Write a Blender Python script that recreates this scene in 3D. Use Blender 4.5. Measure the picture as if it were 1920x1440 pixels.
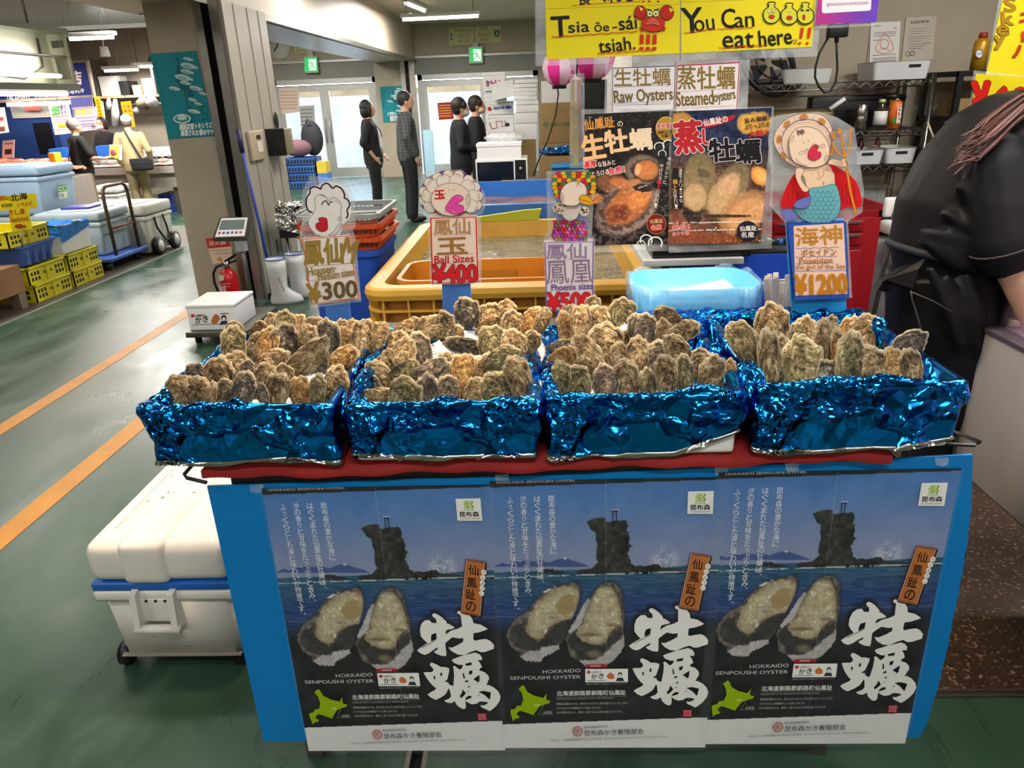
# oyster stall in a market hall: camera, light and view first, then the hall, then the things
# ---- core
import bpy,bmesh,math,random
import numpy as np
from mathutils import Vector,Matrix
from math import sin,cos,pi,radians as R,sqrt,atan2
for _o in list(bpy.data.objects):
 bpy.data.objects.remove(_o,do_unlink=True)
SC=bpy.context.scene
COL=SC.collection
RNG=random.Random(7)
NR=np.random.RandomState(11)
F=1390.0
CAM=np.array([0.0,0.0,1.55])
_yaw,_pit,_rol=R(2.53),R(21.2),R(2.24)
DV=np.array([-sin(_yaw)*cos(_pit),cos(_yaw)*cos(_pit),-sin(_pit)])
_r=np.array([cos(_yaw),sin(_yaw),0.0])
_u=np.cross(_r,DV)
EX=cos(_rol)*_r-sin(_rol)*_u
EY=sin(_rol)*_r+cos(_rol)*_u
cd=bpy.data.cameras.new('camera')
cam=bpy.data.objects.new('camera',cd)
COL.objects.link(cam)
cd.sensor_fit='HORIZONTAL'
cd.sensor_width=36.0
cd.lens=36.0*F/1920.0
cd.clip_start=0.05
cd.clip_end=200
_m=Matrix(((EX[0],EY[0],-DV[0],CAM[0]),(EX[1],EY[1],-DV[1],CAM[1]),(EX[2],EY[2],-DV[2],CAM[2]),(0,0,0,1)))
cam.matrix_world=_m
SC.camera=cam
SC.view_settings.view_transform='Standard'
SC.view_settings.look='None'
SC.view_settings.gamma=1.0
SC.view_settings.use_curve_mapping=False
SC.view_settings.exposure=EXPOSURE=0.0
try:
 SC.cycles.max_bounces=7
 SC.cycles.diffuse_bounces=3
 SC.cycles.glossy_bounces=3
 SC.cycles.transmission_bounces=4
 SC.cycles.transparent_max_bounces=10
 SC.cycles.caustics_reflective=False
 SC.cycles.caustics_refractive=False
 SC.cycles.sample_clamp_indirect=4.0
except Exception:
 pass
wd=bpy.data.worlds.new('world')
SC.world=wd
wd.use_nodes=True
_nt=wd.node_tree
_bg=_nt.nodes['Background']
_sky=_nt.nodes.new('ShaderNodeTexSky')
_sky.sky_type='HOSEK_WILKIE'
_sky.turbidity=6.0
_sky.sun_direction=(0.3,0.6,0.7)
_nt.links.new(_sky.outputs[0],_bg.inputs[0])
_bg.inputs[1].default_value=60.0
def srgb(c):
 if isinstance(c,str):
  c=c.lstrip('#')
  c=[int(c[i:i+2],16)for i in(0,2,4)]
 return tuple(((v/255.0)/12.92 if v/255.0<=0.04045 else((v/255.0+0.055)/1.055)**2.4)for v in c[:3])
def area_light(name,loc,sx,sy,power,color=(1,1,1),parent=None,rot=(0,0,0),spread=180):
 ld=bpy.data.lights.new(name,'AREA')
 ld.shape='RECTANGLE'
 ld.size=sx
 ld.size_y=sy
 ld.energy=power
 ld.color=color
 ld.spread=R(spread)
 o=bpy.data.objects.new(name,ld)
 COL.objects.link(o)
 o.location=loc
 o.rotation_euler=rot
 if parent:
  o.parent=parent
  o.location=Vector(loc)-parent.location
 return o
LAMP_COOL=(1.0,0.97,0.91)
LAMP_WARM=(1.0,0.66,0.34)
POWER_TUBE=90.0
POWER_SPOT=30.0
def P(x,y,X=None,Y=None,Z=None):
 v=DV*F+EX*(x-960)-EY*(y-720)
 if X is not None:
  t=(X-CAM[0])/v[0]
 elif Y is not None:
  t=(Y-CAM[1])/v[1]
 else:
  t=(Z-CAM[2])/v[2]
 return CAM+v*t
def Qs(pts):
 w=np.asarray(pts,float)-CAM
 k=F/(w@DV)
 return 960+k*(w@EX),720-k*(w@EY)
_MC={}
def mat(name,col,rough=0.5,metal=0.0,var=0.08,scale=6.0,bump=0.0,bscale=40.0,spec=0.5,emit=0.0,alpha=1.0,trans=0.0,coat=0.0,ior=1.45):
 key=(name,str(col),rough,metal,var,scale,bump,bscale,spec,emit,alpha,trans,coat)
 if key in _MC:
  return _MC[key]
 m=bpy.data.materials.new(name)
 m.use_nodes=True
 nt=m.node_tree
 b=nt.nodes['Principled BSDF']
 c=srgb(col)
 b.inputs['Base Color'].default_value=(*c,1)
 b.inputs['Roughness'].default_value=rough
 b.inputs['Metallic'].default_value=metal
 b.inputs['Specular IOR Level'].default_value=spec
 b.inputs['IOR'].default_value=ior
 b.inputs['Coat Weight'].default_value=coat
 if trans:
  b.inputs['Transmission Weight'].default_value=trans
 if alpha<1:
  b.inputs['Alpha'].default_value=alpha
 if emit:
  b.inputs['Emission Color'].default_value=(*c,1)
  b.inputs['Emission Strength'].default_value=emit
 if var or bump:
  tc=nt.nodes.new('ShaderNodeTexCoord')
 if var:
  n=nt.nodes.new('ShaderNodeTexNoise')
  n.inputs['Scale'].default_value=scale
  n.inputs['Detail'].default_value=5
  n.inputs['Roughness'].default_value=0.6
  nt.links.new(tc.outputs['Object'],n.inputs['Vector'])
  r=nt.nodes.new('ShaderNodeValToRGB')
  r.color_ramp.elements[0].position=0.3
  r.color_ramp.elements[1].position=0.7
  r.color_ramp.elements[0].color=(*[max(0,v*(1-var))for v in c],1)
  r.color_ramp.elements[1].color=(*[min(1,v*(1+var))for v in c],1)
  nt.links.new(n.outputs['Fac'],r.inputs[0])
  nt.links.new(r.outputs[0],b.inputs['Base Color'])
 if bump:
  n2=nt.nodes.new('ShaderNodeTexNoise')
  n2 .inputs['Scale'].default_value=bscale
  n2 .inputs['Detail'].default_value=4
  nt.links.new(tc.outputs['Object'],n2 .inputs['Vector'])
  bp=nt.nodes.new('ShaderNodeBump')
  bp.inputs['Strength'].default_value=bump
  bp.inputs['Distance'].default_value=0.01
  nt.links.new(n2 .outputs['Fac'],bp.inputs['Height'])
  nt.links.new(bp.outputs[0],b.inputs['Normal'])
 _MC[key]=m
 return m
def paint(col):
 return mat('ink',col,rough=0.55,var=0.0,spec=0.3)
def film(name='clear_film',tint=(235,240,245),a=0.13):
 key=('film',name,a)
 if key in _MC:
  return _MC[key]
 m=bpy.data.materials.new(name)
 m.use_nodes=True
 nt=m.node_tree
 b=nt.nodes['Principled BSDF']
 b.inputs['Base Color'].default_value=(*srgb(tint),1)
 b.inputs['Roughness'].default_value=0.12
 tc=nt.nodes.new('ShaderNodeTexCoord')
 n=nt.nodes.new('ShaderNodeTexNoise')
 n.inputs['Scale'].default_value=18
 n.inputs['Detail'].default_value=3
 nt.links.new(tc.outputs['Object'],n.inputs['Vector'])
 mr=nt.nodes.new('ShaderNodeMapRange')
 mr.inputs['From Min'].default_value=0.35
 mr.inputs['From Max'].default_value=0.75
 mr.inputs['To Min'].default_value=a*0.6
 mr.inputs['To Max'].default_value=a*1.9
 nt.links.new(n.outputs['Fac'],mr.inputs['Value'])
 nt.links.new(mr.outputs[0],b.inputs['Alpha'])
 bp=nt.nodes.new('ShaderNodeBump')
 bp.inputs['Strength'].default_value=0.35
 bp.inputs['Distance'].default_value=0.01
 nt.links.new(n.outputs['Fac'],bp.inputs['Height'])
 nt.links.new(bp.outputs[0],b.inputs['Normal'])
 _MC[key]=m
 return m
def vcol_mat(name,rough=0.4,spec=0.3):
 key=('vcol',name)
 if key in _MC:
  return _MC[key]
 m=bpy.data.materials.new(name)
 m.use_nodes=True
 nt=m.node_tree
 b=nt.nodes['Principled BSDF']
 b.inputs['Roughness'].default_value=rough
 b.inputs['Specular IOR Level'].default_value=spec
 a=nt.nodes.new('ShaderNodeVertexColor')
 a.layer_name='print'
 nt.links.new(a.outputs[0],b.inputs['Base Color'])
 _MC[key]=m
 return m
class MB:
 def __init__(s):
  s.v=[];s.f=[];s.mi=[];s.mats=[];s.sm=[]
 def slot(s,m):
  if m not in s.mats:
   s.mats.append(m)
  return s.mats.index(m)
 def add(s,vs,fs,m,smooth=False):
  o=len(s.v);k=s.slot(m)
  s.v+=[tuple(map(float,p))for p in vs]
  for f in fs:
   s.f.append(tuple(i+o for i in f));s.mi.append(k);s.sm.append(smooth)
  return s
 def bm(s,bm,m,smooth=False,mx=None):
  if mx is not None:
   bm.transform(mx)
  bm.verts.index_update()
  s.add([v.co[:]for v in bm.verts],[[v.index for v in f.verts]for f in bm.faces],m,smooth)
  bm.free()
  return s
 def box(s,x0,x1,y0,y1,z0,z1,m,bev=0.0,seg=2,mx=None,taper=None):
  bm=bmesh.new()
  bmesh.ops.create_cube(bm,size=1.0)
  for v in bm.verts:
   tz=v.co.z
   kx=ky=1.0
   if taper and tz<0:
    kx=ky=taper
   v.co=Vector(((x0+x1)/2+v.co.x*(x1-x0)*kx,(y0+y1)/2+v.co.y*(y1-y0)*ky,(z0+z1)/2+tz*(z1-z0)))
  if bev:
   bmesh.ops.bevel(bm,geom=bm.edges[:],offset=bev,segments=seg,profile=0.6,affect='EDGES')
  return s.bm(bm,m,bool(bev),mx)
 def tube(s,pts,r,m,n=8,closed=False,cap=True,r1=None):
  pts=[Vector(p)for p in pts]
  N=len(pts)
  vs=[]
  prev=None
  for i,p in enumerate(pts):
   if closed:
    t=(pts[(i+1)%N]-pts[i-1]).normalized()
   else:
    t=(pts[min(i+1,N-1)]-pts[max(i-1,0)]).normalized()
   if prev is None:
    a=Vector((0,0,1))if abs(t.z)<0.9 else Vector((1,0,0))
    u=t.cross(a).normalized()
   else:
    u=(prev-t*prev.dot(t)).normalized()
   prev=u
   w=t.cross(u)
   rr=r if r1 is None else r+(r1-r)*i/max(1,N-1)
   if isinstance(r,(list,tuple)):
    rr=r[i]
   for k in range(n):
    a=2*pi*k/n
    vs.append(p+u*(cos(a)*rr)+w*(sin(a)*rr))
  fs=[]
  for i in range(N if closed else N-1):
   j=(i+1)%N
   for k in range(n):
    l=(k+1)%n
    fs.append((i*n+k,i*n+l,j*n+l,j*n+k))
  if cap and not closed:
   fs.append(tuple(range(n))[::-1]);fs.append(tuple(range((N-1)*n,N*n)))
  return s.add(vs,fs,m,True)
 def cyl(s,p0,p1,r,m,n=16,r1=None):
  return s.tube([p0,p1],r,m,n,r1=r1)
 def lathe(s,prof,m,n=20,loc=(0,0,0),mx=None):
  vs=[]
  for(r,z)in prof:
   for k in range(n):
    a=2*pi*k/n
    vs.append(Vector((r*cos(a),r*sin(a),z)))
  fs=[]
  for i in range(len(prof)-1):
   for k in range(n):
    l=(k+1)%n
    fs.append((i*n+k,i*n+l,(i+1)*n+l,(i+1)*n+k))
  fs.append(tuple(range(n))[::-1]);fs.append(tuple(range((len(prof)-1)*n,len(prof)*n)))
  L=Vector(loc)
  vs=[(mx@v if mx is not None else v)+L for v in vs]
  return s.add(vs,fs,m,True)
 def prism(s,poly,ext,m,smooth=False):
  n=len(poly);e=Vector(ext)
  vs=[Vector(p)for p in poly]+[Vector(p)+e for p in poly]
  fs=[tuple(range(n))[::-1],tuple(range(n,2*n))]+[(i,(i+1)%n,n+(i+1)%n,n+i)for i in range(n)]
  return s.add(vs,fs,m,smooth)
 def grid(s,fn,nu,nv,m,smooth=True,closed_u=False):
  vs=[fn(i/(nu if closed_u else nu-1),j/(nv-1))for j in range(nv)for i in range(nu)]
  fs=[]
  for j in range(nv-1):
   for i in range(nu if closed_u else nu-1):
    k=(i+1)%nu
    fs.append((j*nu+i,j*nu+k,(j+1)*nu+k,(j+1)*nu+i))
  return s.add(vs,fs,m,smooth)
 def ell(s,c,rx,ry,rz,m,n=16,mx=None):
  bm=bmesh.new()
  bmesh.ops.create_uvsphere(bm,u_segments=n,v_segments=max(6,n//2),radius=1.0)
  for v in bm.verts:
   v.co=Vector((v.co.x*rx,v.co.y*ry,v.co.z*rz))
  M=Matrix.Translation(Vector(c))@(mx if mx is not None else Matrix())
  return s.bm(bm,m,True,M)
 def mesh(s,name,off=(0,0,0)):
  me=bpy.data.meshes.new(name)
  a=np.array(s.v,float).reshape(-1,3)-np.array(off,float)
  me.from_pydata(a.tolist(),[],s.f)
  for m in s.mats:
   me.materials.append(m)
  if s.f:
   me.polygons.foreach_set('material_index',s.mi)
   me.polygons.foreach_set('use_smooth',s.sm)
  me.update()
  return me
 def obj(s,name,parent=None,local=False):
  if parent is not None:
   off=(0,0,0)if local else wloc(parent)
   me=s.mesh(name,off)
   o=bpy.data.objects.new(name,me)
   COL.objects.link(o)
   o.parent=parent
   return o
  a=np.array(s.v,float).reshape(-1,3)
  if local:
   off=(0,0,0)
  else:
   lo,hi=a.min(0),a.max(0)
   off=((lo[0]+hi[0])/2,(lo[1]+hi[1])/2,lo[2])
  me=s.mesh(name,off)
  o=bpy.data.objects.new(name,me)
  COL.objects.link(o)
  o.location=off
  return o
def wloc(o):
 v=Vector(o.location)
 while o.parent is not None:
  o=o.parent
  v=v+o.location
 return v
def tag(o,label,cat,group=None,kind=None):
 o['label']=label
 o['category']=cat
 if group:
  o['group']=group
 if kind:
  o['kind']=kind
 return o
def thing(name,label,cat,loc=(0,0,0),rotz=0.0,group=None):
 o=bpy.data.objects.new(name,None)
 o.empty_display_size=0.05
 COL.objects.link(o)
 o.location=loc
 o.rotation_euler=(0,0,rotz)
 return tag(o,label,cat,group)
def struct(name,mb,label=None):
 o=mb.obj(name)
 o['kind']='structure'
 if label:
  o['label']=label
 return o
def dup(root,loc,rotz=None,label=None,group=None,rot=None):
 r=root.copy()
 COL.objects.link(r)
 r.location=loc
 if rotz is not None:
  r.rotation_euler=(0,0,rotz)
 if rot is not None:
  r.rotation_euler=rot
 if label:
  r['label']=label
 if group:
  r['group']=group
 for ch in list(root.children):
  c=ch.copy();COL.objects.link(c);c.parent=r
  for g in list(ch.children):
   d=g.copy();COL.objects.link(d);d.parent=c
 return r
_TC={}
def text_mesh(s,bold=0.0,shear=0.0):
 key=(s,bold,shear)
 if key in _TC:
  return _TC[key]
 cu=bpy.data.curves.new('lettering','FONT')
 cu.body=s
 cu.size=1.0
 cu.offset=bold
 cu.shear=shear
 cu.resolution_u=3
 o=bpy.data.objects.new('lettering',cu)
 COL.objects.link(o)
 dg=bpy.context.evaluated_depsgraph_get()
 dg.update()
 me=bpy.data.meshes.new_from_object(o.evaluated_get(dg))
 n=len(me.vertices)
 a=np.zeros(n*3)
 me.vertices.foreach_get('co',a)
 a=a.reshape(-1,3)[:,:2]
 fs=[tuple(p.vertices)for p in me.polygons]
 bpy.data.objects.remove(o)
 bpy.data.curves.remove(cu)
 bpy.data.meshes.remove(me)
 if n:
  lo,hi=a.min(0),a.max(0)
  a=(a-lo)/np.maximum(hi-lo,1e-6)
 _TC[key]=(a,fs)
 return _TC[key]
class Art:
 def __init__(s,plane,thick=0.0015,dz=0.00012,ref=None):
  s.pl=plane
  s.mb=MB()
  s.n=0
  s.dz=dz
  p0,p1,p2=(np.array(plane(*q))for q in((900,600),(1000,600),(900,700)))
  n=np.cross(p1-p0,p0-p2)
  n/=np.linalg.norm(n)
  if n@(CAM-p0)<0:
   n=-n
  s.nrm=n
 def w(s,pts):
  s.n+=1
  return[np.array(s.pl(*p))+s.nrm*(s.n*s.dz)for p in pts]
 def fill(s,pts,col):
  q=s.w(pts)
  s.mb.add(q,[tuple(range(len(q)))],col if not isinstance(col,(str,tuple))else paint(col))
 def slab(s,pts,col,t):
  q=[np.array(s.pl(*p))for p in pts]
  s.mb.prism(q,tuple(-s.nrm*t),col if not isinstance(col,(str,tuple))else paint(col))
 def ell(s,x,y,rx,ry,col,rot=0,n=24):
  c,d=cos(R(rot)),sin(R(rot))
  s.fill([(x+rx*cos(a)*c-ry*sin(a)*d,y+rx*cos(a)*d+ry*sin(a)*c)for a in[2*pi*k/n for k in range(n)]],col)
 def ring(s,x,y,rx,ry,wd,col,rot=0,a0=0,a1=360):
  c,d=cos(R(rot)),sin(R(rot))
  n=24
  pts=[(x+rx*cos(a)*c-ry*sin(a)*d,y+rx*cos(a)*d+ry*sin(a)*c)for a in[R(a0+(a1-a0)*k/n)for k in range(n+1)]]
  s.line(pts,wd,col)
 def line(s,pts,wd,col,closed=False,jit=0.0):
  pts=[np.array(p,float)for p in pts]
  if closed:
   pts=pts+[pts[0]]
  N=len(pts)
  wl=wd if isinstance(wd,(list,tuple))else[wd]*N
  L,Rr=[],[]
  for i in range(N):
   t=pts[min(i+1,N-1)]-pts[max(i-1,0)]
   if closed and i in(0,N-1):
    t=pts[1]-pts[N-2]
   t=t/(np.linalg.norm(t)+1e-9)
   nn=np.array([-t[1],t[0]])
   h=wl[i]/2
   L.append(pts[i]+nn*h);Rr.append(pts[i]-nn*h)
  q=s.w([tuple(p)for p in L+Rr])
  s.mb.add(q,[(i,i+1,N+i+1,N+i)for i in range(N-1)],paint(col))
 def text(s,t,a,b,h,col,bold=0.0,shear=0.0,out=None,wob=0.0):
  va,fs=text_mesh(t,0.0,shear)
  if not len(va):
   return
  a=np.array(a,float);b=np.array(b,float)
  ux=b-a
  uy=np.array([ux[1],-ux[0]])/(np.linalg.norm(ux)+1e-9)*h
  if out:
   for(dx,dy)in[((out[0]+bold*h*0.72)*cos(k*pi/5),(out[0]+bold*h*0.72)*sin(k*pi/5))for k in range(10)]:
    q=s.w([a+ux*v[0]+uy*v[1]+(dx,dy)for v in va])
    s.mb.add(q,fs,paint(out[1]))
    s.n-=0.7
  v2=va
  if wob:
   v2=va+wob*np.stack([np.sin(va[:,1]*9+va[:,0]*13),np.sin(va[:,0]*17+va[:,1]*5)],1)
  base=[a+ux*v[0]+uy*v[1]for v in v2]
  if bold>0.012:
   r_=bold*h*0.72
   nb=8 if h>14 else 5
   for k in range(nb):
    d=np.array([r_*cos(2*pi*k/nb),r_*sin(2*pi*k/nb)])
    q=s.w([p+d for p in base])
    s.mb.add(q,fs,paint(col))
    s.n-=0.7
  q=s.w(base)
  s.mb.add(q,fs,paint(col))
 def vtext(s,t,a,b,h,col,bold=0.0,shear=0.0):
  n=len(t)
  a=np.array(a,float);b=np.array(b,float)
  for i,ch in enumerate(t):
   c=a+(b-a)*(i/max(1,n-1))
   k=1.0
   ww=h
   if ch in '、。':
    c=c+np.array([h*0.35,-h*0.25]);ww=h*0.28
   elif ch in 'っ':
    ww=h*0.62
   elif ch in 'しりー':
    ww=h*0.6
   hh=ww if ch not in 'しり' else h*0.9
   s.text(ch,(c[0]-ww/2,c[1]+hh/2),(c[0]+ww/2,c[1]+hh/2),hh,col,bold,shear)
 def obj(s,name,parent=None):
  return s.mb.obj(name,parent)
def vplane(Y):
 return lambda x,y:P(x,y,Y=Y)
def gplane(o,n):
 o=np.array(o,float);n=np.array(n,float)
 def f(x,y):
  v=DV*F+EX*(x-960)-EY*(y-720)
  return CAM+v*(((o-CAM)@n)/(v@n))
 return f
_perm=NR.rand(256,256)
def vnoise(x,y):
 xi=np.floor(x).astype(int);yi=np.floor(y).astype(int)
 fx=x-xi;fy=y-yi
 fx=fx*fx*(3-2*fx);fy=fy*fy*(3-2*fy)
 g=lambda a,b:_perm[a&255,b&255]
 return(g(xi,yi)*(1-fx)+g(xi+1,yi)*fx)*(1-fy)+(g(xi,yi+1)*(1-fx)+g(xi+1,yi+1)*fx)*fy
def fbm(x,y,o=4):
 t=0;a=0.5;s=0
 for k in range(o):
  t=t+a*vnoise(x*2**k+17*k,y*2**k+31*k);s+=a;a*=0.55
 return t/s
def inside(px,py,poly):
 r=np.zeros(px.shape,bool)
 n=len(poly)
 for i in range(n):
  x0,y0=poly[i];x1,y1=poly[(i+1)%n]
  if y0==y1:
   continue
  c=((y0>py)!=(y1>py))&(px<(x1-x0)*(py-y0)/(y1-y0)+x0)
  r^=c
 return r
def mix(c,mask,col):
 m=mask[...,None].astype(float)
 return c*(1-m)+np.array(col,float)*m
def ss(x,a,b):
 t=np.clip((x-a)/(b-a),0,1)
 return t*t*(3-2*t)
def raster(name,corner,ux,uy,nx,ny,paintfn,parent=None,m=None):
 corner=np.array(corner,float);ux=np.array(ux,float);uy=np.array(uy,float)
 U,V=np.meshgrid(np.linspace(0,1,nx),np.linspace(0,1,ny))
 W=corner+U[...,None]*ux+V[...,None]*uy
 px,py=Qs(W)
 c=np.clip(paintfn(px,py),0,255)/255.0
 lin=np.where(c<=0.04045,c/12.92,((c+0.055)/1.055)**2.4)
 vs=W.reshape(-1,3)
 lo,hi=vs.min(0),vs.max(0)
 off=np.array(wloc(parent))if parent is not None else np.array([(lo[0]+hi[0])/2,(lo[1]+hi[1])/2,lo[2]])
 idx=np.arange(nx*ny).reshape(ny,nx)
 fs=np.stack([idx[:-1,:-1],idx[1:,:-1],idx[1:,1:],idx[:-1,1:]],-1).reshape(-1,4)
 me=bpy.data.meshes.new(name)
 me.from_pydata((vs-off).tolist(),[],fs.tolist())
 at=me.color_attributes.new('print','FLOAT_COLOR','POINT')
 rgba=np.ones((nx*ny,4));rgba[:,:3]=lin.reshape(-1,3)
 at.data.foreach_set('color',rgba.ravel())
 me.materials.append(m or vcol_mat('printed_paper'))
 o=bpy.data.objects.new(name,me)
 COL.objects.link(o)
 if parent is not None:
  o.parent=parent
 else:
  o.location=off
 return o

# ---- room
M_BEIGE=mat('painted_wall_beige','#a89c88',rough=0.55,var=0.07,scale=2.2,bump=0.05,bscale=60)
M_BEIGE2=mat('wall_panel','#9d9587',rough=0.4,var=0.05,scale=1.5)
M_GREYWALL=mat('grey_lintel','#85837c',rough=0.5,var=0.05)
M_CEIL=mat('ceiling_board','#b3a592',rough=0.8,var=0.04)
M_STEEL=mat('brushed_steel','#a7a19a',rough=0.32,metal=1.0,var=0.12,scale=9)
M_STEELD=mat('dull_steel','#77726a',rough=0.42,metal=0.9,var=0.15,scale=9)
M_ALU=mat('aluminium_frame','#b9b8b4',rough=0.4,metal=0.35,var=0.04)
M_DARK=mat('dark_gap','#191817',rough=0.8,var=0.0)
M_BLACK=mat('black_plastic','#161618',rough=0.35,var=0.05)
M_WHITE=mat('white_plastic','#e6e5e2',rough=0.4,var=0.03)
M_FOAM=mat('white_foam','#eeedea',rough=0.75,var=0.02,bump=0.08,bscale=220)
def floor_mat(name,c1,c2,c3,rough0,rough1,speck=0.0):
 m=bpy.data.materials.new(name)
 m.use_nodes=True
 nt=m.node_tree;b=nt.nodes['Principled BSDF'];L=nt.links.new
 tc=nt.nodes.new('ShaderNodeTexCoord')
 mp=nt.nodes.new('ShaderNodeMapping');mp.inputs['Scale'].default_value=(1.6,0.8,1)
 L(tc.outputs['Object'],mp.inputs[0])
 n=nt.nodes.new('ShaderNodeTexNoise');n.inputs['Scale'].default_value=1.6;n.inputs['Detail'].default_value=8;n.inputs['Roughness'].default_value=0.66
 n.inputs['Distortion'].default_value=0.7
 L(mp.outputs[0],n.inputs['Vector'])
 r=nt.nodes.new('ShaderNodeValToRGB')
 e=r.color_ramp.elements
 e[0].position=0.28;e[0].color=(*srgb(c1),1)
 e[1].position=0.78;e[1].color=(*srgb(c3),1)
 k=e.new(0.52);k.color=(*srgb(c2),1)
 L(n.outputs['Fac'],r.inputs[0])
 out=r.outputs[0]
 w=nt.nodes.new('ShaderNodeTexNoise');w.inputs['Scale'].default_value=90 if speck else 30;w.inputs['Detail'].default_value=2
 L(tc.outputs['Object'],w.inputs['Vector'])
 if speck:
  rr=nt.nodes.new('ShaderNodeValToRGB')
  rr.color_ramp.elements[0].position=0.60;rr.color_ramp.elements[1].position=0.72
  L(w.outputs['Fac'],rr.inputs[0])
  mx=nt.nodes.new('ShaderNodeMixRGB');mx.blend_type='MIX'
  L(rr.outputs[0],mx.inputs[0]);L(out,mx.inputs[1]);mx.inputs[2].default_value=(*srgb('#96775f'),1)
  out=mx.outputs[0]
 L(out,b.inputs['Base Color'])
 mr=nt.nodes.new('ShaderNodeMapRange')
 mr.inputs['From Min'].default_value=0.3;mr.inputs['From Max'].default_value=0.7
 mr.inputs['To Min'].default_value=rough0;mr.inputs['To Max'].default_value=rough1
 L(n.outputs['Fac'],mr.inputs['Value']);L(mr.outputs[0],b.inputs['Roughness'])
 bp=nt.nodes.new('ShaderNodeBump');bp.inputs['Strength'].default_value=0.10;bp.inputs['Distance'].default_value=0.01
 n3=nt.nodes.new('ShaderNodeTexNoise');n3 .inputs['Scale'].default_value=7;n3 .inputs['Detail'].default_value=6
 L(tc.outputs['Object'],n3 .inputs['Vector']);L(n3 .outputs['Fac'],bp.inputs['Height']);L(bp.outputs[0],b.inputs['Normal'])
 return m
M_FLOOR=floor_mat('green_epoxy_floor','#1c3526','#2c4737','#506457',0.22,0.46)
M_SHOPFLOOR=floor_mat('worn_concrete','#3b352f','#4d463e','#665d52',0.35,0.6)
M_BROWNFLOOR=floor_mat('brown_speckled_floor','#2b201a','#38291f','#4a372b',0.22,0.45,speck=1)
GX0,GX1=-0.355,-0.325
fl=MB()
for x0,x1 in((-14,GX0-0.012),(GX1+0.012,6)):
 fl.box(x0,x1,-6,17.2,-0.12,0,M_FLOOR)
fl.box(GX0-0.012,GX0,-6,17.2,-0.12,0.001,M_STEELD)
fl.box(GX1,GX1+0.012,-6,17.2,-0.12,0.001,M_STEELD)
fl.box(GX0,GX1,-6,17.2,-0.12,-0.05,M_DARK)
struct('floor',fl)
o=struct('trim_1',MB().box(-14,-4.3,2.2,10.4,0,0.004,M_SHOPFLOOR).box(-4.3,-4.275,2.2,10.4,0,0.005,mat('aluminium_edging','#9a9890',rough=0.4,metal=0.5)).box(-14,-4.3,10.4,10.43,0,0.005,mat('aluminium_edging','#9a9890',rough=0.4,metal=0.5)),'worn concrete shop floor at the left edged with a metal strip')
o=struct('trim_2',MB().box(0.2,6,1.61,5.2,0,0.004,M_BROWNFLOOR).box(0.2,6,1.585,1.592,0,0.006,M_STEEL).box(0.2,6,1.605,1.612,0,0.006,M_STEEL).box(0.2,6,1.592,1.605,0,0.003,M_DARK),'brown speckled shop floor at the right edged with a metal strip')
M_ORANGE=mat('orange_line_paint','#c5842f',rough=0.5,var=0.15,scale=5)
tag(MB().box(-2.93,-2.83,0.6,6.15,0,0.002,M_ORANGE).obj('floor_line'),'long orange painted line on the green floor, the left one of two','floor marking','orange floor lines')
tag(MB().box(-2.20,-2.09,0.6,5.0,0,0.002,M_ORANGE).obj('floor_line'),'orange painted line on the green floor nearer the white cooler','floor marking','orange floor lines')
bpy.data.objects['trim_1']['kind']='structure'
ZC=3.0
struct('ceiling',MB().box(-14,6,-6,17.2,ZC,ZC+0.12,M_CEIL))
struct('wall_rear',MB().box(-14,6,-6.15,-6,0,ZC,M_BEIGE))
struct('wall_left',MB().box(-14.15,-14,-6,17.2,0,ZC,M_BEIGE))
struct('wall_right',MB().box(6,6.15,-6,17.2,0,ZC,M_BEIGE))
struct('wall_stall',MB().box(-14,-6.0,14.8,14.95,0,ZC,mat('stall_wall','#948a7c',rough=0.6)).box(-6.1,-6.0,14.95,17.0,0,ZC,M_BEIGE))
wb=MB().box(0.62,6,5.2,5.35,0,ZC,M_BEIGE)
for x in(1.2,2.1,3.0,3.9):
 wb.box(x,x+0.006,5.195,5.2,0,ZC,mat('panel_seam','#8a8272',rough=0.6))
struct('wall_shop',wb)
struct('wall_corner',MB().box(0.62,0.74,5.35,17.0,0,ZC,M_BEIGE))
YD=16.9
wf=MB()
wf.box(-6.0,0.62,YD,YD+0.15,2.36,ZC,M_BEIGE)
wf.box(-6.0,0.62,YD-0.01,YD+0.14,2.04,2.36,M_GREYWALL)
wf.box(-6.0,0.62,YD-0.06,YD,2.36,2.40,M_ALU)
wf.box(-6.0,-5.62,YD,YD+0.15,0,2.04,M_BEIGE)
wf.box(-3.36,-2.56,YD-0.22,YD+0.15,0,2.36,M_BEIGE)
wf.box(0.05,0.62,YD,YD+0.15,0,2.04,M_BEIGE)
struct('wall_far',wf)
struct('trim_3',MB().box(-2.80,-2.70,YD-0.30,YD-0.22,0,2.36,M_STEEL).box(-2.70,-2.62,YD-0.26,YD-0.22,0,2.36,M_DARK).box(-2.62,-2.5,YD-0.30,YD-0.22,0,2.36,M_STEEL),'steel shutter channel between the two far doors')
M_GLASS=mat('door_glass','#dfe9ee',rough=0.02,var=0,alpha=0.10,spec=0.4)
M_GLASSF=mat('frosted_glass','#c9d3d6',rough=0.3,var=0.05,alpha=0.35)
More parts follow.
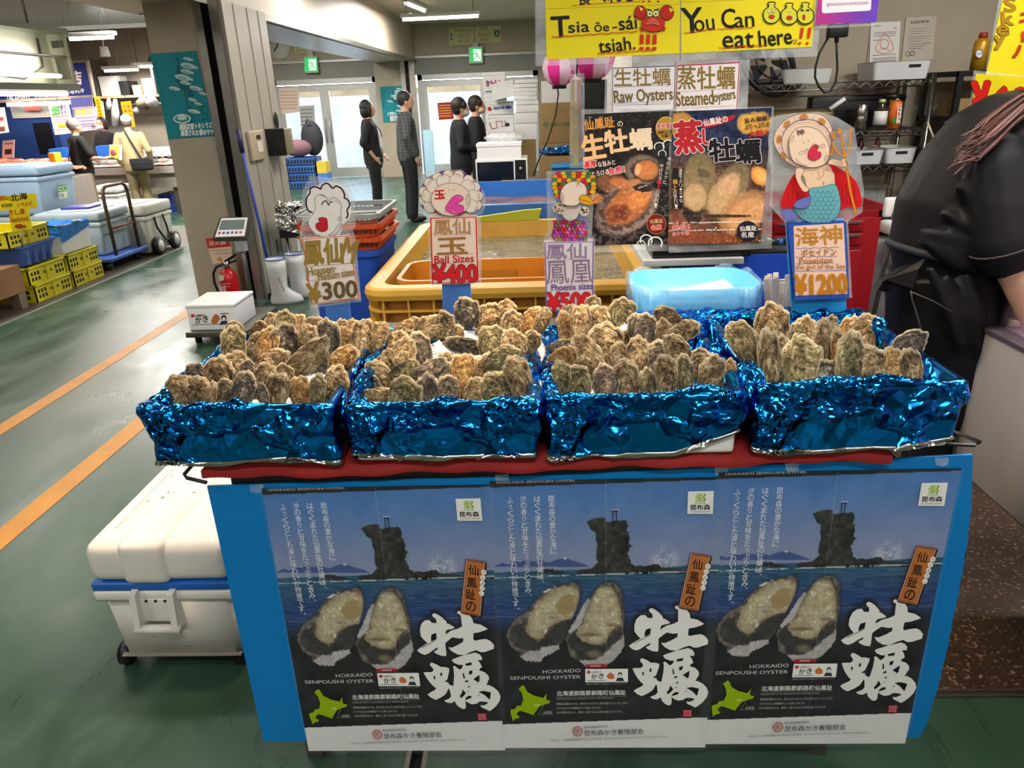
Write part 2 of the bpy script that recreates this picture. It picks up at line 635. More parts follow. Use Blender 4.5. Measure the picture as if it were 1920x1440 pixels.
def glazed_door(n,x0,x1,split):
 d=thing('door_%d'%n,'aluminium double door with tall glass panes','door',((x0+x1)/2,YD,0))
 del d['category'];d['kind']='structure'
 fr=MB()
 for a,b in((x0,x0+0.10),(x1-0.10,x1)):
  fr.box(a,b,YD-0.03,YD+0.07,0,2.04,M_ALU)
 fr.box(x0,x1,YD-0.03,YD+0.07,1.94,2.04,M_ALU)
 fr.box(x0+0.1,x1-0.1,YD-0.02,YD+0.05,1.915,1.925,M_DARK)
 fr.obj('door_frame',d)
 for a,b in((x0+0.1,split),(split,x1-0.1)):
  lf=MB()
  lf.box(a,a+0.10,YD,YD+0.05,0.02,1.92,M_ALU)
  lf.box(b-0.10,b,YD,YD+0.05,0.02,1.92,M_ALU)
  lf.box(a+0.1,b-0.1,YD,YD+0.05,1.80,1.92,M_ALU)
  lf.box(a+0.1,b-0.1,YD,YD+0.05,0.02,0.22,M_ALU)
  o=lf.obj('door_leaf',d)
  MB().box(a+0.1,b-0.1,YD+0.02,YD+0.026,0.22,1.80,M_GLASS).obj('pane',o)
  hx=b-0.05 if a<split-0.3 and b<=split+0.01 else a+0.05
  MB().tube([(hx,YD-0.01,0.75),(hx,YD-0.05,0.78),(hx,YD-0.05,1.22),(hx,YD-0.01,1.25)],0.012,M_STEEL).obj('door_handle',o)
glazed_door(1,-5.62,-3.36,-4.52)
glazed_door(2,-2.5,0.05,-1.08)
def outside_mat():
 m=bpy.data.materials.new('weathered_outer_wall');m.use_nodes=True
 nt=m.node_tree;b=nt.nodes['Principled BSDF'];L=nt.links.new
 tc=nt.nodes.new('ShaderNodeTexCoord')
 n=nt.nodes.new('ShaderNodeTexNoise');n.inputs['Scale'].default_value=1.1;n.inputs['Detail'].default_value=7;n.inputs['Roughness'].default_value=0.7
 L(tc.outputs['Object'],n.inputs['Vector'])
 r=nt.nodes.new('ShaderNodeValToRGB');e=r.color_ramp.elements
 e[0].position=0.3;e[0].color=(*srgb('#b9b4c4'),1);e[1].position=0.72;e[1].color=(*srgb('#e6d79a'),1)
 k=e.new(0.55);k.color=(*srgb('#dcd8df'),1)
 L(n.outputs['Fac'],r.inputs[0]);L(r.outputs[0],b.inputs['Base Color']);b.inputs['Roughness'].default_value=0.9
 return m
tag(MB().box(-9,3,19.6,19.8,0.0,1.72,outside_mat()).box(-9,3,19.58,19.8,1.72,1.84,mat('rusty_coping','#b08d5e',rough=0.9,var=0.3,scale=3)).obj('yard_wall'),'pale weathered wall seen outside through the glass doors','wall')
struct('trim_4',MB().box(-14,6,17.2,24,-0.12,-0.02,mat('yard_paving','#b5b39a',rough=0.9,var=0.2)),'paved yard outside the doors')
BZ=2.31
bm_=MB()
bm_.box(-3.36,-2.5,2.0,YD-0.01,BZ,ZC,mat('cream_steel_beam','#a39785',rough=0.42,metal=0.25,var=0.06,scale=2))
bm_.box(-2.52,-2.49,2.0,YD-0.01,BZ-0.02,BZ+0.03,mat('dark_beam_edge','#6d665c',rough=0.35,metal=0.8))
bm_.box(-3.3,-2.6,6.8,YD-0.3,BZ-0.012,BZ,M_STEEL)
struct('trim_5',bm_,'steel-clad beam running along the ceiling from the pillar to the doors')
pl=MB()
pl.box(-2.97,-2.575,6.2,7.18,0,BZ,M_BEIGE)
pl.box(-2.42,-2.36,6.2,7.18,0,BZ,M_BEIGE2)
pl.box(-2.575,-2.42,6.30,7.18,0,BZ,M_DARK)
for y in(6.42,6.72,6.98):
 pl.box(-2.361,-2.357,y,y+0.01,0.05,BZ,mat('panel_joint','#6b655a',rough=0.6))
struct('wall_pillar',pl)
struct('trim_6',MB().box(-2.575,-2.515,6.17,6.3,0,BZ,M_STEEL).box(-2.455,-2.385,6.17,6.3,0,BZ,M_STEEL),'two steel shutter channels on the pillar edge')
struct('baseboard_pillar',MB().box(-2.36,-2.33,6.35,7.2,0,0.07,mat('dark_baseboard','#4d463f',rough=0.5)))
sm=thing('smoke_curtain','clear ceiling glass panel with a white lower edge above the left stall','panel',(-6.5,8.85,2.4))
MB().box(-9.5,-4.2,8.84,8.85,2.42,ZC,mat('curtain_glass','#9aa39c',rough=0.15,var=0.0,alpha=0.5)).obj('glass',sm)
MB().box(-9.5,-4.2,8.82,8.87,2.40,2.44,M_WHITE).obj('rail',sm)
M_TUBE=mat('lit_tube','#fff6e6',rough=0.5,var=0,emit=7.0)
def tube_lamp(x0,y0,x1,y1,z,label,hang=0.0,power=POWER_TUBE,name='fluorescent_lamp',light=True):
 c=((x0+x1)/2,(y0+y1)/2,z)
 L=math.hypot(x1-x0,y1-y0);a=atan2(y1-y0,x1-x0)
 t=thing(name,label,'lamp',c,a,'fluorescent ceiling lamps')
 MB().box(-L/2,L/2,-0.055,0.055,0.022,0.075,M_WHITE,bev=0.012).obj('housing',t,local=True)
 MB().cyl((-L/2+0.03,0,0.0),(L/2-0.03,0,0.0),0.022,M_TUBE,10).obj('tube',t,local=True)
 if hang:
  MB().cyl((-L/2+0.1,0,0.07),(-L/2+0.1,0,hang),0.007,M_STEELD,6).cyl((L/2-0.1,0,0.07),(L/2-0.1,0,hang),0.007,M_STEELD,6).obj('hanger',t,local=True)
 if light:
  l=area_light('lamp_glow',(0,0,0),L-0.06,0.10,power,LAMP_COOL)
  l.parent=t;l.location=(0,0,-0.03)
 return t

# ---- front
M_COOL=mat('scuffed_white_cooler','#dcd7cf',rough=0.35,var=0.05,scale=14,bump=0.03,bscale=80)
M_COOLB=mat('blue_seal','#1c5fb4',rough=0.35)
M_SCUFF=mat('dark_scuff','#8d8478',rough=0.7)
def front_cooler():
 x0,x1,y0,y1=-1.265,-0.885,1.70,2.55
 t=thing('cooler_box','big white cooler with a blue seal band on the floor left of the blue board','cooler',((x0+x1)/2,(y0+y1)/2,0))
 b=MB()
 bm=bmesh.new()
 bmesh.ops.create_cube(bm,size=1)
 for v in bm.verts:
  k=0.955 if v.co.z<0 else 1
  v.co=Vector(((x0+x1)/2+v.co.x*(x1-x0)*k,(y0+y1)/2+v.co.y*(y1-y0)*k,0.025 if v.co.z<0 else 0.285))
 bmesh.ops.bevel(bm,geom=bm.edges[:],offset=0.022,segments=3,affect='EDGES')
 b.bm(bm,M_COOL,True)
 b.box(x0-0.012,x1+0.012,y0-0.012,y1+0.012,0.262,0.298,M_COOL,bev=0.012)
 b.box(x0+0.012,x1-0.012,y0+0.0035,y0+0.02,0.058,0.060,M_SCUFF)
 rr=random.Random(3)
 for k in range(26):
  x=rr.uniform(x0+0.03,x1-0.03);z=rr.choice([rr.uniform(0.065,0.1),rr.uniform(0.08,0.2)])
  yy=y0+0.0080-(z-0.025)/0.26*0.019*0+(0.285-z)/0.26*0.012
  b.box(x,x+rr.uniform(0.002,0.012),yy-0.004,yy+0.01,z,z+rr.uniform(0.001,0.0035),M_SCUFF)
 b.obj('body',t)
 MB().box(x0-0.010,x1+0.010,y0-0.010,y1+0.010,0.298,0.324,M_COOLB,bev=0.006).obj('seal_band',t)
 l=MB()
 l.box(x0-0.012,x1+0.012,y0-0.012,y1+0.012,0.322,0.448,M_COOL,bev=0.045,seg=5)
 l.box(x0+0.09,x0+0.225,y0-0.022,y1+0.02,0.322,0.456,M_COOL,bev=0.03,seg=4)
 l.box(x0+0.04,x0+0.047,y0+0.08,y1-0.1,0.440,0.4515,M_COOL,bev=0.002)
 for k in range(14):
  x=rr.uniform(x0+0.05,x1-0.06);y=rr.uniform(y0+0.08,y0+0.4)
  z=0.456 if x0+0.10<x<x0+0.2 else 0.448
  if not(x0+0.075<x<x0+0.10 or x0+0.2<x<x0+0.24):
   l.box(x,x+rr.uniform(0.003,0.008),y,y+rr.uniform(0.003,0.01),z-0.002,z+0.0006,M_SCUFF)
 l.obj('lid',t)
 h=MB()
 hx0,hx1=-1.160,-1.035
 h.box(hx0+0.012,hx1-0.012,y0-0.014,y0+0.01,0.195,0.275,M_COOL,bev=0.006)
 for x in(hx0,hx1-0.018):
  h.prism([(x,y0-0.01,0.305),(x,y0-0.032,0.300),(x,y0-0.045,0.19),(x,y0-0.03,0.178),(x,y0+0.01,0.185)],(0.018,0,0),M_COOL)
 h.cyl((hx0-0.002,y0-0.035,0.188),(hx1+0.002,y0-0.035,0.188),0.013,M_COOL,12)
 for k in range(3):
  h.cyl((hx0+0.035+k*0.027,y0-0.017,0.268),(hx0+0.035+k*0.027,y0-0.012,0.268),0.004,M_DARK,8)
 h.obj('handle',t)
 for y in(y0+0.05,y1-0.05):
  MB().cyl((x0-0.012,y,0.036),(x0+0.016,y,0.036),0.036,M_BLACK,20).obj('wheel',t)
 for y in(y0+0.05,y1-0.05):
  MB().box(x1-0.05,x1-0.02,y-0.02,y+0.02,0,0.03,M_BLACK).obj('foot',t)
front_cooler()
tb=thing('display_table','dark table carrying the foil-wrapped oyster trays behind the blue poster board','table',(0.02,1.9,0))
M_TABLE=mat('dark_table','#23211f',rough=0.5)
MB().box(-0.66,0.72,1.36,2.46,0.79,0.835,M_TABLE,bev=0.004).obj('tabletop',tb)
for x in(-0.60,0.66):
 for y in(1.42,2.40):
  MB().box(x-0.02,x+0.02,y-0.02,y+0.02,0,0.79,M_STEELD).obj('leg',tb)
M_RED=mat('red_ribbed_mat','#8a1310',rough=0.75,var=0.12,scale=30)
def redmat():
 m=MB()
 n=160
 def fn(u,v):
  x=-0.70+u*1.38
  rip=0.0014*(1 if int(u*690)%2 else-1)
  wob=0.004*sin(u*23)+0.003*sin(u*61+1)
  if v<0.25:
   return(x,1.322+wob*0.5,0.843+0.012*u+(v/0.25)*0.022+wob*0.6)
  return(x,1.325+(v-0.25)/0.75*0.47,0.866+0.010*u+rip)
 m.grid(fn,700,6,M_RED)
 return m
tag(redmat().obj('table_mat'),'red ribbed cloth mat under the oyster trays on the dark table','mat')
wr=MB()
M_WIRE=mat('black_wire','#141414',rough=0.35)
wr.tube([(-0.69,1.318,0.838),(-0.735,1.33,0.843),(-0.745,1.34,0.846),(-0.72,1.42,0.872),(-0.66,1.44,0.872)],0.004,M_WIRE,8)
wr.tube([(0.70,1.36,0.882),(0.845,1.34,0.878),(0.858,1.345,0.882),(0.80,1.46,0.882),(0.68,1.46,0.8815)],0.004,M_WIRE,8)
wr.tube([(-0.66,1.44,0.872),(0.68,1.46,0.8815)],0.002,M_WIRE,6)
tag(wr.obj('wire_rack'),'black wire rack with loops sticking out at both ends under the trays','rack')
YB=1.345
M_BLUEB=mat('blue_corrugated_plastic','#0a79c2',rough=0.42,var=0.04,scale=3)
M_BLUEE=mat('blue_board_edge','#1d6ba5',rough=0.5)
bp=vplane(YB)
board=Art(bp)
outline=[(388,912),(1000,893),(1400,875),(1824,853)]
rg=random.Random(5)
right=[(1822,930),(1816,1000),(1806,1068),(1794,1130),(1782,1190),(1768,1250),(1752,1312),(1738,1360),(1722,1385)]
right2=[]
for i in range(len(right)-1):
 for k in range(7):
  a,b=right[i],right[i+1]
  right2 .append((a[0]+(b[0]-a[0])*k/7+rg.uniform(-1.6,1.2),a[1]+(b[1]-a[1])*k/7))
poly=outline+right2+[(1722,1383),(1340,1383),(1338,1360),(952,1366),(951,1376),(580,1389),(494,1391)]
board.slab(poly,M_BLUEB,0.006)
bo=board.obj('poster_board')
tag(bo,'blue corrugated plastic board with a torn right edge, hanging in front of the table','board')
tp=Art(vplane(YB-0.003))
for x,y in((480,912),(940,893),(1352,880),(1484,872),(1765,862)):
 tp=Art(vplane(YB-0.003))
 tp.fill([(x-12,y-3),(x+14,y-4),(x+13,y+9),(x+2,y+13),(x-11,y+10)],film('tape',(190,215,235),0.35))
 tp.obj('clear_tape',bo)
def PZ(z,ox,oy,k):
 return[(ox+x/k,oy+y/k)for x,y in z]
Z4=lambda*z:PZ(z,920,860,4.0)
Z5=lambda*z:PZ(z,920,1080,4.0)
Z8=lambda*z:PZ(z,940,1080,8.0)
ZG=lambda*z:PZ(z,1170,1120,6.545)
ROCK=Z4((720,470),(745,462),(770,450),(812,446),(850,445),(865,465),(880,478),(940,462),(1015,465),(1028,500),(1022,530),(1030,545),(1045,590),(1040,640),(1058,660),(1040,680),(1030,720),(1045,750),(1060,790),(1090,805),(1250,795),(1300,820),(1420,830),(1520,835),(1690,845),(1690,858),(1200,858),(900,865),(640,862),(660,838),(760,825),(800,780),(790,760),(795,700),(800,640),(790,610),(785,560),(760,530),(735,500))
ROCK2=Z4((340,862),(400,832),(430,822),(480,835),(560,850),(640,862))
MOUNT=Z4((20,812),(50,795),(90,780),(130,795),(200,768),(260,765),(330,768),(380,765),(440,778),(490,757),(560,742),(620,765),(700,790),(750,812))
OA=Z8((1150,90),(1190,230),(1170,400),(1100,560),(1060,640),(1000,760),(960,900),(870,1040),(860,1090),(780,1150),(620,1220),(600,1280),(500,1300),(380,1280),(290,1220),(270,1150),(150,1060),(80,930),(110,800),(200,660),(330,570),(430,470),(540,350),(660,240),(840,150),(1000,110))
OAm=Z8((330,700),(370,850),(430,930),(560,980),(680,950),(720,820),(860,700),(1050,650),(1000,760),(960,900),(850,1040),(640,1060),(560,1100),(400,1120),(250,1080),(140,960),(130,860),(200,740))
OAf=Z8((1050,150),(1160,210),(1170,300),(1110,520),(1060,640),(930,660),(800,720),(700,790),(650,860),(640,930),(540,950),(420,900),(370,830),(400,680),(430,560),(520,430),(640,290),(800,190),(920,150))
OAt=Z8((1110,290),(1090,520),(960,620),(860,560),(800,440),(900,320),(1010,280))
OAw=Z8((620,1060),(870,1040),(860,1100),(640,1220),(600,1280),(380,1280),(290,1200),(420,1130),(600,1120))
OB=Z8((1560,95),(1700,100),(1800,200),(1810,350),(1850,600),(1830,800),(1840,1050),(1790,1150),(1700,1200),(1640,1300),(1550,1350),(1250,1345),(1150,1270),(1040,1200),(1000,1080),(965,960),(1000,860),(1080,700),(1170,560),(1270,400),(1350,280),(1450,160))
OBm=Z8((1060,850),(1150,780),(1230,760),(1110,880),(1200,980),(1400,1050),(1560,1030),(1620,900),(1820,760),(1800,900),(1720,1010),(1600,1060),(1540,1150),(1400,1230),(1250,1270),(1160,1240),(1150,1160),(1040,1080),(990,980))
OBf=Z8((1540,150),(1660,170),(1740,300),(1790,500),(1810,720),(1700,780),(1620,870),(1570,990),(1420,1040),(1220,980),(1110,870),(1140,800),(1220,740),(1240,620),(1290,500),(1340,340),(1430,210))
OBw=Z8((1300,330),(1240,430),(1130,620),(1050,740),(1010,860),(1090,840),(1200,720),(1260,540),(1320,370))
OBw2=Z8((1830,880),(1840,1050),(1790,1150),(1640,1300),(1550,1340),(1250,1340),(1160,1260),(1400,1270),(1550,1180),(1650,1050),(1790,960))
G1=ZG((300,135),(330,115),(370,130),(420,165),(440,190),(470,215),(470,240),(500,250),(560,290),(555,305),(460,325),(445,350),(440,380),(520,330),(600,310),(660,280),(660,140),(625,120),(620,100),(645,85),(700,110),(770,140),(800,185),(810,240),(900,260),(980,310),(940,330),(860,355),(790,365),(780,440),(800,460),(860,445),(940,435),(990,460),(1030,510),(1020,560),(960,580),(900,600),(850,600),(800,575),(720,600),(640,640),(560,630),(490,590),(450,540),(500,545),(580,510),(650,470),(655,425),(600,430),(520,415),(470,450),(420,490),(420,620),(410,650),(350,645),(290,620),(265,595),(315,570),(320,540),(250,580),(200,615),(150,635),(100,620),(55,580),(110,540),(200,490),(160,450),(125,400),(125,320),(150,250),(200,205),(260,200),(285,235),(345,240),(345,190),(310,160))
G1h=[ZG((265,380),(325,360),(320,435),(250,470),(250,420)),ZG((120,545),(320,440),(320,448),(125,551))]
G2=ZG((200,740),(225,730),(290,760),(325,785),(380,785),(430,800),(425,840),(390,940),(345,970),(395,975),(400,1000),(440,1020),(455,1020),(480,900),(485,800),(475,785),(500,770),(560,820),(590,800),(610,765),(600,760),(560,760),(500,735),(475,700),(500,685),(600,650),(700,625),(780,605),(830,625),(860,665),(855,700),(800,700),(830,740),(845,790),(820,800),(800,825),(870,850),(910,890),(915,930),(870,1010),(900,1010),(960,1040),(1010,1090),(1030,1150),(1010,1210),(960,1270),(910,1310),(870,1335),(820,1310),(775,1290),(760,1260),(800,1265),(850,1245),(860,1225),(800,1215),(760,1215),(720,1240),(660,1250),(600,1225),(580,1200),(580,1270),(570,1300),(540,1310),(500,1290),(460,1250),(450,1210),(400,1235),(350,1230),(315,1205),(380,1180),(410,1150),(400,1070),(390,1050),(350,1120),(290,1160),(215,1195),(160,1170),(115,1130),(150,1105),(220,1070),(235,1050),(200,1020),(160,970),(130,920),(100,855),(140,850),(200,850),(230,830),(225,800),(195,765))
G2h=[ZG(*z)for z in(((220,900),(240,895),(240,935),(222,940)),((310,860),(330,850),(335,890),(310,900)),((635,745),(720,725),(718,760),(650,770)),((670,840),(720,820),(710,870),(675,880)),((590,860),(605,860),(615,920),(595,930)),((605,960),(640,945),(655,965),(610,975)),((635,1025),(660,1015),(660,1035),(640,1040)),((715,935),(800,880),(790,960),(745,995),(770,970)),((565,1060),(600,1110),(560,1150),(530,1170),(520,1140),(550,1110)),((590,1170),(620,1145),(660,1140),(665,1165),(610,1185),(575,1190)),((760,1090),(830,1080),(915,1100),(890,1190),(830,1130)),((750,1120),(768,1130),(750,1140)),((625,1085),(650,1080),(630,1095)))]
def near_poly(px,py,poly,d):
 r=np.full(px.shape,1e9)
 n=len(poly)
 for i in range(n):
  x0,y0=poly[i];x1,y1=poly[(i+1)%n]
  l2=(x1-x0)**2+(y1-y0)**2+1e-9
  t=np.clip(((px-x0)*(x1-x0)+(py-y0)*(y1-y0))/l2,0,1)
  r=np.minimum(r,np.hypot(px-x0-t*(x1-x0),py-y0-t*(y1-y0)))
 return r
def paint_poster(px,py):
 n1=fbm(px*0.03,py*0.03);n2=fbm(px*0.12,py*0.12);n3=fbm(px*0.05,py*0.45);n4=vnoise(px*0.5,py*0.5)
 rel=py+(px-1140)*0.035
 t=ss(rel,900,1065)
 sky=np.array([72,118,182.])*(1-t[...,None])+np.array([132,142,178.])*t[...,None]
 c=sky+(n1[...,None]-0.5)*18
 m=inside(px,py,MOUNT)
 snow=m&(n2*1.0+(rel-1045)*-0.055>0.62)
 c=mix(c,m,(62,84,138));c=mix(c,snow,(196,200,214))
 sea=rel>1066
 ts=ss(rel,1066,1150)
 sc=np.array([40,84,112.])*(1-ts[...,None])+np.array([34,62,118.])*ts[...,None]+(n3[...,None]-0.5)*np.array([60,66,80.])
 dk=ss(rel+14*(n1-0.5),1140,1200)
 blk=np.array([24,22,21.])+(n2[...,None]-0.5)*8
 sc=sc*(1-dk[...,None])+blk*dk[...,None]
 c=np.where(sea[...,None],sc,c)
 d=np.hypot((px-1246)/30,(py-1052)/30)
 sp=np.clip(1.15-d,0,1)*ss(n2+0.5*n4,0.55,0.95)*(rel<1068)
 c=c*(1-sp[...,None])+np.array([205,205,214.])*sp[...,None]
 rk=inside(px+(n4-0.5)*5,py+(n2-0.5)*7,ROCK)|inside(px,py+(n4-0.5)*4,ROCK2)
 rc=np.array([34,33,30.])+((n2-0.45)[...,None])*np.array([95,88,66.])
 c=np.where(rk[...,None],np.clip(rc,14,120),c)
 foam=(np.abs(rel-1076.5-2*(n1-0.5))<0.9)&(n2>0.36)
 c=mix(c,foam,(190,200,206))
 for poly in(G1,G2):
  dd=near_poly(px,py,poly,8);s_=np.clip(1-dd/8.0,0,1)*0.9
  c=c*(1-s_[...,None])+np.array([18,18,20.])*s_[...,None]
 jx=px+(n2-0.5)*5;jy=py+(n4-0.5)*3
 for O,M_,Fl,Ws in((OA,OAm,OAf,(OAw,)),(OB,OBm,OBf,(OBw,OBw2))):
  dd=near_poly(px,py,O,6);s_=np.clip(1-dd/5.0,0,1)*0.6*(~inside(px,py,O))
  c=c*(1-s_[...,None])+np.array([20,22,30.])*s_[...,None]
  k=inside(jx,jy,O)
  c=np.where(k[...,None],np.array([92,84,76.])+(n2-0.5)[...,None]*110,c)
  for Wp in Ws:
   k=inside(jx,jy,Wp)
   c=np.where(k[...,None],np.array([176,172,172.])+(n2-0.5)[...,None]*60,c)
  k=inside(jx,jy,M_)
  st=np.abs(np.sin((near_poly(px,py,Fl,9))*1.1+n2*6))
  c=np.where(k[...,None],np.array([34,31,29.])+(st*n2)[...,None]*62,c)
  k=inside(px+(n2-0.5)*3,py+(n4-0.5)*2,Fl)
  e=np.clip(near_poly(px,py,Fl,9)/9.0,0,1)
  fc=np.array([148,134,106.])*(1-e[...,None])+np.array([178,167,136.])*e[...,None]
  fc=fc+(n2-0.5)[...,None]*50+np.where((n4>0.8)&(n2>0.5),50,0)[...,None]
  c=np.where(k[...,None],fc,c)
 k=inside(px,py,OAt)
 c=np.where(k[...,None],np.array([160,138,96.])+(n2-0.5)[...,None]*24,c)
 for cx,cy,a,b,col in((1078,1102,7,4,(150,112,96)),(1038,1158,10,3,(140,108,96)),(1148,1172,12,4,(128,100,84)),(1105,1190,22,4,(96,82,58)),(1113,1226,14,8,(142,132,100))):
  s_=np.clip(1.2-np.hypot((px-cx)/a,(py-cy)/b),0,0.7)
  c=c*(1-s_[...,None])+np.array(col,float)*s_[...,None]
 for a,b in(((1018,1112),(1040,1100)),((1003,1140),(1034,1148)),((1142,1122),(1146,1132)),((1142,1140),(1148,1150)),((1112,1118),(1124,1132)),((1020,1200),(1024,1180))):
  tt=np.clip(((px-a[0])*(b[0]-a[0])+(py-a[1])*(b[1]-a[1]))/((b[0]-a[0])**2+(b[1]-a[1])**2),0,1)
  q=np.hypot(px-a[0]-tt*(b[0]-a[0]),py-a[1]-tt*(b[1]-a[1]))
  s_=np.clip(1.4-q/2.2,0,1)*ss(n2,0.45,0.6)
  c=c*(1-s_[...,None])+np.array([226,220,204.])*s_[...,None]
 c=np.where((rel<906.5)[...,None],np.array([30,29,30.]),c)
 c=np.where((rel>1351.5)[...,None],np.array([224,224,224.]),c)
 for q in(near_poly(px,py,[(1136,900),(1137,1398)],1),near_poly(px,py,[(930,1157),(1345,1147)],1)):
  s_=np.clip(1.1-q,0,1)*0.35
  c=c*(1-s_[...,None])+np.array([190,200,210.])*s_[...,None]
 return c
PX0,PX1=-0.113,0.366
PZ0,PZ1=0.092,0.817
YP=YB-0.004
WHT,BLK='#e9e9e6','#131314'
def sheet(name,label):
 t=thing(name,label,'poster',((PX0+PX1)/2,YP,PZ0),0,'sea and oyster posters on the blue board')
 raster('printed_sheet',(PX0,YP,PZ1),(PX1-PX0,0,0),(0,0,PZ0-PZ1),330,500,paint_poster,t)
 a=Art(vplane(YP-0.0008),dz=0.00006)
 a.text('HOKKAIDO SENPOUSHI OYSTER.',(931,907),(1079,903),4,'#c9c9c9')
 for s_,p,q in(('昆布森の豊かな海に',(1034,935),(1038,1033)),('はぐくまれた仙鳳趾の牡蠣は、',(1007.5,935),(1014,1092)),('汐の香りと甘味をたっぷりと含み、',(981,935),(991,1117)),('ふっくらとした身と味わいが特徴です。',(956,937),(968,1142))):
  a.vtext(s_,p,q,11.5,'#e6e9ee',0.012)
 a.fill([(1289.5,920),(1337.5,919),(1335.8,962),(1288,961.8)],WHT)
 for k in range(4):
  a.line([(1306+k*4.6+1.8*sin(j*1.55),924+j*2.1)for j in range(8)],2.6,'#a9c21c' if k%2==0 else '#5fa51e')
 a.text('北の海の森',(1302,943),(1322,943),3.2,BLK)
 a.text('昆布森',(1294,954.5),(1331,954),10,BLK,0.035)
 a.text('KONBUMORI',(1294,959),(1331,958.6),2.2,BLK)
 for x in(1148.8,1155.2):
  a.line([(x,954),(x+0.4,977)],1.5,'#20201f')
 a.line([(1146.5,954),(1160,953.6)],1.5,'#c9ccd2')
 a.line([(1147.5,957.5),(1158,957)],1.0,'#20201f')
 a.fill(G1,'#eceae8');a.fill(G2,'#eceae8')
 for h in G1h+G2h:
  a.fill(h,'#171718')
 pq=[(1294,1033),(1332,1039),(1309,1144),(1271,1136)]
 a.fill([(x+2,y+2)for x,y in pq],'#241a14')
 a.fill(pq,'#7d3f1d')
 a.line([(1296,1035.5),(1329.5,1041),(1307.5,1141.5),(1273.5,1134.5)],0.9,'#e8d8c2',closed=True)
 a.fill([(1297.5,1037.5),(1328,1042.5),(1306.5,1139.5),(1275.5,1133)],'#b8703c')
 for ch,x,y in(('仙',1306,1055),('鳳',1300,1079),('趾',1294.5,1101),('の',1292,1124)):
  a.text(ch,(x-9.5,y+8.5),(x+9,y+10.5),19,'#120e0c',0.015)
 for ch,x,y in(('せ',1326.3,1058.7),('ん',1323,1068.7),('ぽ',1320.7,1078.7),('う',1319.2,1088.7),('し',1316.7,1098.7)):
  a.ell(x,y,5,5,'#f2efe9');a.text(ch,(x-2.8,y+3),(x+2.8,y+3.3),6,'#1a1614')
 a.text('HOKKAIDO',(1017.5,1258.5),(1088,1256),6.3,'#d8d8d8')
 a.text('SENPOUSHI OYSTER',(956.7,1270.5),(1088.7,1268),6.3,'#d8d8d8')
 a.fill([(1098,1242),(1135,1241),(1137,1243),(1137,1247),(1097,1248),(1096.5,1244)],'#b32a34')
 a.text('新鮮直送',(1107,1246.5),(1126,1246),3.6,'#f0d8d8')
 a.fill([(1097,1250),(1176.7,1249.5),(1176.7,1274.5),(1097,1275)],'#f1f0ee')
 a.ell(1103.3,1256,3.3,3.3,'#c23a3a');a.text('仙鳳趾の',(1108,1258.5),(1127,1257.5),4.6,'#2a2a30')
 a.text('かき',(1108.5,1270),(1132,1267.5),10,'#16161a',0.03)
 a.line([(1100,1272),(1135,1271)],1.0,'#444'.replace('#444','#444444'))
 a.fill([(1137,1262),(1143,1256),(1150,1260),(1152,1267),(1146,1269),(1139,1268)],'#d0703c')
 a.ell(1162,1260,4,4.2,'#33343c');a.ell(1162,1261.5,2.6,2.6,'#f1f0ee');a.fill([(1154,1272.5),(1157,1266),(1167,1266),(1170,1272.5)],'#33343c')
 a.text('仙鳳趾かき養殖部会の認定品にはシールがついています',(1098,1279.5),(1174,1278),2.8,'#a9a9a6')
 a.fill(Z5((210,825),(240,800),(255,810),(275,850),(330,880),(395,895),(420,860),(415,900),(425,915),(450,915),(440,935),(400,945),(365,960),(335,1000),(320,1025),(270,1005),(220,990),(195,1010),(200,1025),(220,1035),(205,1050),(185,1050),(170,1070),(160,1045),(150,1005),(150,985),(185,975),(195,955),(230,950),(245,910),(235,860)),'#93b50f')
 a.text('釧路',(1001.5,1319),(1011,1318.5),4,'#dfe8c0')
 a.line([(1019,1317),(1010,1334),(1036,1334)],0.7,'#a8a8a4')
 a.text('仙鳳趾',(1019,1333),(1035,1332.5),4.6,'#c8c8c4')
 a.text('北海道釧路郡釧路町仙鳳趾',(1043.7,1299.8),(1172.5,1297.8),9.2,'#ecece8',0.02)
 a.line([(1043,1301.8),(1174,1300)],0.5,'#90908c')
 a.text('HOKKAIDO KUSHIROCHO SENPOUSHI',(1043.7,1307),(1150,1305),3.4,'#a2a29e')
 a.text('昆布森仙鳳趾のかきは、殻の大きさのわりに身が大粒でふっくらしており、',(1043.7,1317),(1177,1315),4.4,'#bebeba')
 a.text('ミネラルなどの栄養価がとても高いかきです。',(1043.7,1325),(1127,1323.7),4.4,'#bebeba')
 a.text('かきが苦手な方にも、美味しく食べられると好評を頂いております。',(1043.7,1333),(1166,1331),4.4,'#bebeba')
 a.fill(ZG((715,1345),(825,1345),(820,1430),(715,1430)),'#b8283c')
 for k in range(3):
  a.text('認定証',(1281+k*5.2,1330+k*3.6),(1294.5,1329.6+k*3.6),3.0,'#e8b8bc')if k==0 else a.text('かき牡' if k==1 else '昆布森',(1281,1330+k*3.7),(1294.5,1329.7+k*3.7),3.0,'#e8b8bc')
 a.ring(1082.5,1365.7,8.6,8.6,1.5,'#b4433e');a.ring(1082.5,1365.7,6.2,6.2,0.8,'#b4433e')
 a.text('昆',(1078.5,1369.8),(1086.5,1369.6),8,'#b4433e',0.02)
 a.text('昆布森漁業協同組合',(1094.5,1360.3),(1138.7,1358.3),4.6,'#2a2a2a')
 a.text('昆布森かき養殖部会',(1095.7,1374),(1206,1370.2),10.3,'#202020',0.012)
 a.text('〒085-2272　北海道釧路郡釧路町昆布森2丁目72番地　TEL 0154-63-2311 FAX 0154-63-2317　http://www.konbumori.or.jp/',(1030,1384.5),(1250,1376.8),4.0,'#4a4a4a')
 a.obj('lettering',t)
 f_=MB()
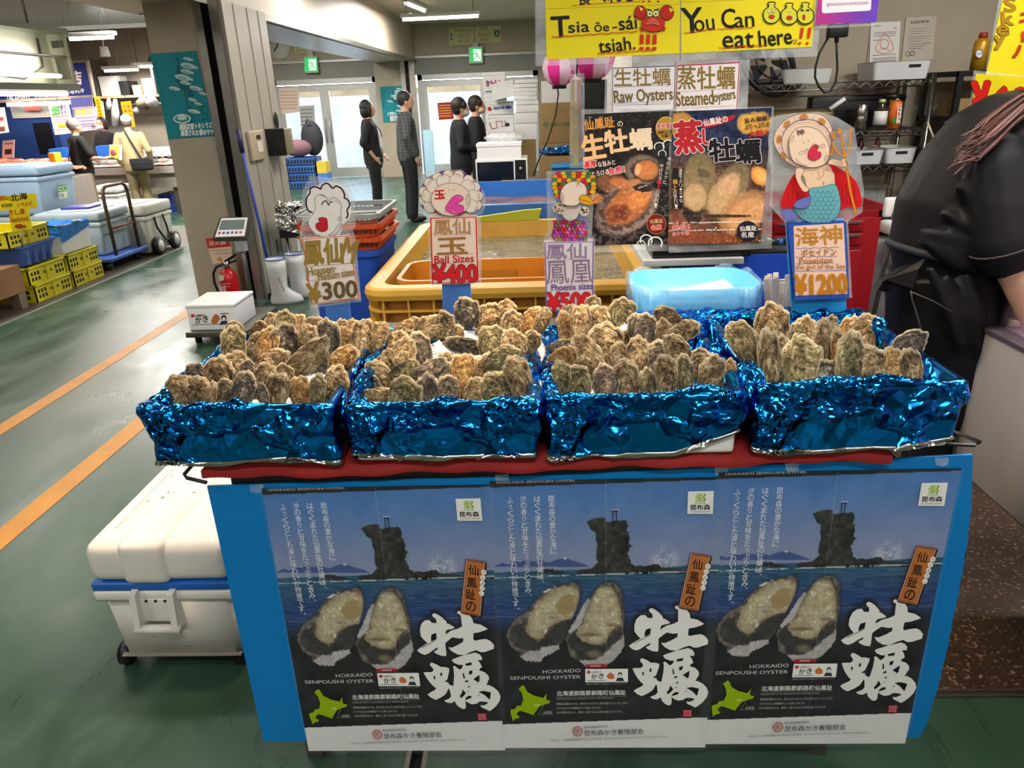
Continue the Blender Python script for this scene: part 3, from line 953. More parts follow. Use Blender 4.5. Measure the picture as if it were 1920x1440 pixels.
 f_.box(PX0-0.004,PX1+0.004,YP-0.0035,YP-0.003,PZ0-0.006,PZ1,film('poster_laminate',(225,232,240),0.012))
 f_.obj('laminate',t)
 return t
ps=sheet('oyster_poster','middle one of the three sea and oyster posters on the blue board')
_b=Vector(ps.location)
dup(ps,_b+Vector((-0.476,0.0004,-0.008)),label='left one of the three sea and oyster posters, next to the white cooler')
dup(ps,_b+Vector((0.464,0.0004,0.010)),label='right one of the three sea and oyster posters, by the torn board edge')

# ---- trays
def foil_mat(name,col,rough):
 m=bpy.data.materials.new(name);m.use_nodes=True
 nt=m.node_tree;b=nt.nodes['Principled BSDF'];L=nt.links.new
 b.inputs['Base Color'].default_value=(*srgb(col),1)
 b.inputs['Metallic'].default_value=1.0
 b.inputs['Roughness'].default_value=rough
 tc=nt.nodes.new('ShaderNodeTexCoord')
 mp=nt.nodes.new('ShaderNodeMapping');mp.inputs['Rotation'].default_value=(0.5,0.6,0.7)
 wn=nt.nodes.new('ShaderNodeTexNoise');wn.inputs['Scale'].default_value=9;wn.inputs['Detail'].default_value=2
 wa=nt.nodes.new('ShaderNodeVectorMath');wa.operation='MULTIPLY_ADD';wa.inputs[1].default_value=(0.05,0.05,0.05)
 L(tc.outputs['Object'],wn.inputs['Vector']);L(wn.outputs['Color'],wa.inputs[0]);L(tc.outputs['Object'],wa.inputs[2]);L(wa.outputs[0],mp.inputs[0])
 last=None
 for sc_,ds,lo,hi,ms in((10.5,0.075,0.48,0.54,6.5),(27.0,0.032,0.51,0.57,9.0),(70.0,0.012,0.52,0.60,7.0)):
  v=nt.nodes.new('ShaderNodeTexVoronoi');v.feature='F1';v.distance='CHEBYCHEV';v.inputs['Scale'].default_value=sc_
  L(mp.outputs[0],v.inputs['Vector'])
  mk=nt.nodes.new('ShaderNodeTexNoise');mk.inputs['Scale'].default_value=ms;mk.inputs['Detail'].default_value=1
  L(mp.outputs[0],mk.inputs['Vector'])
  mr=nt.nodes.new('ShaderNodeMapRange');mr.inputs['From Min'].default_value=lo;mr.inputs['From Max'].default_value=hi
  L(mk.outputs['Fac'],mr.inputs['Value'])
  ml=nt.nodes.new('ShaderNodeMath');ml.operation='MULTIPLY'
  L(v.outputs['Distance'],ml.inputs[0]);L(mr.outputs[0],ml.inputs[1])
  bp_=nt.nodes.new('ShaderNodeBump');bp_.inputs['Strength'].default_value=1.0;bp_.inputs['Distance'].default_value=ds
  L(ml.outputs[0],bp_.inputs['Height'])
  if last is not None:
   L(last.outputs[0],bp_.inputs['Normal'])
  last=bp_
 L(last.outputs[0],b.inputs['Normal'])
 return m
M_FOIL=foil_mat('blue_foil','#148cf6',0.15)
M_SILV=foil_mat('silver_foil','#cfcbc6',0.2)
class Crumple:
 def __init__(s,seed):
  r=random.Random(seed)
  s.t=[]
  s.pts=[]
  for k in range(95):
   th=r.uniform(0,2*pi)
   el=r.choice([1.0,1.5,2.6])
   dirs=[]
   for q in range(5):
    a=th+2*pi*q/5+r.uniform(-.35,.35)
    x,y=cos(a),sin(a)*el
    dirs.append((x*cos(th)-y*sin(th),x*sin(th)+y*cos(th)))
   s.pts.append((r.uniform(-0.1,1.8),r.uniform(-0.05,0.45),dirs,r.choice([0.15,0.25,0.4,0.65,0.95])))
  for f,a,n in((9.5,0.006,4),(23,0.0050,6),(50,0.0016,5)):
   for k in range(n):
    th=r.uniform(0,pi)
    s.t.append((cos(th)*f,sin(th)*f,r.random(),a/n*2.0,r.uniform(0,50),r.uniform(0,50)))
 def __call__(s,u,w):
  z=0
  u=np.asarray(u,float);w=np.asarray(w,float)
  F_=np.full(np.broadcast(u,w).shape,9.0)
  for(pu,pw,dirs,sl)in s.pts:
   m=np.full(F_.shape,-9.0)
   for(a,b)in dirs:
    m=np.maximum(m,(u-pu)*a+(w-pw)*b)
   F_=np.minimum(F_,m*sl)
  z=np.maximum(0.017-F_,-0.004)-0.007
  wu=u+0.035*vnoise(u*9+3,w*9+9);ww=w+0.035*vnoise(u*9+33,w*9+19)
  for(a,b,p,am,ox,oy)in s.t:
   ph=a*wu+b*ww+p
   tri=np.abs((ph%1.0)*2-1)
   mk=ss(vnoise(u*7+ox,w*7+oy),0.45,0.70)
   z=z+am*(tri-0.5)*mk
  return z
def build_foil(x0,x1,y0,y1,zt,hem,bed,seed,name_parent):
 cr=Crumple(seed)
 per=420
 def rrect(ins,rad):
  ax0,ax1,ay0,ay1=x0+ins,x1-ins,y0+ins,y1-ins
  rad=max(0.004,min(rad,(ax1-ax0)/2.01,(ay1-ay0)/2.01))
  pts=[]
  nx=130;ny=60;nc=10
  for(cx,cy,a0,sx,sy,nn)in((ax0+rad,ay0+rad,180,1,0,nx),(ax1-rad,ay0+rad,270,0,1,ny),(ax1-rad,ay1-rad,0,-1,0,nx),(ax0+rad,ay1-rad,90,0,-1,ny)):
   for k in range(nc):
    a=R(a0+90*k/nc)
    pts.append((cx+rad*cos(a),cy+rad*sin(a)))
   ex_=cx+rad*cos(R(a0+90));ey_=cy+rad*sin(R(a0+90))
   Ls=(ax1-ax0-2*rad)if sx else(ay1-ay0-2*rad)
   for k in range(nn):
    pts.append((ex_+sx*Ls*k/nn,ey_+sy*Ls*k/nn))
  return np.array(pts)
 base=rrect(0,0.014)
 N=len(base)
 d=np.r_[0,np.cumsum(np.hypot(*(np.diff(base,axis=0).T)))]
 ctr=np.array([(x0+x1)/2,(y0+y1)/2])
 hz=np.array([hem(p[0],p[1])for p in base])
 rings=[]
 w=0
 M=40
 outn=np.stack([np.clip((base[:,0]-ctr[0])/(x1-x0)*2,-1,1)**15,np.clip((base[:,1]-ctr[1])/(y1-y0)*2,-1,1)**15],1)
 for i in range(M):
  t=i/(M-1)
  z=hz+(zt-0.012-hz)*t
  rings.append((rrect(0.007*(1-t)-0.0,0.014),z,outn,0.0,0.55+0.45*t,w));w+=0.13/M
 for i in range(1,9):
  a=i/8*pi
  rings.append((rrect(0.013-0.013*cos(a),0.014),zt-0.012+0.012*sin(a)+np.zeros(N),outn*cos(a),sin(a),1.0,w));w+=0.005
 Mi=14
 for i in range(1,Mi):
  t=i/(Mi-1)
  rings.append((rrect(0.026+0.012*t,0.02),zt-0.012-(zt-0.012-bed)*t+np.zeros(N),-outn,0.3,1.0,w));w+=0.06/Mi
 hw=min(x1-x0,y1-y0)/2-0.04
 for i in range(1,34):
  t=i/33
  rings.append((rrect(0.038+hw*t*0.98,0.02),bed+np.zeros(N),outn*0,1.0,1.6,w));w+=hw/33
 vs=[]
 for(xy,z,nxy,nz,amp,w_)in rings:
  if nz==1.0 and amp==1.6:
   disp=cr(xy[:,0]*1.3+5,xy[:,1]*1.3)*amp
  else:
   disp=np.maximum(cr(d,np.full(N,w_))*amp+0.002,-0.004)
  vs.append(np.column_stack([xy[:,0]+nxy[:,0]*disp,xy[:,1]+nxy[:,1]*disp,z+nz*disp]))
 V=np.concatenate(vs)
 K=len(rings)
 fs=[]
 for j in range(K-1):
  for i in range(N):
   k=(i+1)%N
   fs.append((j*N+i,j*N+k,(j+1)*N+k,(j+1)*N+i))
 fs.append(tuple(range((K-1)*N,K*N)))
 mb=MB()
 mb.add(V,fs,M_FOIL,True)
 return mb,vs[0]
def foil_tray(label,x0,x1,y0,y1,zt,hemf,seed,bed=0.955,zb=0.8765):
 t=thing('foil_tray',label,'tray',((x0+x1)/2,(y0+y1)/2,zb),0,'foil-wrapped oyster trays')
 fm=MB()
 fm.box(x0+0.018,x1-0.018,y0+0.018,y1-0.018,zb,zt-0.085,M_FOAM,bev=0.010,seg=3)
 fm.box(x0+0.10,x0+0.11,y0+0.0175,y0+0.03,zb,zb+0.02,mat('foam_notch','#8d8b86',rough=0.8))
 fm.box(x1-0.13,x1-0.12,y0+0.0175,y0+0.03,zb,zb+0.02,mat('foam_notch','#8d8b86',rough=0.8))
 fm.obj('foam_box',t)
 mb,low=build_foil(x0,x1,y0,y1,zt,hemf,bed,seed,t)
 mb.obj('foil_wrap',t)
 h=MB()
 N=len(low)
 rr=random.Random(seed+5)
 ph=rr.uniform(0,6)
 c=np.array([(x0+x1)/2,(y0+y1)/2])
 A,B_,C_=[],[],[]
 for i,p in enumerate(low):
  o=np.array([p[0],p[1]])-c
  o=o/(np.linalg.norm(o)+1e-9)
  wv=0.004*(sin(p[0]*37+ph)*sin(p[0]*11+ph)+0.6)
  A.append((p[0]+o[0]*0.0005,p[1]+o[1]*0.0005,p[2]+0.0015))
  B_.append((p[0]+o[0]*0.004,p[1]+o[1]*0.004-0.002,p[2]-0.003-wv))
  C_.append((p[0]-o[0]*0.006,p[1]-o[1]*0.006+0.003,p[2]-0.005-wv*1.2))
 fs=[]
 for i in range(N):
  k=(i+1)%N
  fs+=[(i,k,N+k,N+i),(N+i,N+k,2*N+k,2*N+i)]
 h.add(A+B_+C_,fs,M_SILV,True)
 h.obj('foil_hem',t)
 return t
def hem1(x,y):return 0.8885+0.004*sin(x*21)
def hem2(x,y):return 0.8905+0.006*max(0,(x+0.4)*-4+1)*(y<1.4)
def hem3(x,y):return 0.884+(max(0,(x-0.255))*0.36 if y<1.5 else 0.02)
def hem4(x,y):return 0.895+0.006*sin(x*9)+(0.010*max(0,(x-0.72)/0.08)if y<1.4 else 0)
YT0=1.305
TR=[(-0.790,-0.402),(-0.394,-0.006),(0.004,0.393),(0.401,0.800)]
foil_tray('leftmost blue foil-wrapped tray of oysters, under the 300 yen sign',*TR[0],YT0,1.80,1.012,hem1,21)
foil_tray('second blue foil-wrapped tray from the left, under the 400 yen sign',*TR[1],YT0,1.80,1.010,hem2,22)
foil_tray('third blue foil-wrapped tray from the left, under the 500 yen sign',*TR[2],YT0+0.005,1.80,1.016,hem3,23,bed=0.972)
foil_tray('rightmost blue foil-wrapped tray of big oysters, under the 1200 yen sign',*TR[3],YT0,1.80,1.030,hem4,24,bed=0.955,zb=0.884)
def ice_mat():
 m=mat('crushed_ice','#e9edf0',rough=0.18,var=0.06,scale=60,bump=0.9,bscale=160,spec=0.6)
 return m
M_ICE=ice_mat()
def ice(label,x0,x1,y0,y1,fz,seed,n=70):
 mb=MB()
 X,Y=np.meshgrid(np.linspace(x0,x1,n),np.linspace(y0,y1,n))
 e=np.minimum(np.minimum((X-x0),(x1-X)),np.minimum((Y-y0),(y1-Y)))/0.05
 e=np.clip(e,0,1)**0.5
 nz=(NR.rand(n,n)-0.5)*0.007+(vnoise(X*70+seed,Y*70)-0.5)*0.010
 Z=0.958+(fz(X,Y)-0.958)*e+nz
 vs=np.stack([X,Y,Z],-1).reshape(-1,3)
 idx=np.arange(n*n).reshape(n,n)
 fs=np.stack([idx[:-1,:-1],idx[:-1,1:],idx[1:,1:],idx[1:,:-1]],-1).reshape(-1,4)
 mb.add(vs,fs.tolist(),M_ICE,False)
 o=mb.obj('crushed_ice')
 tag(o,label,'ice',None,'stuff')
 return o
def bump_at(X,Y,cx,cy,h,s):
 return h*np.exp(-((X-cx)**2+(Y-cy)**2)/(s*s))
ice('crushed ice between the oysters of the 300 yen tray',-0.755,-0.437,1.345,1.762,lambda X,Y:0.956+0.030*(Y-1.35)/0.4+bump_at(X,Y,-0.50,1.50,0.012,0.08),1)
ice('crushed ice heaped up among the oysters of the 400 yen tray',-0.359,-0.041,1.345,1.762,lambda X,Y:0.956+0.030*(Y-1.35)/0.4+bump_at(X,Y,-0.19,1.73,0.055,0.06)+bump_at(X,Y,-0.24,1.60,0.02,0.05),2)
ice('crushed ice between the oysters of the 500 yen tray',0.040,0.30,1.35,1.762,lambda X,Y:0.968+0.024*(Y-1.35)/0.4+bump_at(X,Y,0.20,1.73,0.045,0.06),3)
ice('crushed ice under the big oysters of the 1200 yen tray',0.435,0.74,1.345,1.762,lambda X,Y:0.958+0.02*(Y-1.35)/0.4,4)
ice('crushed ice spilled over the foil between the 400 and 500 yen trays',-0.030,0.030,1.40,1.72,lambda X,Y:1.019+0*X,5,40)
def shell_mat(name,cols,dark):
 m=bpy.data.materials.new(name);m.use_nodes=True
 nt=m.node_tree;b=nt.nodes['Principled BSDF'];L=nt.links.new
 b.inputs['Roughness'].default_value=0.55
 b.inputs['Specular IOR Level'].default_value=0.4
 tc=nt.nodes.new('ShaderNodeTexCoord');oi=nt.nodes.new('ShaderNodeObjectInfo')
 sc=nt.nodes.new('ShaderNodeVectorMath');sc.operation='SCALE';sc.inputs[3].default_value=40
 cmb=nt.nodes.new('ShaderNodeCombineXYZ')
 for i in range(3):
  L(oi.outputs['Random'],cmb.inputs[i])
 L(cmb.outputs[0],sc.inputs[0])
 add=nt.nodes.new('ShaderNodeVectorMath');add.operation='ADD'
 L(tc.outputs['Object'],add.inputs[0]);L(sc.outputs[0],add.inputs[1])
 co=nt.nodes.new('ShaderNodeAttribute');co.attribute_name='growth'
 ad2=nt.nodes.new('ShaderNodeVectorMath');ad2 .operation='ADD'
 L(co.outputs['Vector'],ad2 .inputs[0]);L(sc.outputs[0],ad2 .inputs[1])
 n0=nt.nodes.new('ShaderNodeTexNoise');n0 .inputs['Scale'].default_value=2.6;n0 .inputs['Detail'].default_value=3
 L(add.outputs[0],n0 .inputs['Vector'])
 ng=nt.nodes.new('ShaderNodeTexNoise');ng.inputs['Scale'].default_value=1.0;ng.inputs['Detail'].default_value=4;ng.inputs['Roughness'].default_value=0.6;ng.inputs['Distortion'].default_value=0.5
 L(ad2 .outputs[0],ng.inputs['Vector'])
 n1=nt.nodes.new('ShaderNodeMath');n1 .operation='MULTIPLY_ADD';n1 .inputs[1].default_value=0.55
 hf=nt.nodes.new('ShaderNodeMath');hf.operation='MULTIPLY';hf.inputs[1].default_value=0.45
 L(n0 .outputs['Fac'],hf.inputs[0]);L(ng.outputs['Fac'],n1 .inputs[0]);L(hf.outputs[0],n1 .inputs[2])
 at=nt.nodes.new('ShaderNodeAttribute');at.attribute_name='ring'
 n2=nt.nodes.new('ShaderNodeTexNoise');n2 .inputs['Scale'].default_value=14;n2 .inputs['Detail'].default_value=5
 L(add.outputs[0],n2 .inputs['Vector'])
 ma=nt.nodes.new('ShaderNodeMath');ma.operation='MULTIPLY_ADD';ma.inputs[1].default_value=34.0
 m2=nt.nodes.new('ShaderNodeMath');m2 .operation='MULTIPLY';m2 .inputs[1].default_value=14.0
 L(n2 .outputs['Fac'],m2 .inputs[0]);L(at.outputs['Fac'],ma.inputs[0]);L(m2 .outputs[0],ma.inputs[2])
 si=nt.nodes.new('ShaderNodeMath');si.operation='SINE';L(ma.outputs[0],si.inputs[0])
 mx=nt.nodes.new('ShaderNodeMath');mx.operation='MULTIPLY_ADD';mx.inputs[1].default_value=0.035
 L(si.outputs[0],mx.inputs[0]);L(n1 .outputs[0],mx.inputs[2])
 r=nt.nodes.new('ShaderNodeValToRGB');e=r.color_ramp.elements
 e[0].position=0.37;e[0].color=(*srgb(cols[0]),1)
 e[1].position=0.63;e[1].color=(*srgb(cols[3]),1)
 for p_,c_ in((0.45,cols[1]),(0.55,cols[2])):
  q=e.new(p_);q.color=(*srgb(c_),1)
 L(mx.outputs[0],r.inputs[0])
 lip=nt.nodes.new('ShaderNodeMapRange');lip.inputs['From Min'].default_value=0.90;lip.inputs['From Max'].default_value=1.0
 lip.inputs['To Max'].default_value=0.9
 L(at.outputs['Fac'],lip.inputs['Value'])
 mc=nt.nodes.new('ShaderNodeMixRGB');mc.inputs[2].default_value=(*srgb('#e2d4b6'),1)
 L(lip.outputs[0],mc.inputs[0]);L(r.outputs[0],mc.inputs[1]);L(mc.outputs[0],b.inputs['Base Color'])
 n3=nt.nodes.new('ShaderNodeTexNoise');n3 .inputs['Scale'].default_value=9;n3 .inputs['Detail'].default_value=6;n3 .inputs['Roughness'].default_value=0.7
 L(add.outputs[0],n3 .inputs['Vector'])
 nb=nt.nodes.new('ShaderNodeMath');nb.operation='MULTIPLY_ADD';nb.inputs[1].default_value=1.3
 L(ng.outputs['Fac'],nb.inputs[0]);L(n3 .outputs['Fac'],nb.inputs[2])
 hm=nt.nodes.new('ShaderNodeMath');hm.operation='MULTIPLY_ADD';hm.inputs[1].default_value=0.16
 L(si.outputs[0],hm.inputs[0]);L(nb.outputs[0],hm.inputs[2])
 bp_=nt.nodes.new('ShaderNodeBump');bp_.inputs['Strength'].default_value=0.8;bp_.inputs['Distance'].default_value=0.045
 L(hm.outputs[0],bp_.inputs['Height']);L(bp_.outputs[0],b.inputs['Normal'])
 return m
SHELL=[shell_mat('tan_shell',('#241b12','#6f5736','#b0966a','#e6d8b6'),0),shell_mat('dark_shell',('#171412','#3f3932','#7a7060','#cbc0a8'),1),shell_mat('golden_shell',('#3a2815','#916834','#c79c5c','#e6cc9c'),2),shell_mat('olive_shell',('#201c10','#5c5434','#9a8e62','#d6caa2'),3)]
TONE=['tan','dark grey','golden','olive']
def oyster_mesh(seed):
 r=random.Random(seed)
 na,nr=52,24
 k=[r.uniform(-1,1)for _ in range(12)]
 bend=r.uniform(-0.10,0.10)
 narrow=r.uniform(0.30,0.55)
 V,ring,Fc,gro=[],[],[],[]
 U=np.array([bend*-0.3,-0.43])
 E=[]
 for i in range(na):
  t=2*pi*i/na
  z=0.5*cos(t)*(1+0.04*sin(3*t+k[0]*3))
  x=0.5*sin(t)*(1-narrow*(1-cos(t))/2)*(1+0.06*sin(2*t+k[1]*3))
  wob=1+0.035*sin(7*t+k[2]*3)+0.03*sin(11*t+k[3]*3)+0.02*sin(17*t+k[4]*3)+0.02*(r.random()-0.5)
  x=x*wob+bend*(0.25-z*z)*2
  E.append((x,z*wob))
 E=np.array(E)
 steps=[r.uniform(0.30,0.40),r.uniform(0.5,0.58),r.uniform(0.66,0.74),r.uniform(0.80,0.86),r.uniform(0.91,0.95)]
 def valve(sgn,T):
  o=len(V)
  for j in range(nr+1):
   rr=j/nr
   rr=rr**0.85
   for i in range(na):
    t=2*pi*i/na
    e=E[i]
    p=U+(e-U)*rr
    h=T*(1-rr**2.3)*(0.75+0.25*sin(min(1,rr*2)*pi/2))+0.0
    s=0
    for q,st in enumerate(steps):
     stt=st+0.025*sin(t*(3+q)+k[5+q]*4)
     if rr<stt:
      s+=0.042*max(0,1-(stt-rr)/0.16)
    fr=0.034*sin(7*t+k[6]*5)*rr**4+0.015*sin(14*t+k[7]*5)*rr**2
    wav=0.035*sin(2*t+k[8]*4)*rr**2
    rough=0.010*(vnoise(np.array(p[0]*22+seed*7.3),np.array(p[1]*22+sgn*5))-0.5)*2
    y=-sgn*(h+(s+rough)*(1 if rr>0.05 else 0))+fr*0.6+wav
    if j==nr:
     y=fr*0.6+wav-sgn*0.012
    V.append((p[0],y,p[1]));ring.append(rr);gro.append((cos(t)*2.2,sin(t)*2.2,rr*11+sgn*3))
  for j in range(nr):
   for i in range(na):
    l=(i+1)%na
    f=(o+j*na+i,o+j*na+l,o+(j+1)*na+l,o+(j+1)*na+i)
    Fc.append(f if sgn>0 else f[::-1])
  return o+nr*na
 a=valve(1,r.uniform(0.10,0.17))
 b=valve(-1,r.uniform(0.18,0.26))
 for i in range(na):
  l=(i+1)%na
  Fc.append((a+i,a+l,b+l,b+i))
 me=bpy.data.meshes.new('oyster')
 me.from_pydata([tuple(map(float,v))for v in V],[],Fc)
 me.materials.append(SHELL[0])
 at=me.attributes.new('ring','FLOAT','POINT')
 at.data.foreach_set('value',np.array(ring,float))
 ag=me.attributes.new('growth','FLOAT_VECTOR','POINT')
 ag.data.foreach_set('vector',np.array(gro,float).ravel())
 me.polygons.foreach_set('use_smooth',[True]*len(me.polygons))
 me.update()
 return me
OY=[oyster_mesh(100+i)for i in range(11)]
ROWY={'f':1.405,'s':1.48,'t':1.575,'b':1.665,'l':1.735}
ROWN={'f':'front row','s':'second row','t':'third row','b':'fourth row','l':'back row'}
TRAYS=[('300',300,570,4.465,[(140,700,250,170,12,'f',0),(290,715,250,230,20,'f',0),(425,730,190,110,5,'f',0),(535,720,220,150,6,'f',3),(700,690,270,200,12,'f',1),(860,735,190,100,-18,'f',1),(985,700,280,200,8,'f',0),(1180,705,230,170,3,'f',2),(1320,710,260,130,6,'f',3),(1450,660,320,190,14,'f',0),(470,580,300,230,18,'s',0),(300,565,150,130,-30,'s',1),(655,520,290,190,-6,'s',0),(860,610,270,170,12,'s',0),(735,525,130,100,0,'s',1),(1050,600,220,150,-10,'s',0),(620,330,320,195,-4,'t',3),(930,485,260,200,62,'t',0),(1210,420,400,180,50,'t',0),(1520,445,250,170,58,'t',2),(1330,520,190,130,20,'t',1),(1560,520,200,150,25,'t',0),(800,330,200,160,28,'b',0),(775,370,210,140,15,'b',3),(890,315,280,170,12,'b',2),(1050,300,300,210,0,'b',1),(1230,270,230,170,8,'b',0),(1400,265,310,190,-2,'b',1),(1540,300,250,160,0,'b',2),(1710,270,320,185,0,'b',0),(1830,245,230,140,14,'b',0),(625,215,160,130,0,'l',3),(820,205,150,120,35,'l',0),(960,160,190,150,-18,'l',0),(1045,155,220,160,4,'l',3),(1130,170,190,140,28,'l',0),(1270,190,190,150,36,'l',0),(1520,205,170,130,0,'l',0),(1615,200,170,110,0,'l',2)]),('400',650,550,4.923,[(215,945,330,140,82,'f',0),(520,900,280,270,14,'f',3),(740,880,290,180,0,'f',1),(950,880,270,220,-18,'f',1),(1180,890,270,170,14,'f',0),(1370,860,310,230,5,'f',3),(1590,755,400,230,-12,'f',0),(1510,900,220,150,-10,'f',1),(325,765,330,230,-34,'s',0),(235,840,230,160,-30,'s',1),(540,690,220,150,72,'s',3),(595,790,250,210,18,'s',3),(770,690,280,170,68,'s',1),(915,665,270,180,0,'s',0),(1080,700,330,225,4,'s',2),(1310,680,290,210,4,'s',0),(1420,580,280,180,70,'s',3),(355,610,230,170,38,'t',0),(520,530,290,190,8,'t',0),(690,510,340,210,-12,'t',1),(1125,480,340,150,-78,'t',1),(1340,420,280,220,14,'t',3),(1535,440,250,200,-4,'t',0),(1690,420,180,150,28,'t',0),(470,440,220,190,16,'b',0),(820,355,230,120,76,'b',3),(900,265,220,160,0,'b',0),(1025,385,210,150,-10,'b',0),(1310,285,200,140,58,'b',2),(1545,275,270,190,-3,'b',0),(1705,245,270,190,28,'b',2),(1800,225,210,130,18,'b',0),(545,305,240,150,66,'l',0),(760,285,210,140,40,'l',0),(690,290,180,110,28,'l',0),(1100,145,230,210,-5,'l',1),(1330,200,260,200,4,'l',0),(1470,145,190,160,10,'l',0),(1210,205,160,100,0,'l',0)]),('500',1020,550,5.19,[(160,800,320,180,3,'f',3),(325,840,320,255,-12,'f',3),(590,830,310,210,0,'f',1),(810,810,350,240,-5,'f',0),(1000,850,270,150,0,'f',3),(1180,775,390,220,0,'f',0),(1370,775,380,170,0,'f',3),(1615,775,360,240,18,'f',0),(1770,770,290,140,14,'f',2),(380,720,290,220,-22,'s',3),(185,610,230,160,80,'s',2),(430,545,340,230,-34,'s',0),(740,600,270,170,2,'s',0),(915,560,320,190,4,'s',0),(1075,600,330,210,18,'s',1),(1310,520,290,190,-38,'s',0),(1500,640,250,190,28,'s',0),(600,450,350,300,6,'t',0),(165,510,200,120,80,'t',1),(775,470,250,160,18,'t',0),(960,320,290,260,14,'t',1),(1340,360,270,180,72,'t',0),(1150,360,250,130,6,'t',0),(1045,440,230,130,-58,'t',3),(210,330,350,165,-3,'b',2),(285,280,350,110,3,'b',3),(365,250,320,185,4,'b',0),(520,255,330,200,-2,'b',0),(1210,215,230,170,-62,'b',0),(465,115,190,150,18,'l',0),(775,160,250,220,0,'l',3),(650,220,190,140,-10,'l',0),(225,155,110,80,70,'l',1),(800,310,180,120,8,'l',3)]),('1200',1360,560,4.8,[(385,530,580,200,-2,'f',0),(670,570,520,300,7,'f',3),(1115,540,520,250,12,'f',3),(1290,600,390,270,3,'f',0),(1500,600,370,190,-2,'f',2),(1680,610,360,200,-9,'f',0),(910,680,300,170,0,'f',1),(480,690,260,120,0,'f',1),(150,340,330,210,-24,'s',3),(235,410,380,190,-20,'s',3),(280,530,350,140,-6,'s',1),(515,480,320,150,0,'s',3),(880,410,470,160,4,'s',0),(965,490,480,130,5,'s',0),(1015,480,470,110,0,'s',2),(1640,395,300,190,62,'s',1),(705,300,300,200,8,'t',0),(630,310,230,120,18,'t',3),(880,280,230,160,22,'t',0),(945,260,230,110,8,'t',3),(425,210,360,250,-2,'b',0),(1115,300,290,190,10,'b',2),(1270,270,290,220,8,'b',0),(1380,300,240,100,-5,'b',0),(1460,390,170,110,70,'b',1)]),]
ORD=['first','second','third','fourth','fifth','sixth','seventh','eighth','ninth','tenth','eleventh','twelfth']
ok=0
for ti,(yen,ox,oy,k,ents)in enumerate(TRAYS):
 rows={}
 for e in ents:
  rows.setdefault(e[5],[]).append(e)
 for rk,es in rows.items():
  es.sort(key=lambda e:e[0])
  for i,(zx,zy,L_,W_,tilt,_r0,tone)in enumerate(es):
   px,py=ox+zx/k,oy+zy/k
   yy=ROWY[rk]+RNG.uniform(-0.014,0.014)
   if yen=='1200' and rk in 'tb':
    yy+=0.02
   ct=cos(R(tilt))
   py+=0.19*L_/k*abs(ct)
   c=P(px,py,Y=yy)
   dep=(c-CAM)@DV
   Lw=L_/k*dep/F*1.36
   Ww=W_/k*dep/F*1.45
   me=OY[RNG.randrange(len(OY))]
   o=bpy.data.objects.new('oyster',me)
   COL.objects.link(o)
   lean=R(RNG.uniform(16,34))
   flip=RNG.random()<0.3
   o.location=c
   M3=Matrix.Rotation(-lean,3,'X')@Matrix.Rotation(R(tilt),3,'Y')@Matrix.Rotation(R(RNG.uniform(-18,18))+(pi if flip else 0),3,'Z')
   o.rotation_euler=M3 .to_euler()
   o.scale=(Ww,min(Lw,Ww)*RNG.uniform(0.62,0.85),Lw)
   o.material_slots[0].link='OBJECT'
   o.material_slots[0].material=SHELL[tone]
   pos='leftmost' if i==0 else('rightmost' if i==len(es)-1 else ORD[i]+' from left')
   size='big' if yen=='1200' and L_>330 else 'rough'
   tag(o,'%s %s oyster, %s, %s, %s yen tray'%(size,TONE[tone],pos,ROWN[rk],yen),'oyster','live oysters in the foil trays')
   ok+=1

# ---- signs
YS=1.835
SP=vplane(YS)
INK,RED,GOLD='#241d2c','#c8202c','#9c7f3a'
M_STEM=mat('blue_corrugated_strip','#4b82d2',rough=0.45,var=0.05,scale=4)
M_STEMR=mat('blue_strip_rib','#3a6cbb',rough=0.5)
def ZA(z):return[(480+x/4.0,300+y/4.0)for x,y in z]
def ZB(z):return[(960+x/4.0,300+y/4.0)for x,y in z]
def ZC_(z):return[(1440+x/4.0,300+y/4.0)for x,y in z]
def ZD(z):return[(1440+x/4.0,y/4.0)for x,y in z]
def smooth_poly(pts,n=4):
 pts=[np.array(p,float)for p in pts]
 out=[]
 N=len(pts)
 for i in range(N):
  p0,p1,p2,p3=pts[i-1],pts[i],pts[(i+1)%N],pts[(i+2)%N]
  for k in range(n):
   t=k/n
   out.append(tuple(0.5*((2*p1)+(-p0+p2)*t+(2*p0-5*p1+4*p2-p3)*t*t+(-p0+3*p1-3*p2+p3)*t**3)))
 return out
def sign_base(name,label,filmpts,stem,stem_bottom_z=0.877,stem_mat=None):
 xs=[p[0]for p in stem]
 b=SP((min(xs)+max(xs))/2,max(p[1]for p in stem))
 t=thing(name,label,'price sign',(b[0],YS,stem_bottom_z),0,'price signs over the oyster trays')
 (a0,a1,b1,b0)=[np.array(SP(*p))for p in stem]
 k0=(stem_bottom_z-a0[2])/(b0[2]-a0[2]);k1=(stem_bottom_z-a1[2])/(b1[2]-a1[2])
 c0=a0+(b0-a0)*k0;c1=a1+(b1-a1)*k1
 m=MB()
 m.prism([a0+(0,.004,0),a1+(0,.004,0),c1+(0,.004,0),c0+(0,.004,0)],(0,0.004,0),stem_mat or M_STEM)
 if stem_mat is None:
  for k in range(1,18):
   f=k/18
   p,q=a0+(a1-a0)*f,c0+(c1-c0)*f
   m.prism([p+(-.0006,.0036,0),p+(.0006,.0036,0),q+(.0006,.0036,0),q+(-.0006,.0036,0)],(0,0.0005,0),M_STEMR)
 m.obj('strip',t)
 f=Art(vplane(YS+0.002))
 f.slab(filmpts,film('sign_film',(228,232,236),0.17),0.0006)
 f.obj('laminate',t)
 return t
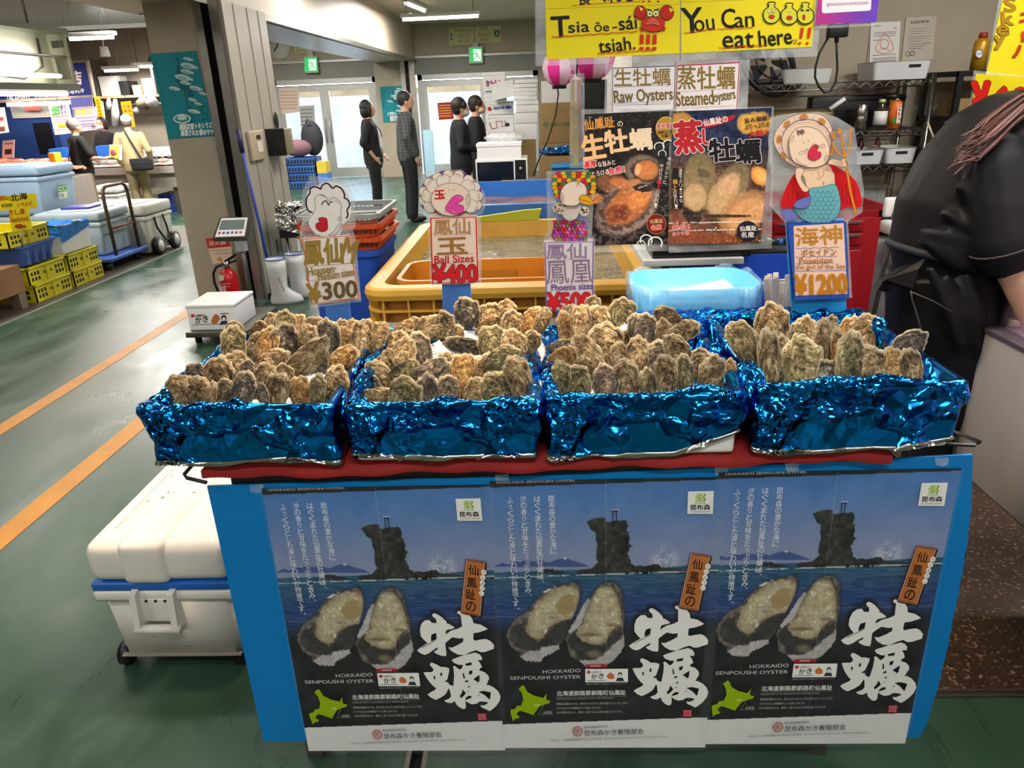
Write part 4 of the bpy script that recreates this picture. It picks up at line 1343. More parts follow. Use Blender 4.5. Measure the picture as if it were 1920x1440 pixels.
def card(a,pts,border,fillc,bw):
 a.slab(pts,fillc,0.0010)
 c=np.mean(np.array(pts),0)
 ins=[tuple(np.array(p)+(c-np.array(p))/np.linalg.norm(c-np.array(p))*bw*0.7)for p in pts]
 a.fill(pts,fillc)
 a.line(ins,bw,border,closed=True)
t=sign_base('price_sign','hand-drawn 300 yen price sign with a white oyster face and gold lettering',smooth_poly(ZA([(395,150),(500,128),(620,150),(700,205),(740,290),(735,400),(720,500)]),3)[:18]+ZA([(722,520),(745,580),(790,1060),(410,1112),(370,900),(330,600),(330,520),(355,420),(340,310),(350,220)]),ZA([(510,1040),(690,1030),(716,1240),(528,1220)]))
a=Art(SP)
head=smooth_poly(ZA([(470,190),(500,170),(560,165),(620,180),(690,250),(708,330),(705,420),(670,470),(645,490),(640,540),(600,575),(530,585),(450,560),(400,500),(390,450),(410,400),(385,370),(372,300),(385,240),(420,200)]))
a.slab(head,'#f3ece6',0.001);a.fill(head,'#f3ece6')
a.line(smooth_poly(ZA([(425,395),(388,370),(376,320),(384,275),(404,250),(408,215),(440,200),(472,210),(486,218),(498,188),(538,175),(575,212),(600,195),(642,215),(665,262),(662,282),(690,300),(703,340),(682,378),(690,412),(668,450),(645,472)]),3)[:-6],3.0,'#2b1f3f')
a.line(smooth_poly(ZA([(440,320),(450,275),(490,258),(530,280),(545,305),(580,280),(620,300),(640,340),(635,400),(640,450),(640,510),(600,560),(540,580),(460,560),(400,500),(395,450),(430,400),(445,360)])),0.8,INK,closed=True)
a.line(smooth_poly(ZA([(500,338),(508,312),(528,308),(545,338),(555,316),(578,318),(592,357)]),4)[:-7],2.0,INK)
for p in([(480,265),(505,268),(518,280)],[(590,300),(612,312),(622,330)]):
 a.line(ZA(p),0.8,INK)
lips=smooth_poly(ZA([(450,500),(455,475),(477,466),(470,440),(495,430),(530,440),(537,480),(535,520),(500,538),(465,525)]))
a.fill(lips,RED);a.line(lips,1.0,INK,closed=True)
a.line(ZA([(500,480),(520,470),(530,476)]),0.8,'#7a0f18')
for x,y in((520,403),(558,413),(480,563),(508,567),(528,565),(460,312)):
 a.ell(480+x/4,300+y/4,0.7,0.7,INK,n=8)
a.line(smooth_poly(ZA([(545,565),(590,530),(622,480),(634,482),(625,520),(590,555)])),0.7,INK,closed=True)
a.line(smooth_poly(ZA([(622,428),(632,428),(630,455),(620,452)])),0.7,INK,closed=True)
card(a,ZA([(345,590),(700,560),(778,1042),(420,1085)]),'#de6a32','#f1e6df',2.6)
za=lambda x,y:(480+x/4.0,300+y/4.0)
a.text('鳳仙',za(365,790),za(655,770),47,GOLD,0.045,wob=0.01)
a.text('M',za(632,745),za(728,772),43,GOLD,0.05)
a.line([za(385,797),za(560,785),za(737,770)],0.7,'#7c6550')
a.text('Housen·',za(393,868),za(606,838),15,GOLD,0.05)
a.text('Medium sizes',za(472,905),za(738,862),14,GOLD,0.045)
a.line([za(402,905),za(500,890)],0.6,'#7c6550')
a.text('¥',za(412,1072),za(500,1052),36,GOLD,0.07)
a.text('300',za(508,1042),za(764,1022),31,'#66542c',0.05)
a.line([za(540,1052),za(640,1046),za(745,1032)],0.8,'#66542c')
a.obj('drawing',t)
t=sign_base('price_sign','hand-drawn 400 yen price sign with a purple-petalled pink-lipped face',ZA([(1240,85),(1540,72),(1660,165),(1715,250),(1730,330),(1690,430),(1692,930),(1305,945),(1290,460),(1225,330),(1240,180)]),ZA([(1392,900),(1608,895),(1612,1120),(1400,1145)]))
a=Art(SP)
cx,cy=1462,290
ringp=smooth_poly(ZA([(cx+(232 if k%2 else 216)*cos(2*pi*k/26),cy-20+(192 if k%2 else 180)*sin(2*pi*k/26))for k in range(26)]),2)
a.slab(ringp,'#f2e2d2',0.001);a.fill(ringp,'#f2e2d2')
for i,ang in enumerate(range(-200,30,23)):
 q=za(cx+192*cos(R(ang)),cy-15+158*sin(R(ang)))
 a.ell(*q,11,11,'#8b3fa8' if i%2==0 else '#c99a72');a.ring(*q,11,11,0.6,INK)
for i,ang in enumerate(range(-188,20,23)):
 q=za(cx+205*cos(R(ang)),cy-10+172*sin(R(ang)))
 a.ell(*q,9.5,9.5,'#f6e6d6');a.ring(*q,9.5,9.5,0.6,INK)
for ang in(-205,-172,-140,-108,-74,-40,-6,24):
 q=za(cx+165*cos(R(ang)),cy-5+138*sin(R(ang)))
 a.ell(*q,13.5,12.5,'#f6e6d6');a.ring(*q,13.5,12.5,0.6,INK)
 for d in(-4,0,4):
  a.line([(q[0]+8*cos(R(ang+d*5)),q[1]+8*sin(R(ang+d*5))),(q[0]+12*cos(R(ang+d*4)),q[1]+12*sin(R(ang+d*4)))],0.5,INK)
a.ell(*za(1465,292),37,31,'#f7dfc8',n=40);a.ring(*za(1465,292),37,31,0.8,INK)
a.text('玉',za(1345,288),za(1420,284),15.5,'#d3202a',0.07,out=(1.0,'#fbeee2'))
for x,y in((1452,218),(1488,218),(1420,256)):
 a.ell(*za(x,y),0.9,0.9,INK,n=8)
lips=smooth_poly(ZA([(1425,362),(1450,310),(1495,262),(1540,262),(1558,288),(1518,318),(1500,326),(1556,338),(1556,384),(1505,402),(1455,388)]))
a.fill(lips,'#e64aa6');a.line(lips,0.9,'#a01a50',closed=True)
for p in([(1515,275),(1538,272),(1545,285)],[(1470,378),(1500,388)]):
 a.line(ZA(p),0.7,'#fbd4ea')
a.line(smooth_poly(ZA([(1590,250),(1600,300),(1585,340),(1580,300)])),0.7,INK,closed=True)
a.line(smooth_poly(ZA([(1340,365),(1365,380),(1395,405),(1370,400)])),0.7,INK,closed=True)
card(a,ZA([(1310,425),(1657,415),(1672,912),(1325,924)]),'#d8262e','#f7dcc9',3.0)
a.text('鳳仙',za(1340,556),za(1608,546),29,'#c08f62',0.035,wob=0.012)
a.line([za(1340,562),za(1480,552),za(1620,549)],0.6,'#8e5f43')
a.text('玉',za(1365,702),za(1590,692),30,'#a9713c',0.045)
a.line([za(1370,702),za(1500,692),za(1630,695)],0.6,'#8e5f43')
a.text('Ball Sizes',za(1345,768),za(1637,756),14,'#c4232e',0.045)
a.line([za(1345,770),za(1450,765),za(1500,770)],0.5,'#8e5f43')
a.text('¥400',za(1338,912),za(1660,904),33,'#d8202c',0.07,out=(1.0,'#3a1214'))
a.obj('drawing',t)
zb=lambda x,y:(960+x/4.0,300+y/4.0)
t=sign_base('price_sign','hand-drawn 500 yen price sign with a bird in a cap of coloured dots',ZB([(258,85),(570,72),(620,140),(610,300),(600,560),(625,600),(620,1120),(255,1135),(235,600),(265,520)]),ZB([(330,270),(560,270),(545,1120),(330,1120)]))
a=Art(SP)
sk=smooth_poly(ZB([(318,470),(360,450),(500,448),(545,470),(552,530),(545,592),(310,596),(305,530)]),2)
a.slab(sk,'#a83a78',0.001);a.fill(sk,'#a83a78')
rr=random.Random(8)
for j in range(6):
 for i in range(9):
  x=322+i*27+(j%2)*13;y=468+j*24
  c=rr.choice(['#d94f9b','#e8322f','#b45ab8','#8a8a3a','#e77ab8','#c02a6a','#7a4a9a'])
  q=zb(x,y);ro=rr.uniform(-35,35)
  a.ell(*q,4.3,2.9,c,rot=55+ro,n=10);a.ring(*q,4.3,2.9,0.4,INK,rot=55+ro)
a.fill(ZB([(365,335),(512,335),(500,400),(485,430),(440,452),(400,442),(375,410)]),'#f1e4da')
for p in([(372,395),(385,425),(410,440)],[(500,395),(488,425),(470,440)],[(430,435),(440,445),(448,434)]):
 a.line(ZB(p),0.8,INK)
for(x,y,w_,h_)in((360,357,55,38),(540,376,32,33)):
 q=zb(x,y)
 a.ell(*q,w_/4+1,h_/4+1,'#f1e4da',rot=12)
 for k in range(20):
  u,v=rr.uniform(-1,1),rr.uniform(-1,1)
  if u*u+v*v<0.85:
   a.ell(q[0]+u*w_/4.4,q[1]+v*h_/4.4,2.1,1.6,rr.choice(['#3d6b3f','#c43a2c','#8a5a2a','#caa23a','#4a3a2a']),n=8)
hp=smooth_poly(ZB([(310,240),(305,150),(330,100),(400,85),(540,83),(600,120),(612,190),(590,260),(560,240),(360,275)]),2)
a.slab(hp,'#3f6e3d',0.001);a.fill(hp,'#3f6e3d')
cc=['#d62a30','#f0a01e','#4d7a4a','#e8c02a']
for j,(y,x0,x1)in enumerate(((98,345,575),(122,325,600),(146,318,606),(172,318,380),(172,545,606),(200,318,362),(200,560,606),(228,330,362),(228,565,600),(255,345,360))):
 n=max(1,int((x1-x0)/34))
 for i in range(n+1):
  q=zb(x0+(x1-x0)*i/n,y)
  a.ell(*q,5.2,4.6,cc[(i*3+j)%4],n=14);a.ring(*q,5.2,4.6,0.5,INK)
hd=smooth_poly(ZB([(357,260),(375,200),(420,160),(480,150),(535,170),(556,215),(548,260),(505,275),(505,308),(470,330),(410,330),(370,308)]))
a.fill(hd,'#f7dfca');a.line(hd,0.9,INK,closed=True)
bk=smooth_poly(ZB([(500,268),(540,250),(585,275),(606,318),(560,325),(508,308)]))
a.fill(bk,'#f5ac1c');a.line(bk,0.9,INK,closed=True);a.line(ZB([(505,285),(550,295),(600,314)]),0.7,INK)
a.text('ホ',zb(478,182),zb(508,180),5.5,INK,0.0)
for x,y in((477,193),(508,190)):
 a.ell(*zb(x,y),0.8,0.8,INK,n=8)
a.line(smooth_poly(ZB([(365,245),(378,240),(385,290),(375,295)])),0.7,INK,closed=True)
card(a,ZB([(243,602),(606,591),(602,1107),(258,1110)]),'#7348a8','#e6dbe0',2.2)
a.text('鳳仙',zb(256,728),zb(552,720),28,'#9d82a4',0.03,wob=0.012)
a.line([zb(262,738),zb(545,722)],0.5,'#8a6f8a')
a.text('鳳凰',zb(258,914),zb(604,898),43,'#8c7089',0.012)
a.text('Phoenix sizes',zb(295,960),zb(600,946),11.5,'#5d3d84',0.035)
a.text('¥500',zb(270,1100),zb(590,1092),31,'#dd202a',0.07,out=(0.9,'#4a2036'))
a.obj('drawing',t)
zc=lambda x,y:(1440+x/4.0,300+y/4.0)
zd=lambda x,y:(1440+x/4.0,y/4.0)
t=sign_base('price_sign','hand-drawn 1200 yen price sign with a merman holding a trident',[(1445,220),(1488,212),(1532,209),(1570,220),(1602,240),(1612,300),(1620,358),(1617,398),(1590,415),(1598,558),(1488,562),(1472,418),(1443,385),(1447,338),(1440,260)],ZC_([(135,455),(575,440),(596,1220),(190,1230)]),stem_mat=mat('pale_blue_strip','#1f93dd',rough=0.45,var=0.04))
a=Art(SP)
capeL=smooth_poly(ZC_([(205,100),(240,140),(300,235),(302,300),(240,355),(150,362),(98,355),(112,270),(150,180)]),3)
capeR=smooth_poly(ZC_([(455,40),(530,60),(620,120),(675,190),(702,345),(600,352),(535,362),(500,190)]),3)
a.fill(capeL,'#d3161c');a.fill(capeR,'#d3161c')
for x in(140,170,205):
 a.line(ZC_([(x,330),(x+15,290),(x+8,250),(x+30,210)]),0.7,'#7a0a10')
for x in(560,590,620,650):
 a.line(ZC_([(x-10,180),(x,230),(x-5,280),(x+6,330)]),0.7,'#7a0a10')
a.fill(smooth_poly(ZC_([(205,60),(270,30),(460,40),(500,180),(400,205),(300,220),(275,130)]),2),'#f6d2ae')
ct=smooth_poly(ZD([(45,1080),(50,1000),(110,915),(185,870),(300,848),(400,862),(468,930),(482,1030),(468,1100),(440,1200),(300,1262),(180,1240),(95,1165)]),3)
a.slab(ct,'#f0d0b4',0.001);a.fill(ct,'#f0d0b4');a.line(ct,1.0,'#6a4a78',closed=True)
for i in range(13):
 an=R(-215+i*20)
 q=zd(285+205*cos(an),1060+185*sin(an))
 if i%2==0:
  a.ell(*q,8,5,'#c98a3a',rot=-125+i*20,n=12)
 a.line([zd(285+190*cos(an),1060+170*sin(an)),zd(285+225*cos(an),1060+205*sin(an))],0.5,'#6a4a78')
a.ring(*zd(285,1065),47,43,1.4,'#7a5596',a0=-230,a1=60)
fc=smooth_poly(ZD([(155,1120),(160,1030),(210,965),(290,950),(380,980),(440,1060),(458,1140),(430,1220),(340,1256),(240,1240),(180,1200)]))
a.fill(fc,'#f7d8ba');a.line(fc,0.9,'#4a3038',closed=True)
a.text('神',zd(212,1022),zd(272,1010),11.5,'#2a1c18',0.02)
for x,y in((262,1068),(298,1056),(322,1302-0),(437,1272)):
 a.ell(*zd(x,y),1.0,1.0,'#3a2420' if y<1200 else '#c02c34',n=8)
lips=smooth_poly(ZD([(295,1170),(305,1120),(345,1086),(372,1100),(362,1132),(388,1140),(390,1175),(350,1200),(312,1196)]))
a.fill(lips,'#d8304e');a.line(lips,0.8,'#7a1428',closed=True)
for p in([(225,1150),(245,1135),(270,1130),(285,1110),(290,1120),(265,1150),(240,1158)],[(325,1085),(350,1080),(385,1090),(410,1078),(420,1095),(395,1105)],[(165,1060),(180,1020),(190,1022),(178,1062)],[(205,1190),(240,1225),(290,1240),(250,1240),(212,1215)],[(430,1165),(442,1170),(425,1205),(415,1200)]):
 a.line(smooth_poly(ZD(p),3),0.6,'#4a3038',closed=True)
a.line(ZD([(365,1275),(380,1330),(355,1340),(375,1348),(410,1310),(412,1262)]),0.7,'#4a3038')
arm=smooth_poly(ZC_([(208,60),(202,130),(250,225),(285,235),(302,212),(270,185),(242,130),(265,70)]),3)
a.fill(arm,'#f6d2ae');a.line(arm,0.7,'#4a3038',closed=True)
arm2=smooth_poly(ZD([(470,1190),(540,1200),(575,1195),(585,1235),(550,1252),(480,1235),(440,1225)]),3)
a.fill(arm2,'#f6d2ae');a.line(arm2,0.7,'#4a3038',closed=True)
a.text('3',zc(400,187),zc(414,186),6,'#4a3038')
tail=smooth_poly(ZC_([(305,215),(400,200),(495,180),(530,270),(536,340),(515,410),(460,460),(370,476),(270,450),(205,395),(182,356),(275,358),(308,300)]),3)
a.fill(tail,'#6db3bd');a.line(tail,0.9,'#3a4a58',closed=True)
tp_=ZC_([(305,215),(400,200),(495,180),(530,270),(536,340),(515,410),(460,460),(370,476),(270,450),(205,395),(182,356),(275,358),(308,300)])
for j in range(8):
 for i in range(10):
  x=195+i*38+(j%2)*19;y=225+j*32
  q=zc(x,y)
  if inside(np.array([q[0]]),np.array([q[1]+3]),tp_)[0]and inside(np.array([q[0]-4.5]),np.array([q[1]]),tp_)[0]and inside(np.array([q[0]+4.5]),np.array([q[1]]),tp_)[0]:
   a.ring(q[0],q[1],4.8,5.5,0.7,'#3f5f78',a0=0,a1=180)
for p in([(185,350),(195,310),(240,285),(303,270),(300,330),(262,358)],[(90,375),(160,362),(212,420),(170,446),(118,440)]):
 q=smooth_poly(ZC_(p),3);a.fill(q,'#6a74b8');a.line(q,0.7,'#3a3a68',closed=True)
a.line([zd(528,970),zd(556,1160),zd(575,1260)]+[zc(600,220),zc(642,392)],[4.0,4.6,5,5,5.5],'#7a4410')
a.line([zd(528,970),zd(556,1160),zd(575,1260)]+[zc(600,220),zc(642,392)],[2.8,3.4,3.8,3.8,4.3],'#e08a24')
a.fill(ZD([(498,1000),(515,960),(545,985),(530,998)]),'#e08a24')
a.line(ZD([(612,962),(596,1000),(605,1060),(580,1140),(556,1166)]),[4,3.5,3.2,3,3],'#e08a24')
a.line(ZD([(470,1060),(485,1110),(520,1150),(556,1166)]),[3.5,3.2,3,3],'#e08a24')
for k in range(4):
 q=zd(552+k*1.5,1196+k*14);a.ell(*q,4.6,1.9,'#f6d2ae',rot=-8,n=10);a.ring(*q,4.6,1.9,0.4,'#4a3038',rot=-8)
card(a,ZC_([(135,470),(570,455),(594,1028),(186,1042)]),'#2a52ae','#2a52ae',1.0)
a.fill(ZC_([(178,488),(550,466),(578,994),(192,1006)]),'#f7d0b8')
a.text('海神',zc(195,640),zc(540,618),34,'#c48636',0.04,wob=0.01)
for y,x1 in((655,515),(720,500),(770,480),(825,575)):
 a.line([zc(190+k*(x1-190)/9,y+(3 if k%2 else-3)-k*1.0)for k in range(10)],0.9,'#3a52b0')
a.text('ポセイドン',zc(235,714),zc(496,702),13,'#a9681f',0.03)
a.text('Poseidon',zc(220,768),zc(466,760),10,'#a9681f',0.03)
a.text('the got of the Sea',zc(190,820),zc(562,812),11,'#a9681f',0.02)
a.text('¥1200',zc(190,1000),zc(576,985),37,'#c27d20',0.075)
a.obj('drawing',t)
YH=2.55
HP=vplane(YH)
def hanging(name,label,cat,filmpts,y=YH,a_=0.2,group=None):
 w=np.array([vplane(y)(*p)for p in filmpts])
 t=thing(name,label,cat,((w[:,0].min()+w[:,0].max())/2,y,w[:,2].min()),0,group)
 f=Art(vplane(y+0.002));f.slab(filmpts,film('hanging_film',(225,230,236),a_),0.0006)
 f.obj('laminate',t)
 return t
zh=lambda x,y:(960+x/4.0,y/4.0)
t=hanging('hanging_sign','yellow hand-lettered sign with a red crab, hanging at the top of the picture','sign',[(1003,-46),(1276,-46),(1275,114),(1004,124)],group='yellow hand-lettered signs')
a=Art(HP)
a.slab([(1021,-46),(1275,-46),(1274,100),(1025,112)],'#f0dc1c',0.001)
a.fill([(1021,-46),(1275,-46),(1274,100),(1025,112)],'#f0dc1c')
a.line([(1022,17),(1275,8)],0.6,'#8a7a10')
a.text('食べれる',(1083,10),(1190,3),26,INK,0.03)
a.line([(1072,11),(1120,7),(1170,4),(1200,3)],1.2,'#c8321c')
for x in(1206,1217,1234):
 a.ell(x,3,3,1.8,'#c8321c')
a.text('T',zh(300,280),zh(436,272),38,'#16141a',0.035)
a.text('sia',zh(425,248),zh(582,238),20,'#16141a',0.02)
a.text('ōe',zh(620,240),zh(730,232),17,'#16141a',0.015)
a.text('-',zh(752,212),zh(790,210),2.4,'#16141a')
a.text('sái',zh(805,228),zh(940,215),25,'#16141a',0.015)
a.text('tsiah.',zh(655,398),zh(925,370),25,'#16141a',0.015)
for k in range(3):
 x=975+k*48
 a.line([zh(x,258),zh(x-4,330)],[7,8],'#d0301c');a.ell(*zh(x-4,362),4.5,3,'#d0301c')
for p0,p1 in(((300,278),(940,236)),((640,402),(1075,375))):
 a.line([zh(p0[0]+(p1[0]-p0[0])*k/14,p0[1]+(p1[1]-p0[1])*k/14+(4 if k%2 else-4))for k in range(15)],1.5,'#c8321c')
for(x,y,r_)in((962,95,46),(1160,95,52)):
 a.ell(*zh(x,y),r_/4,r_/4+1,'#c4261e');a.ring(*zh(x,y),r_/4,r_/4+1,0.9,'#2a1012')
a.fill(ZD([(0,0),(1,0),(1,1)])if 0 else[zh(950,50),zh(985,70),zh(965,85)],'#f0dc1c');a.fill([zh(1175,60),zh(1215,72),zh(1185,95)],'#f0dc1c')
for s_ in(-1,1):
 for k in range(3):
  a.line([zh(1055+s_*70,200+k*8),zh(1055+s_*(100+k*-8),215+k*14)],2.2,'#c4261e')
 a.line([zh(1055+s_*60,150),zh(1055+s_*95,120)],3.0,'#c4261e')
bd=smooth_poly([zh(*p)for p in((972,180),(985,140),(1060,125),(1130,140),(1142,185),(1120,225),(1055,240),(990,222))])
a.fill(bd,'#d22f22');a.line(bd,0.9,'#2a1012',closed=True)
for x in(1032,1076):
 a.ell(*zh(x,103),5.5,6,'#f3e8a0');a.ring(*zh(x,103),5.5,6,0.7,'#2a1012');a.ell(*zh(x,105),1.6,1.8,'#16141a',n=10)
a.line([zh(1008,70),zh(1045,82)],2.5,'#16141a');a.line([zh(1062,78),zh(1100,70)],2.5,'#16141a')
m_=smooth_poly([zh(*p)for p in((1000,170),(1050,132),(1104,165),(1100,195),(1050,182),(1005,190))])
a.fill(m_,'#e8604a');a.line(m_,0.8,'#2a1012',closed=True);a.line([zh(1003,172),zh(1050,160),zh(1102,172)],0.6,'#2a1012')
a.obj('lettering',t)
t=hanging('hanging_sign','yellow hand-lettered sign with three shell faces, hanging at the top of the picture','sign',[(1277,-46),(1546,-46),(1532,106),(1277,114)],group='yellow hand-lettered signs')
a=Art(HP)
a.slab([(1277,-46),(1533,-46),(1522,88),(1277,100)],'#f0dc1c',0.001);a.fill([(1277,-46),(1533,-46),(1522,88),(1277,100)],'#f0dc1c')
a.line([(1277,4),(1400,0)],0.6,'#8a7a10')
a.text('Y',zh(1275,248),zh(1430,240),46,'#16141a',0.03)
a.text('ou',zh(1372,242),zh(1522,225),22,'#16141a',0.025)
a.text('C',zh(1575,215),zh(1680,208),36,'#16141a',0.025)
a.text('an',zh(1672,208),zh(1818,198),20,'#16141a',0.025)
a.text('eat',zh(1580,362),zh(1812,355),27,'#16141a',0.025)
a.text('here',(1424,88),(1485,82),30,'#16141a',0.025)
a.text('ッ',(1486,83),(1495,82),9,'#16141a',0.02)
for x in(1503,1517):
 a.line([(x+1,52),(x-2,72)],[6,5],'#d0301c');a.ell(x-4,81,3,2.2,'#d0301c')
for p0,p1 in(((1290,250),(1520,215)),((1540,218),(1810,205)),((1550,362),(1900,340))):
 a.line([zh(p0[0]+(p1[0]-p0[0])*k/8,p0[1]+(p1[1]-p0[1])*k/8+(4 if k%2 else-4))for k in range(9)],1.4,'#c8321c')
for(x,y)in((1446,25),(1479,27),(1509,26)):
 o_=smooth_poly([(x-7,y-20),(x+7,y-20),(x+5,y-13),(x+14,y-4),(x+15,y+9),(x+6,y+18),(x-7,y+18),(x-15,y+8),(x-14,y-5),(x-5,y-13)],3)
 a.fill(o_,'#dcd838');a.line(o_,2.0,'#1c2410',closed=True)
 a.ell(x+(-3 if x>1500 else 0),y+7,5.5 if x<1500 else 2.5,4 if x<1500 else 5.5,'#cf2a24');a.ring(x+(-3 if x>1500 else 0),y+7,5.5 if x<1500 else 2.5,4 if x<1500 else 5.5,0.7,'#2a1012')
 for s_ in(-4,4):
  if x<1460:
   a.ell(x+s_,y-4,3.6,3.6,'#f3ec98');a.ring(x+s_,y-4,3.6,3.6,0.6,'#1c2410');a.ell(x+s_,y-4,1,1,INK,n=8)
  elif x<1500:
   a.ell(x+s_*0.6,y-4,0.9,0.9,INK,n=8)
  else:
   a.ell(x+s_*1.3-1,y-6,3.6,1.9,INK,n=12)
a.obj('lettering',t)
def social(px,py):
 k=ss(px+py*0.3,1530,1650)[...,None]
 return np.array([196,52,140.])*(1-k)+np.array([112,66,190.])*k+(fbm(px*.05,py*.05)[...,None]-.5)*14
t=hanging('hanging_sign','pink and purple social media card beside the yellow signs at the top','sign',[(1528,-40),(1655,-40),(1642,48),(1527,54)],y=YH-0.01,a_=0.15)
w0=vplane(YH-0.012)(1529,46)
w1=vplane(YH-0.012)(1643,42)
raster('card',(w0[0],YH-0.012,w0[2]+0.17),(w1[0]-w0[0],0,0),(0,0,-0.17),40,60,social,t)
a=Art(vplane(YH-0.013))
a.fill([(1542,-40),(1636,-40),(1633,17),(1630,20),(1544,25),(1541,22)],'#f1eff4')
a.text('@MARUSUIKAWAMURASUISAN',(1550,13),(1628,9.5),7,'#b05a8a',0.015)
a.obj('lettering',t)
t=hanging('hanging_card','white card lettered Raw Oysters in gold with a navy edge','sign',[(1135,120),(1266,114),(1264,211),(1133,216)],y=YH-0.004,a_=0.2,group='white lettered cards')
a=Art(vplane(YH-0.006))
card(a,[(1148,127),(1267,123),(1264,207),(1147,213)],'#3a4468','#e9e4e6',2.0)
a.text('生牡蠣',zh(768,650),zh(1188,640),33,'#8a7030',0.02)
a.line([zh(770,655),zh(1205,632)],0.6,'#7a5f9a')
a.text('Raw Oysters',zh(768,800),zh(1208,775),30,'#75602e',0.028)
for y in(775,790):
 a.line([zh(775,y),zh(1190,y-15)],0.5,'#4a4a8a')
a.obj('lettering',t)
t=hanging('hanging_card','white card lettered Steamed oysters in gold with a crimson edge','sign',[(1268,114),(1406,111),(1401,208),(1266,211)],y=YH-0.004,a_=0.2,group='white lettered cards')
a=Art(vplane(YH-0.006))
card(a,[(1269,122),(1388,116),(1383,207),(1265,211)],'#b8304e','#e9e4e6',3.0)
a.text('蒸牡蠣',zh(1245,672),zh(1672,668),43,'#8a7030',0.025)
a.line([zh(1240,690),zh(1680,660)],0.6,'#c07a9a')
a.text('Steamed',zh(1235,798),zh(1512,782),27,'#75602e',0.03)
a.text('oysters',zh(1522,790),zh(1682,762),21,'#75602e',0.025)
a.line([zh(1240,812),zh(1670,790)],0.5,'#c07a9a')
a.obj('lettering',t)
ZE=lambda*z:[(1080+x/5.33,200+y/5.33)for x,y in z]
ZF=lambda*z:[(1245+x/5.234,200+y/5.234)for x,y in z]
def blob(c,px,py,x,y,rx,ry,rot,col,pw=1.0,k=1.0,n=None):
 d,e=cos(R(rot)),sin(R(rot))
 u=((px-x)*d+(py-y)*e)/rx;v=(-(px-x)*e+(py-y)*d)/ry
 r=np.hypot(u,v)
 if n is not None:
  r=r+(n-0.5)*0.35
 s_=np.clip((1.08-r)/0.14,0,1)[...,None]*k*(1-0.25*np.clip(r,0,1)[...,None]**4)
 return c*(1-s_)+np.array(col,float)*s_
def paint_raw(px,py):
 n1=fbm(px*0.06,py*0.06);n2=fbm(px*0.2,py*0.2);n4=vnoise(px*0.45,py*0.45)
 c=np.array([27,24,24.])+(n1-0.5)[...,None]*26
 c=np.where(((n4>0.9)&(n2>.5)&(py<260))[...,None],c+70,c)
 for args in((1150,345,34,20,15,(104,70,50)),(1165,343,22,9,8,(160,96,50)),(1205,318,34,28,0,(110,96,88)),(1210,320,27,22,0,(40,32,30)),(1212,319,23,19,0,(172,108,62)),(1196,318,6,12,10,(196,150,110)),(1118,372,14,10,10,(150,92,56)),(1175,390,62,44,-32,(150,128,122)),(1172,388,55,38,-34,(52,44,44)),(1178,384,50,30,-38,(158,98,56)),(1200,370,26,16,-45,(186,118,66)),(1205,352,20,8,5,(40,34,34)),(1160,400,24,16,-10,(112,58,34)),(1162,400,12,8,-10,(92,42,26)),(1180,345,24,7,-18,(160,106,70))):
  c=blob(c,px,py,*args,n=n2)
 sp=((n4>0.76)&(n2>0.5)&(py>345)&(px>1100))
 c=c*(1-0.35*sp[...,None])+np.array([214,190,172.])*0.35*sp[...,None]
 c=c+(n2-0.5)[...,None]*46
 k=np.abs(px-1205-9*np.sin(py*0.35))<1.2
 c=mix(c,k&(np.abs(py-350)<3),(235,235,235))
 c=mix(c,(py>436)&(n2>0.52),(70,62,60))
 return c*1.18
def paint_steam(px,py):
 n1=fbm(px*0.06,py*0.06);n2=fbm(px*0.2,py*0.2);n4=vnoise(px*0.45,py*0.45)
 t_=ss(py,260,320)[...,None]
 c=np.array([30,38,66.])*(1-t_)+np.array([72,52,42.])*t_+(n1-0.5)[...,None]*50
 for args in((1275,232,26,22,0,(176,130,60)),(1420,232,30,22,-8,(196,150,72)),(1400,232,18,20,-8,(196,150,72)),(1272,440,45,60,60,(104,66,50)),(1340,448,80,12,6,(120,66,44)),(1300,400,20,18,0,(40,32,28)),(1312,340,32,54,4,(122,106,76)),(1303,370,22,26,0,(176,146,108)),(1318,325,12,8,30,(90,80,56)),(1312,300,20,10,0,(110,100,66)),(1368,356,30,54,32,(128,110,80)),(1356,366,24,44,32,(178,146,106)),(1370,345,14,22,30,(190,150,112)),(1392,318,14,10,30,(110,96,72)),(1396,398,52,36,-34,(170,126,84)),(1400,402,40,26,-34,(196,146,98)),(1425,330,15,20,-38,(222,150,76)),(1427,330,9,14,-38,(234,168,92)),(1350,405,60,3,0,(60,44,36))):
  c=blob(c,px,py,*args,n=n2)
 sp=(n4>0.84)&(n2>0.52)&(py>300)
 c=c*(1-0.35*sp[...,None])+np.array([226,206,176.])*0.35*sp[...,None]
 c=c+(n2-0.5)[...,None]*40
 c=mix(c,(py>425)&(n4>0.8)&(px>1340),(214,150,60))
 for y in(418.5,433):
  c=mix(c,(np.abs(py-y+(px-1250)*0.02)<0.8)&(n2>0.35),(205,205,205))
 return c*1.15
def oposter(name,label,l,r_,top,bot,fn,y,filmpts):
 t=hanging(name,label,'poster',filmpts,y=y+0.002,a_=0.14,group='oyster photo posters')
 p0=vplane(y)(l,top);p1=vplane(y)(r_,top);p2=vplane(y)(l,bot)
 MB().box(p0[0],p1[0],y+0.0006,y+0.0015,p2[2],p0[2],paint('#d8d4ce')).obj('sheet_back',t)
 raster('printed_sheet',(p0[0],y,p0[2]),(p1[0]-p0[0],0,0),(0,0,p2[2]-p0[2]),200,290,fn,t)
 return t,Art(vplane(y-0.0008),dz=0.00008)
t,a=oposter('photo_poster','dark raw oyster poster hanging behind the 500 yen sign',1096,1266,214,461,paint_raw,YH-0.012,[(1090,205),(1268,203),(1266,470),(1100,474)])
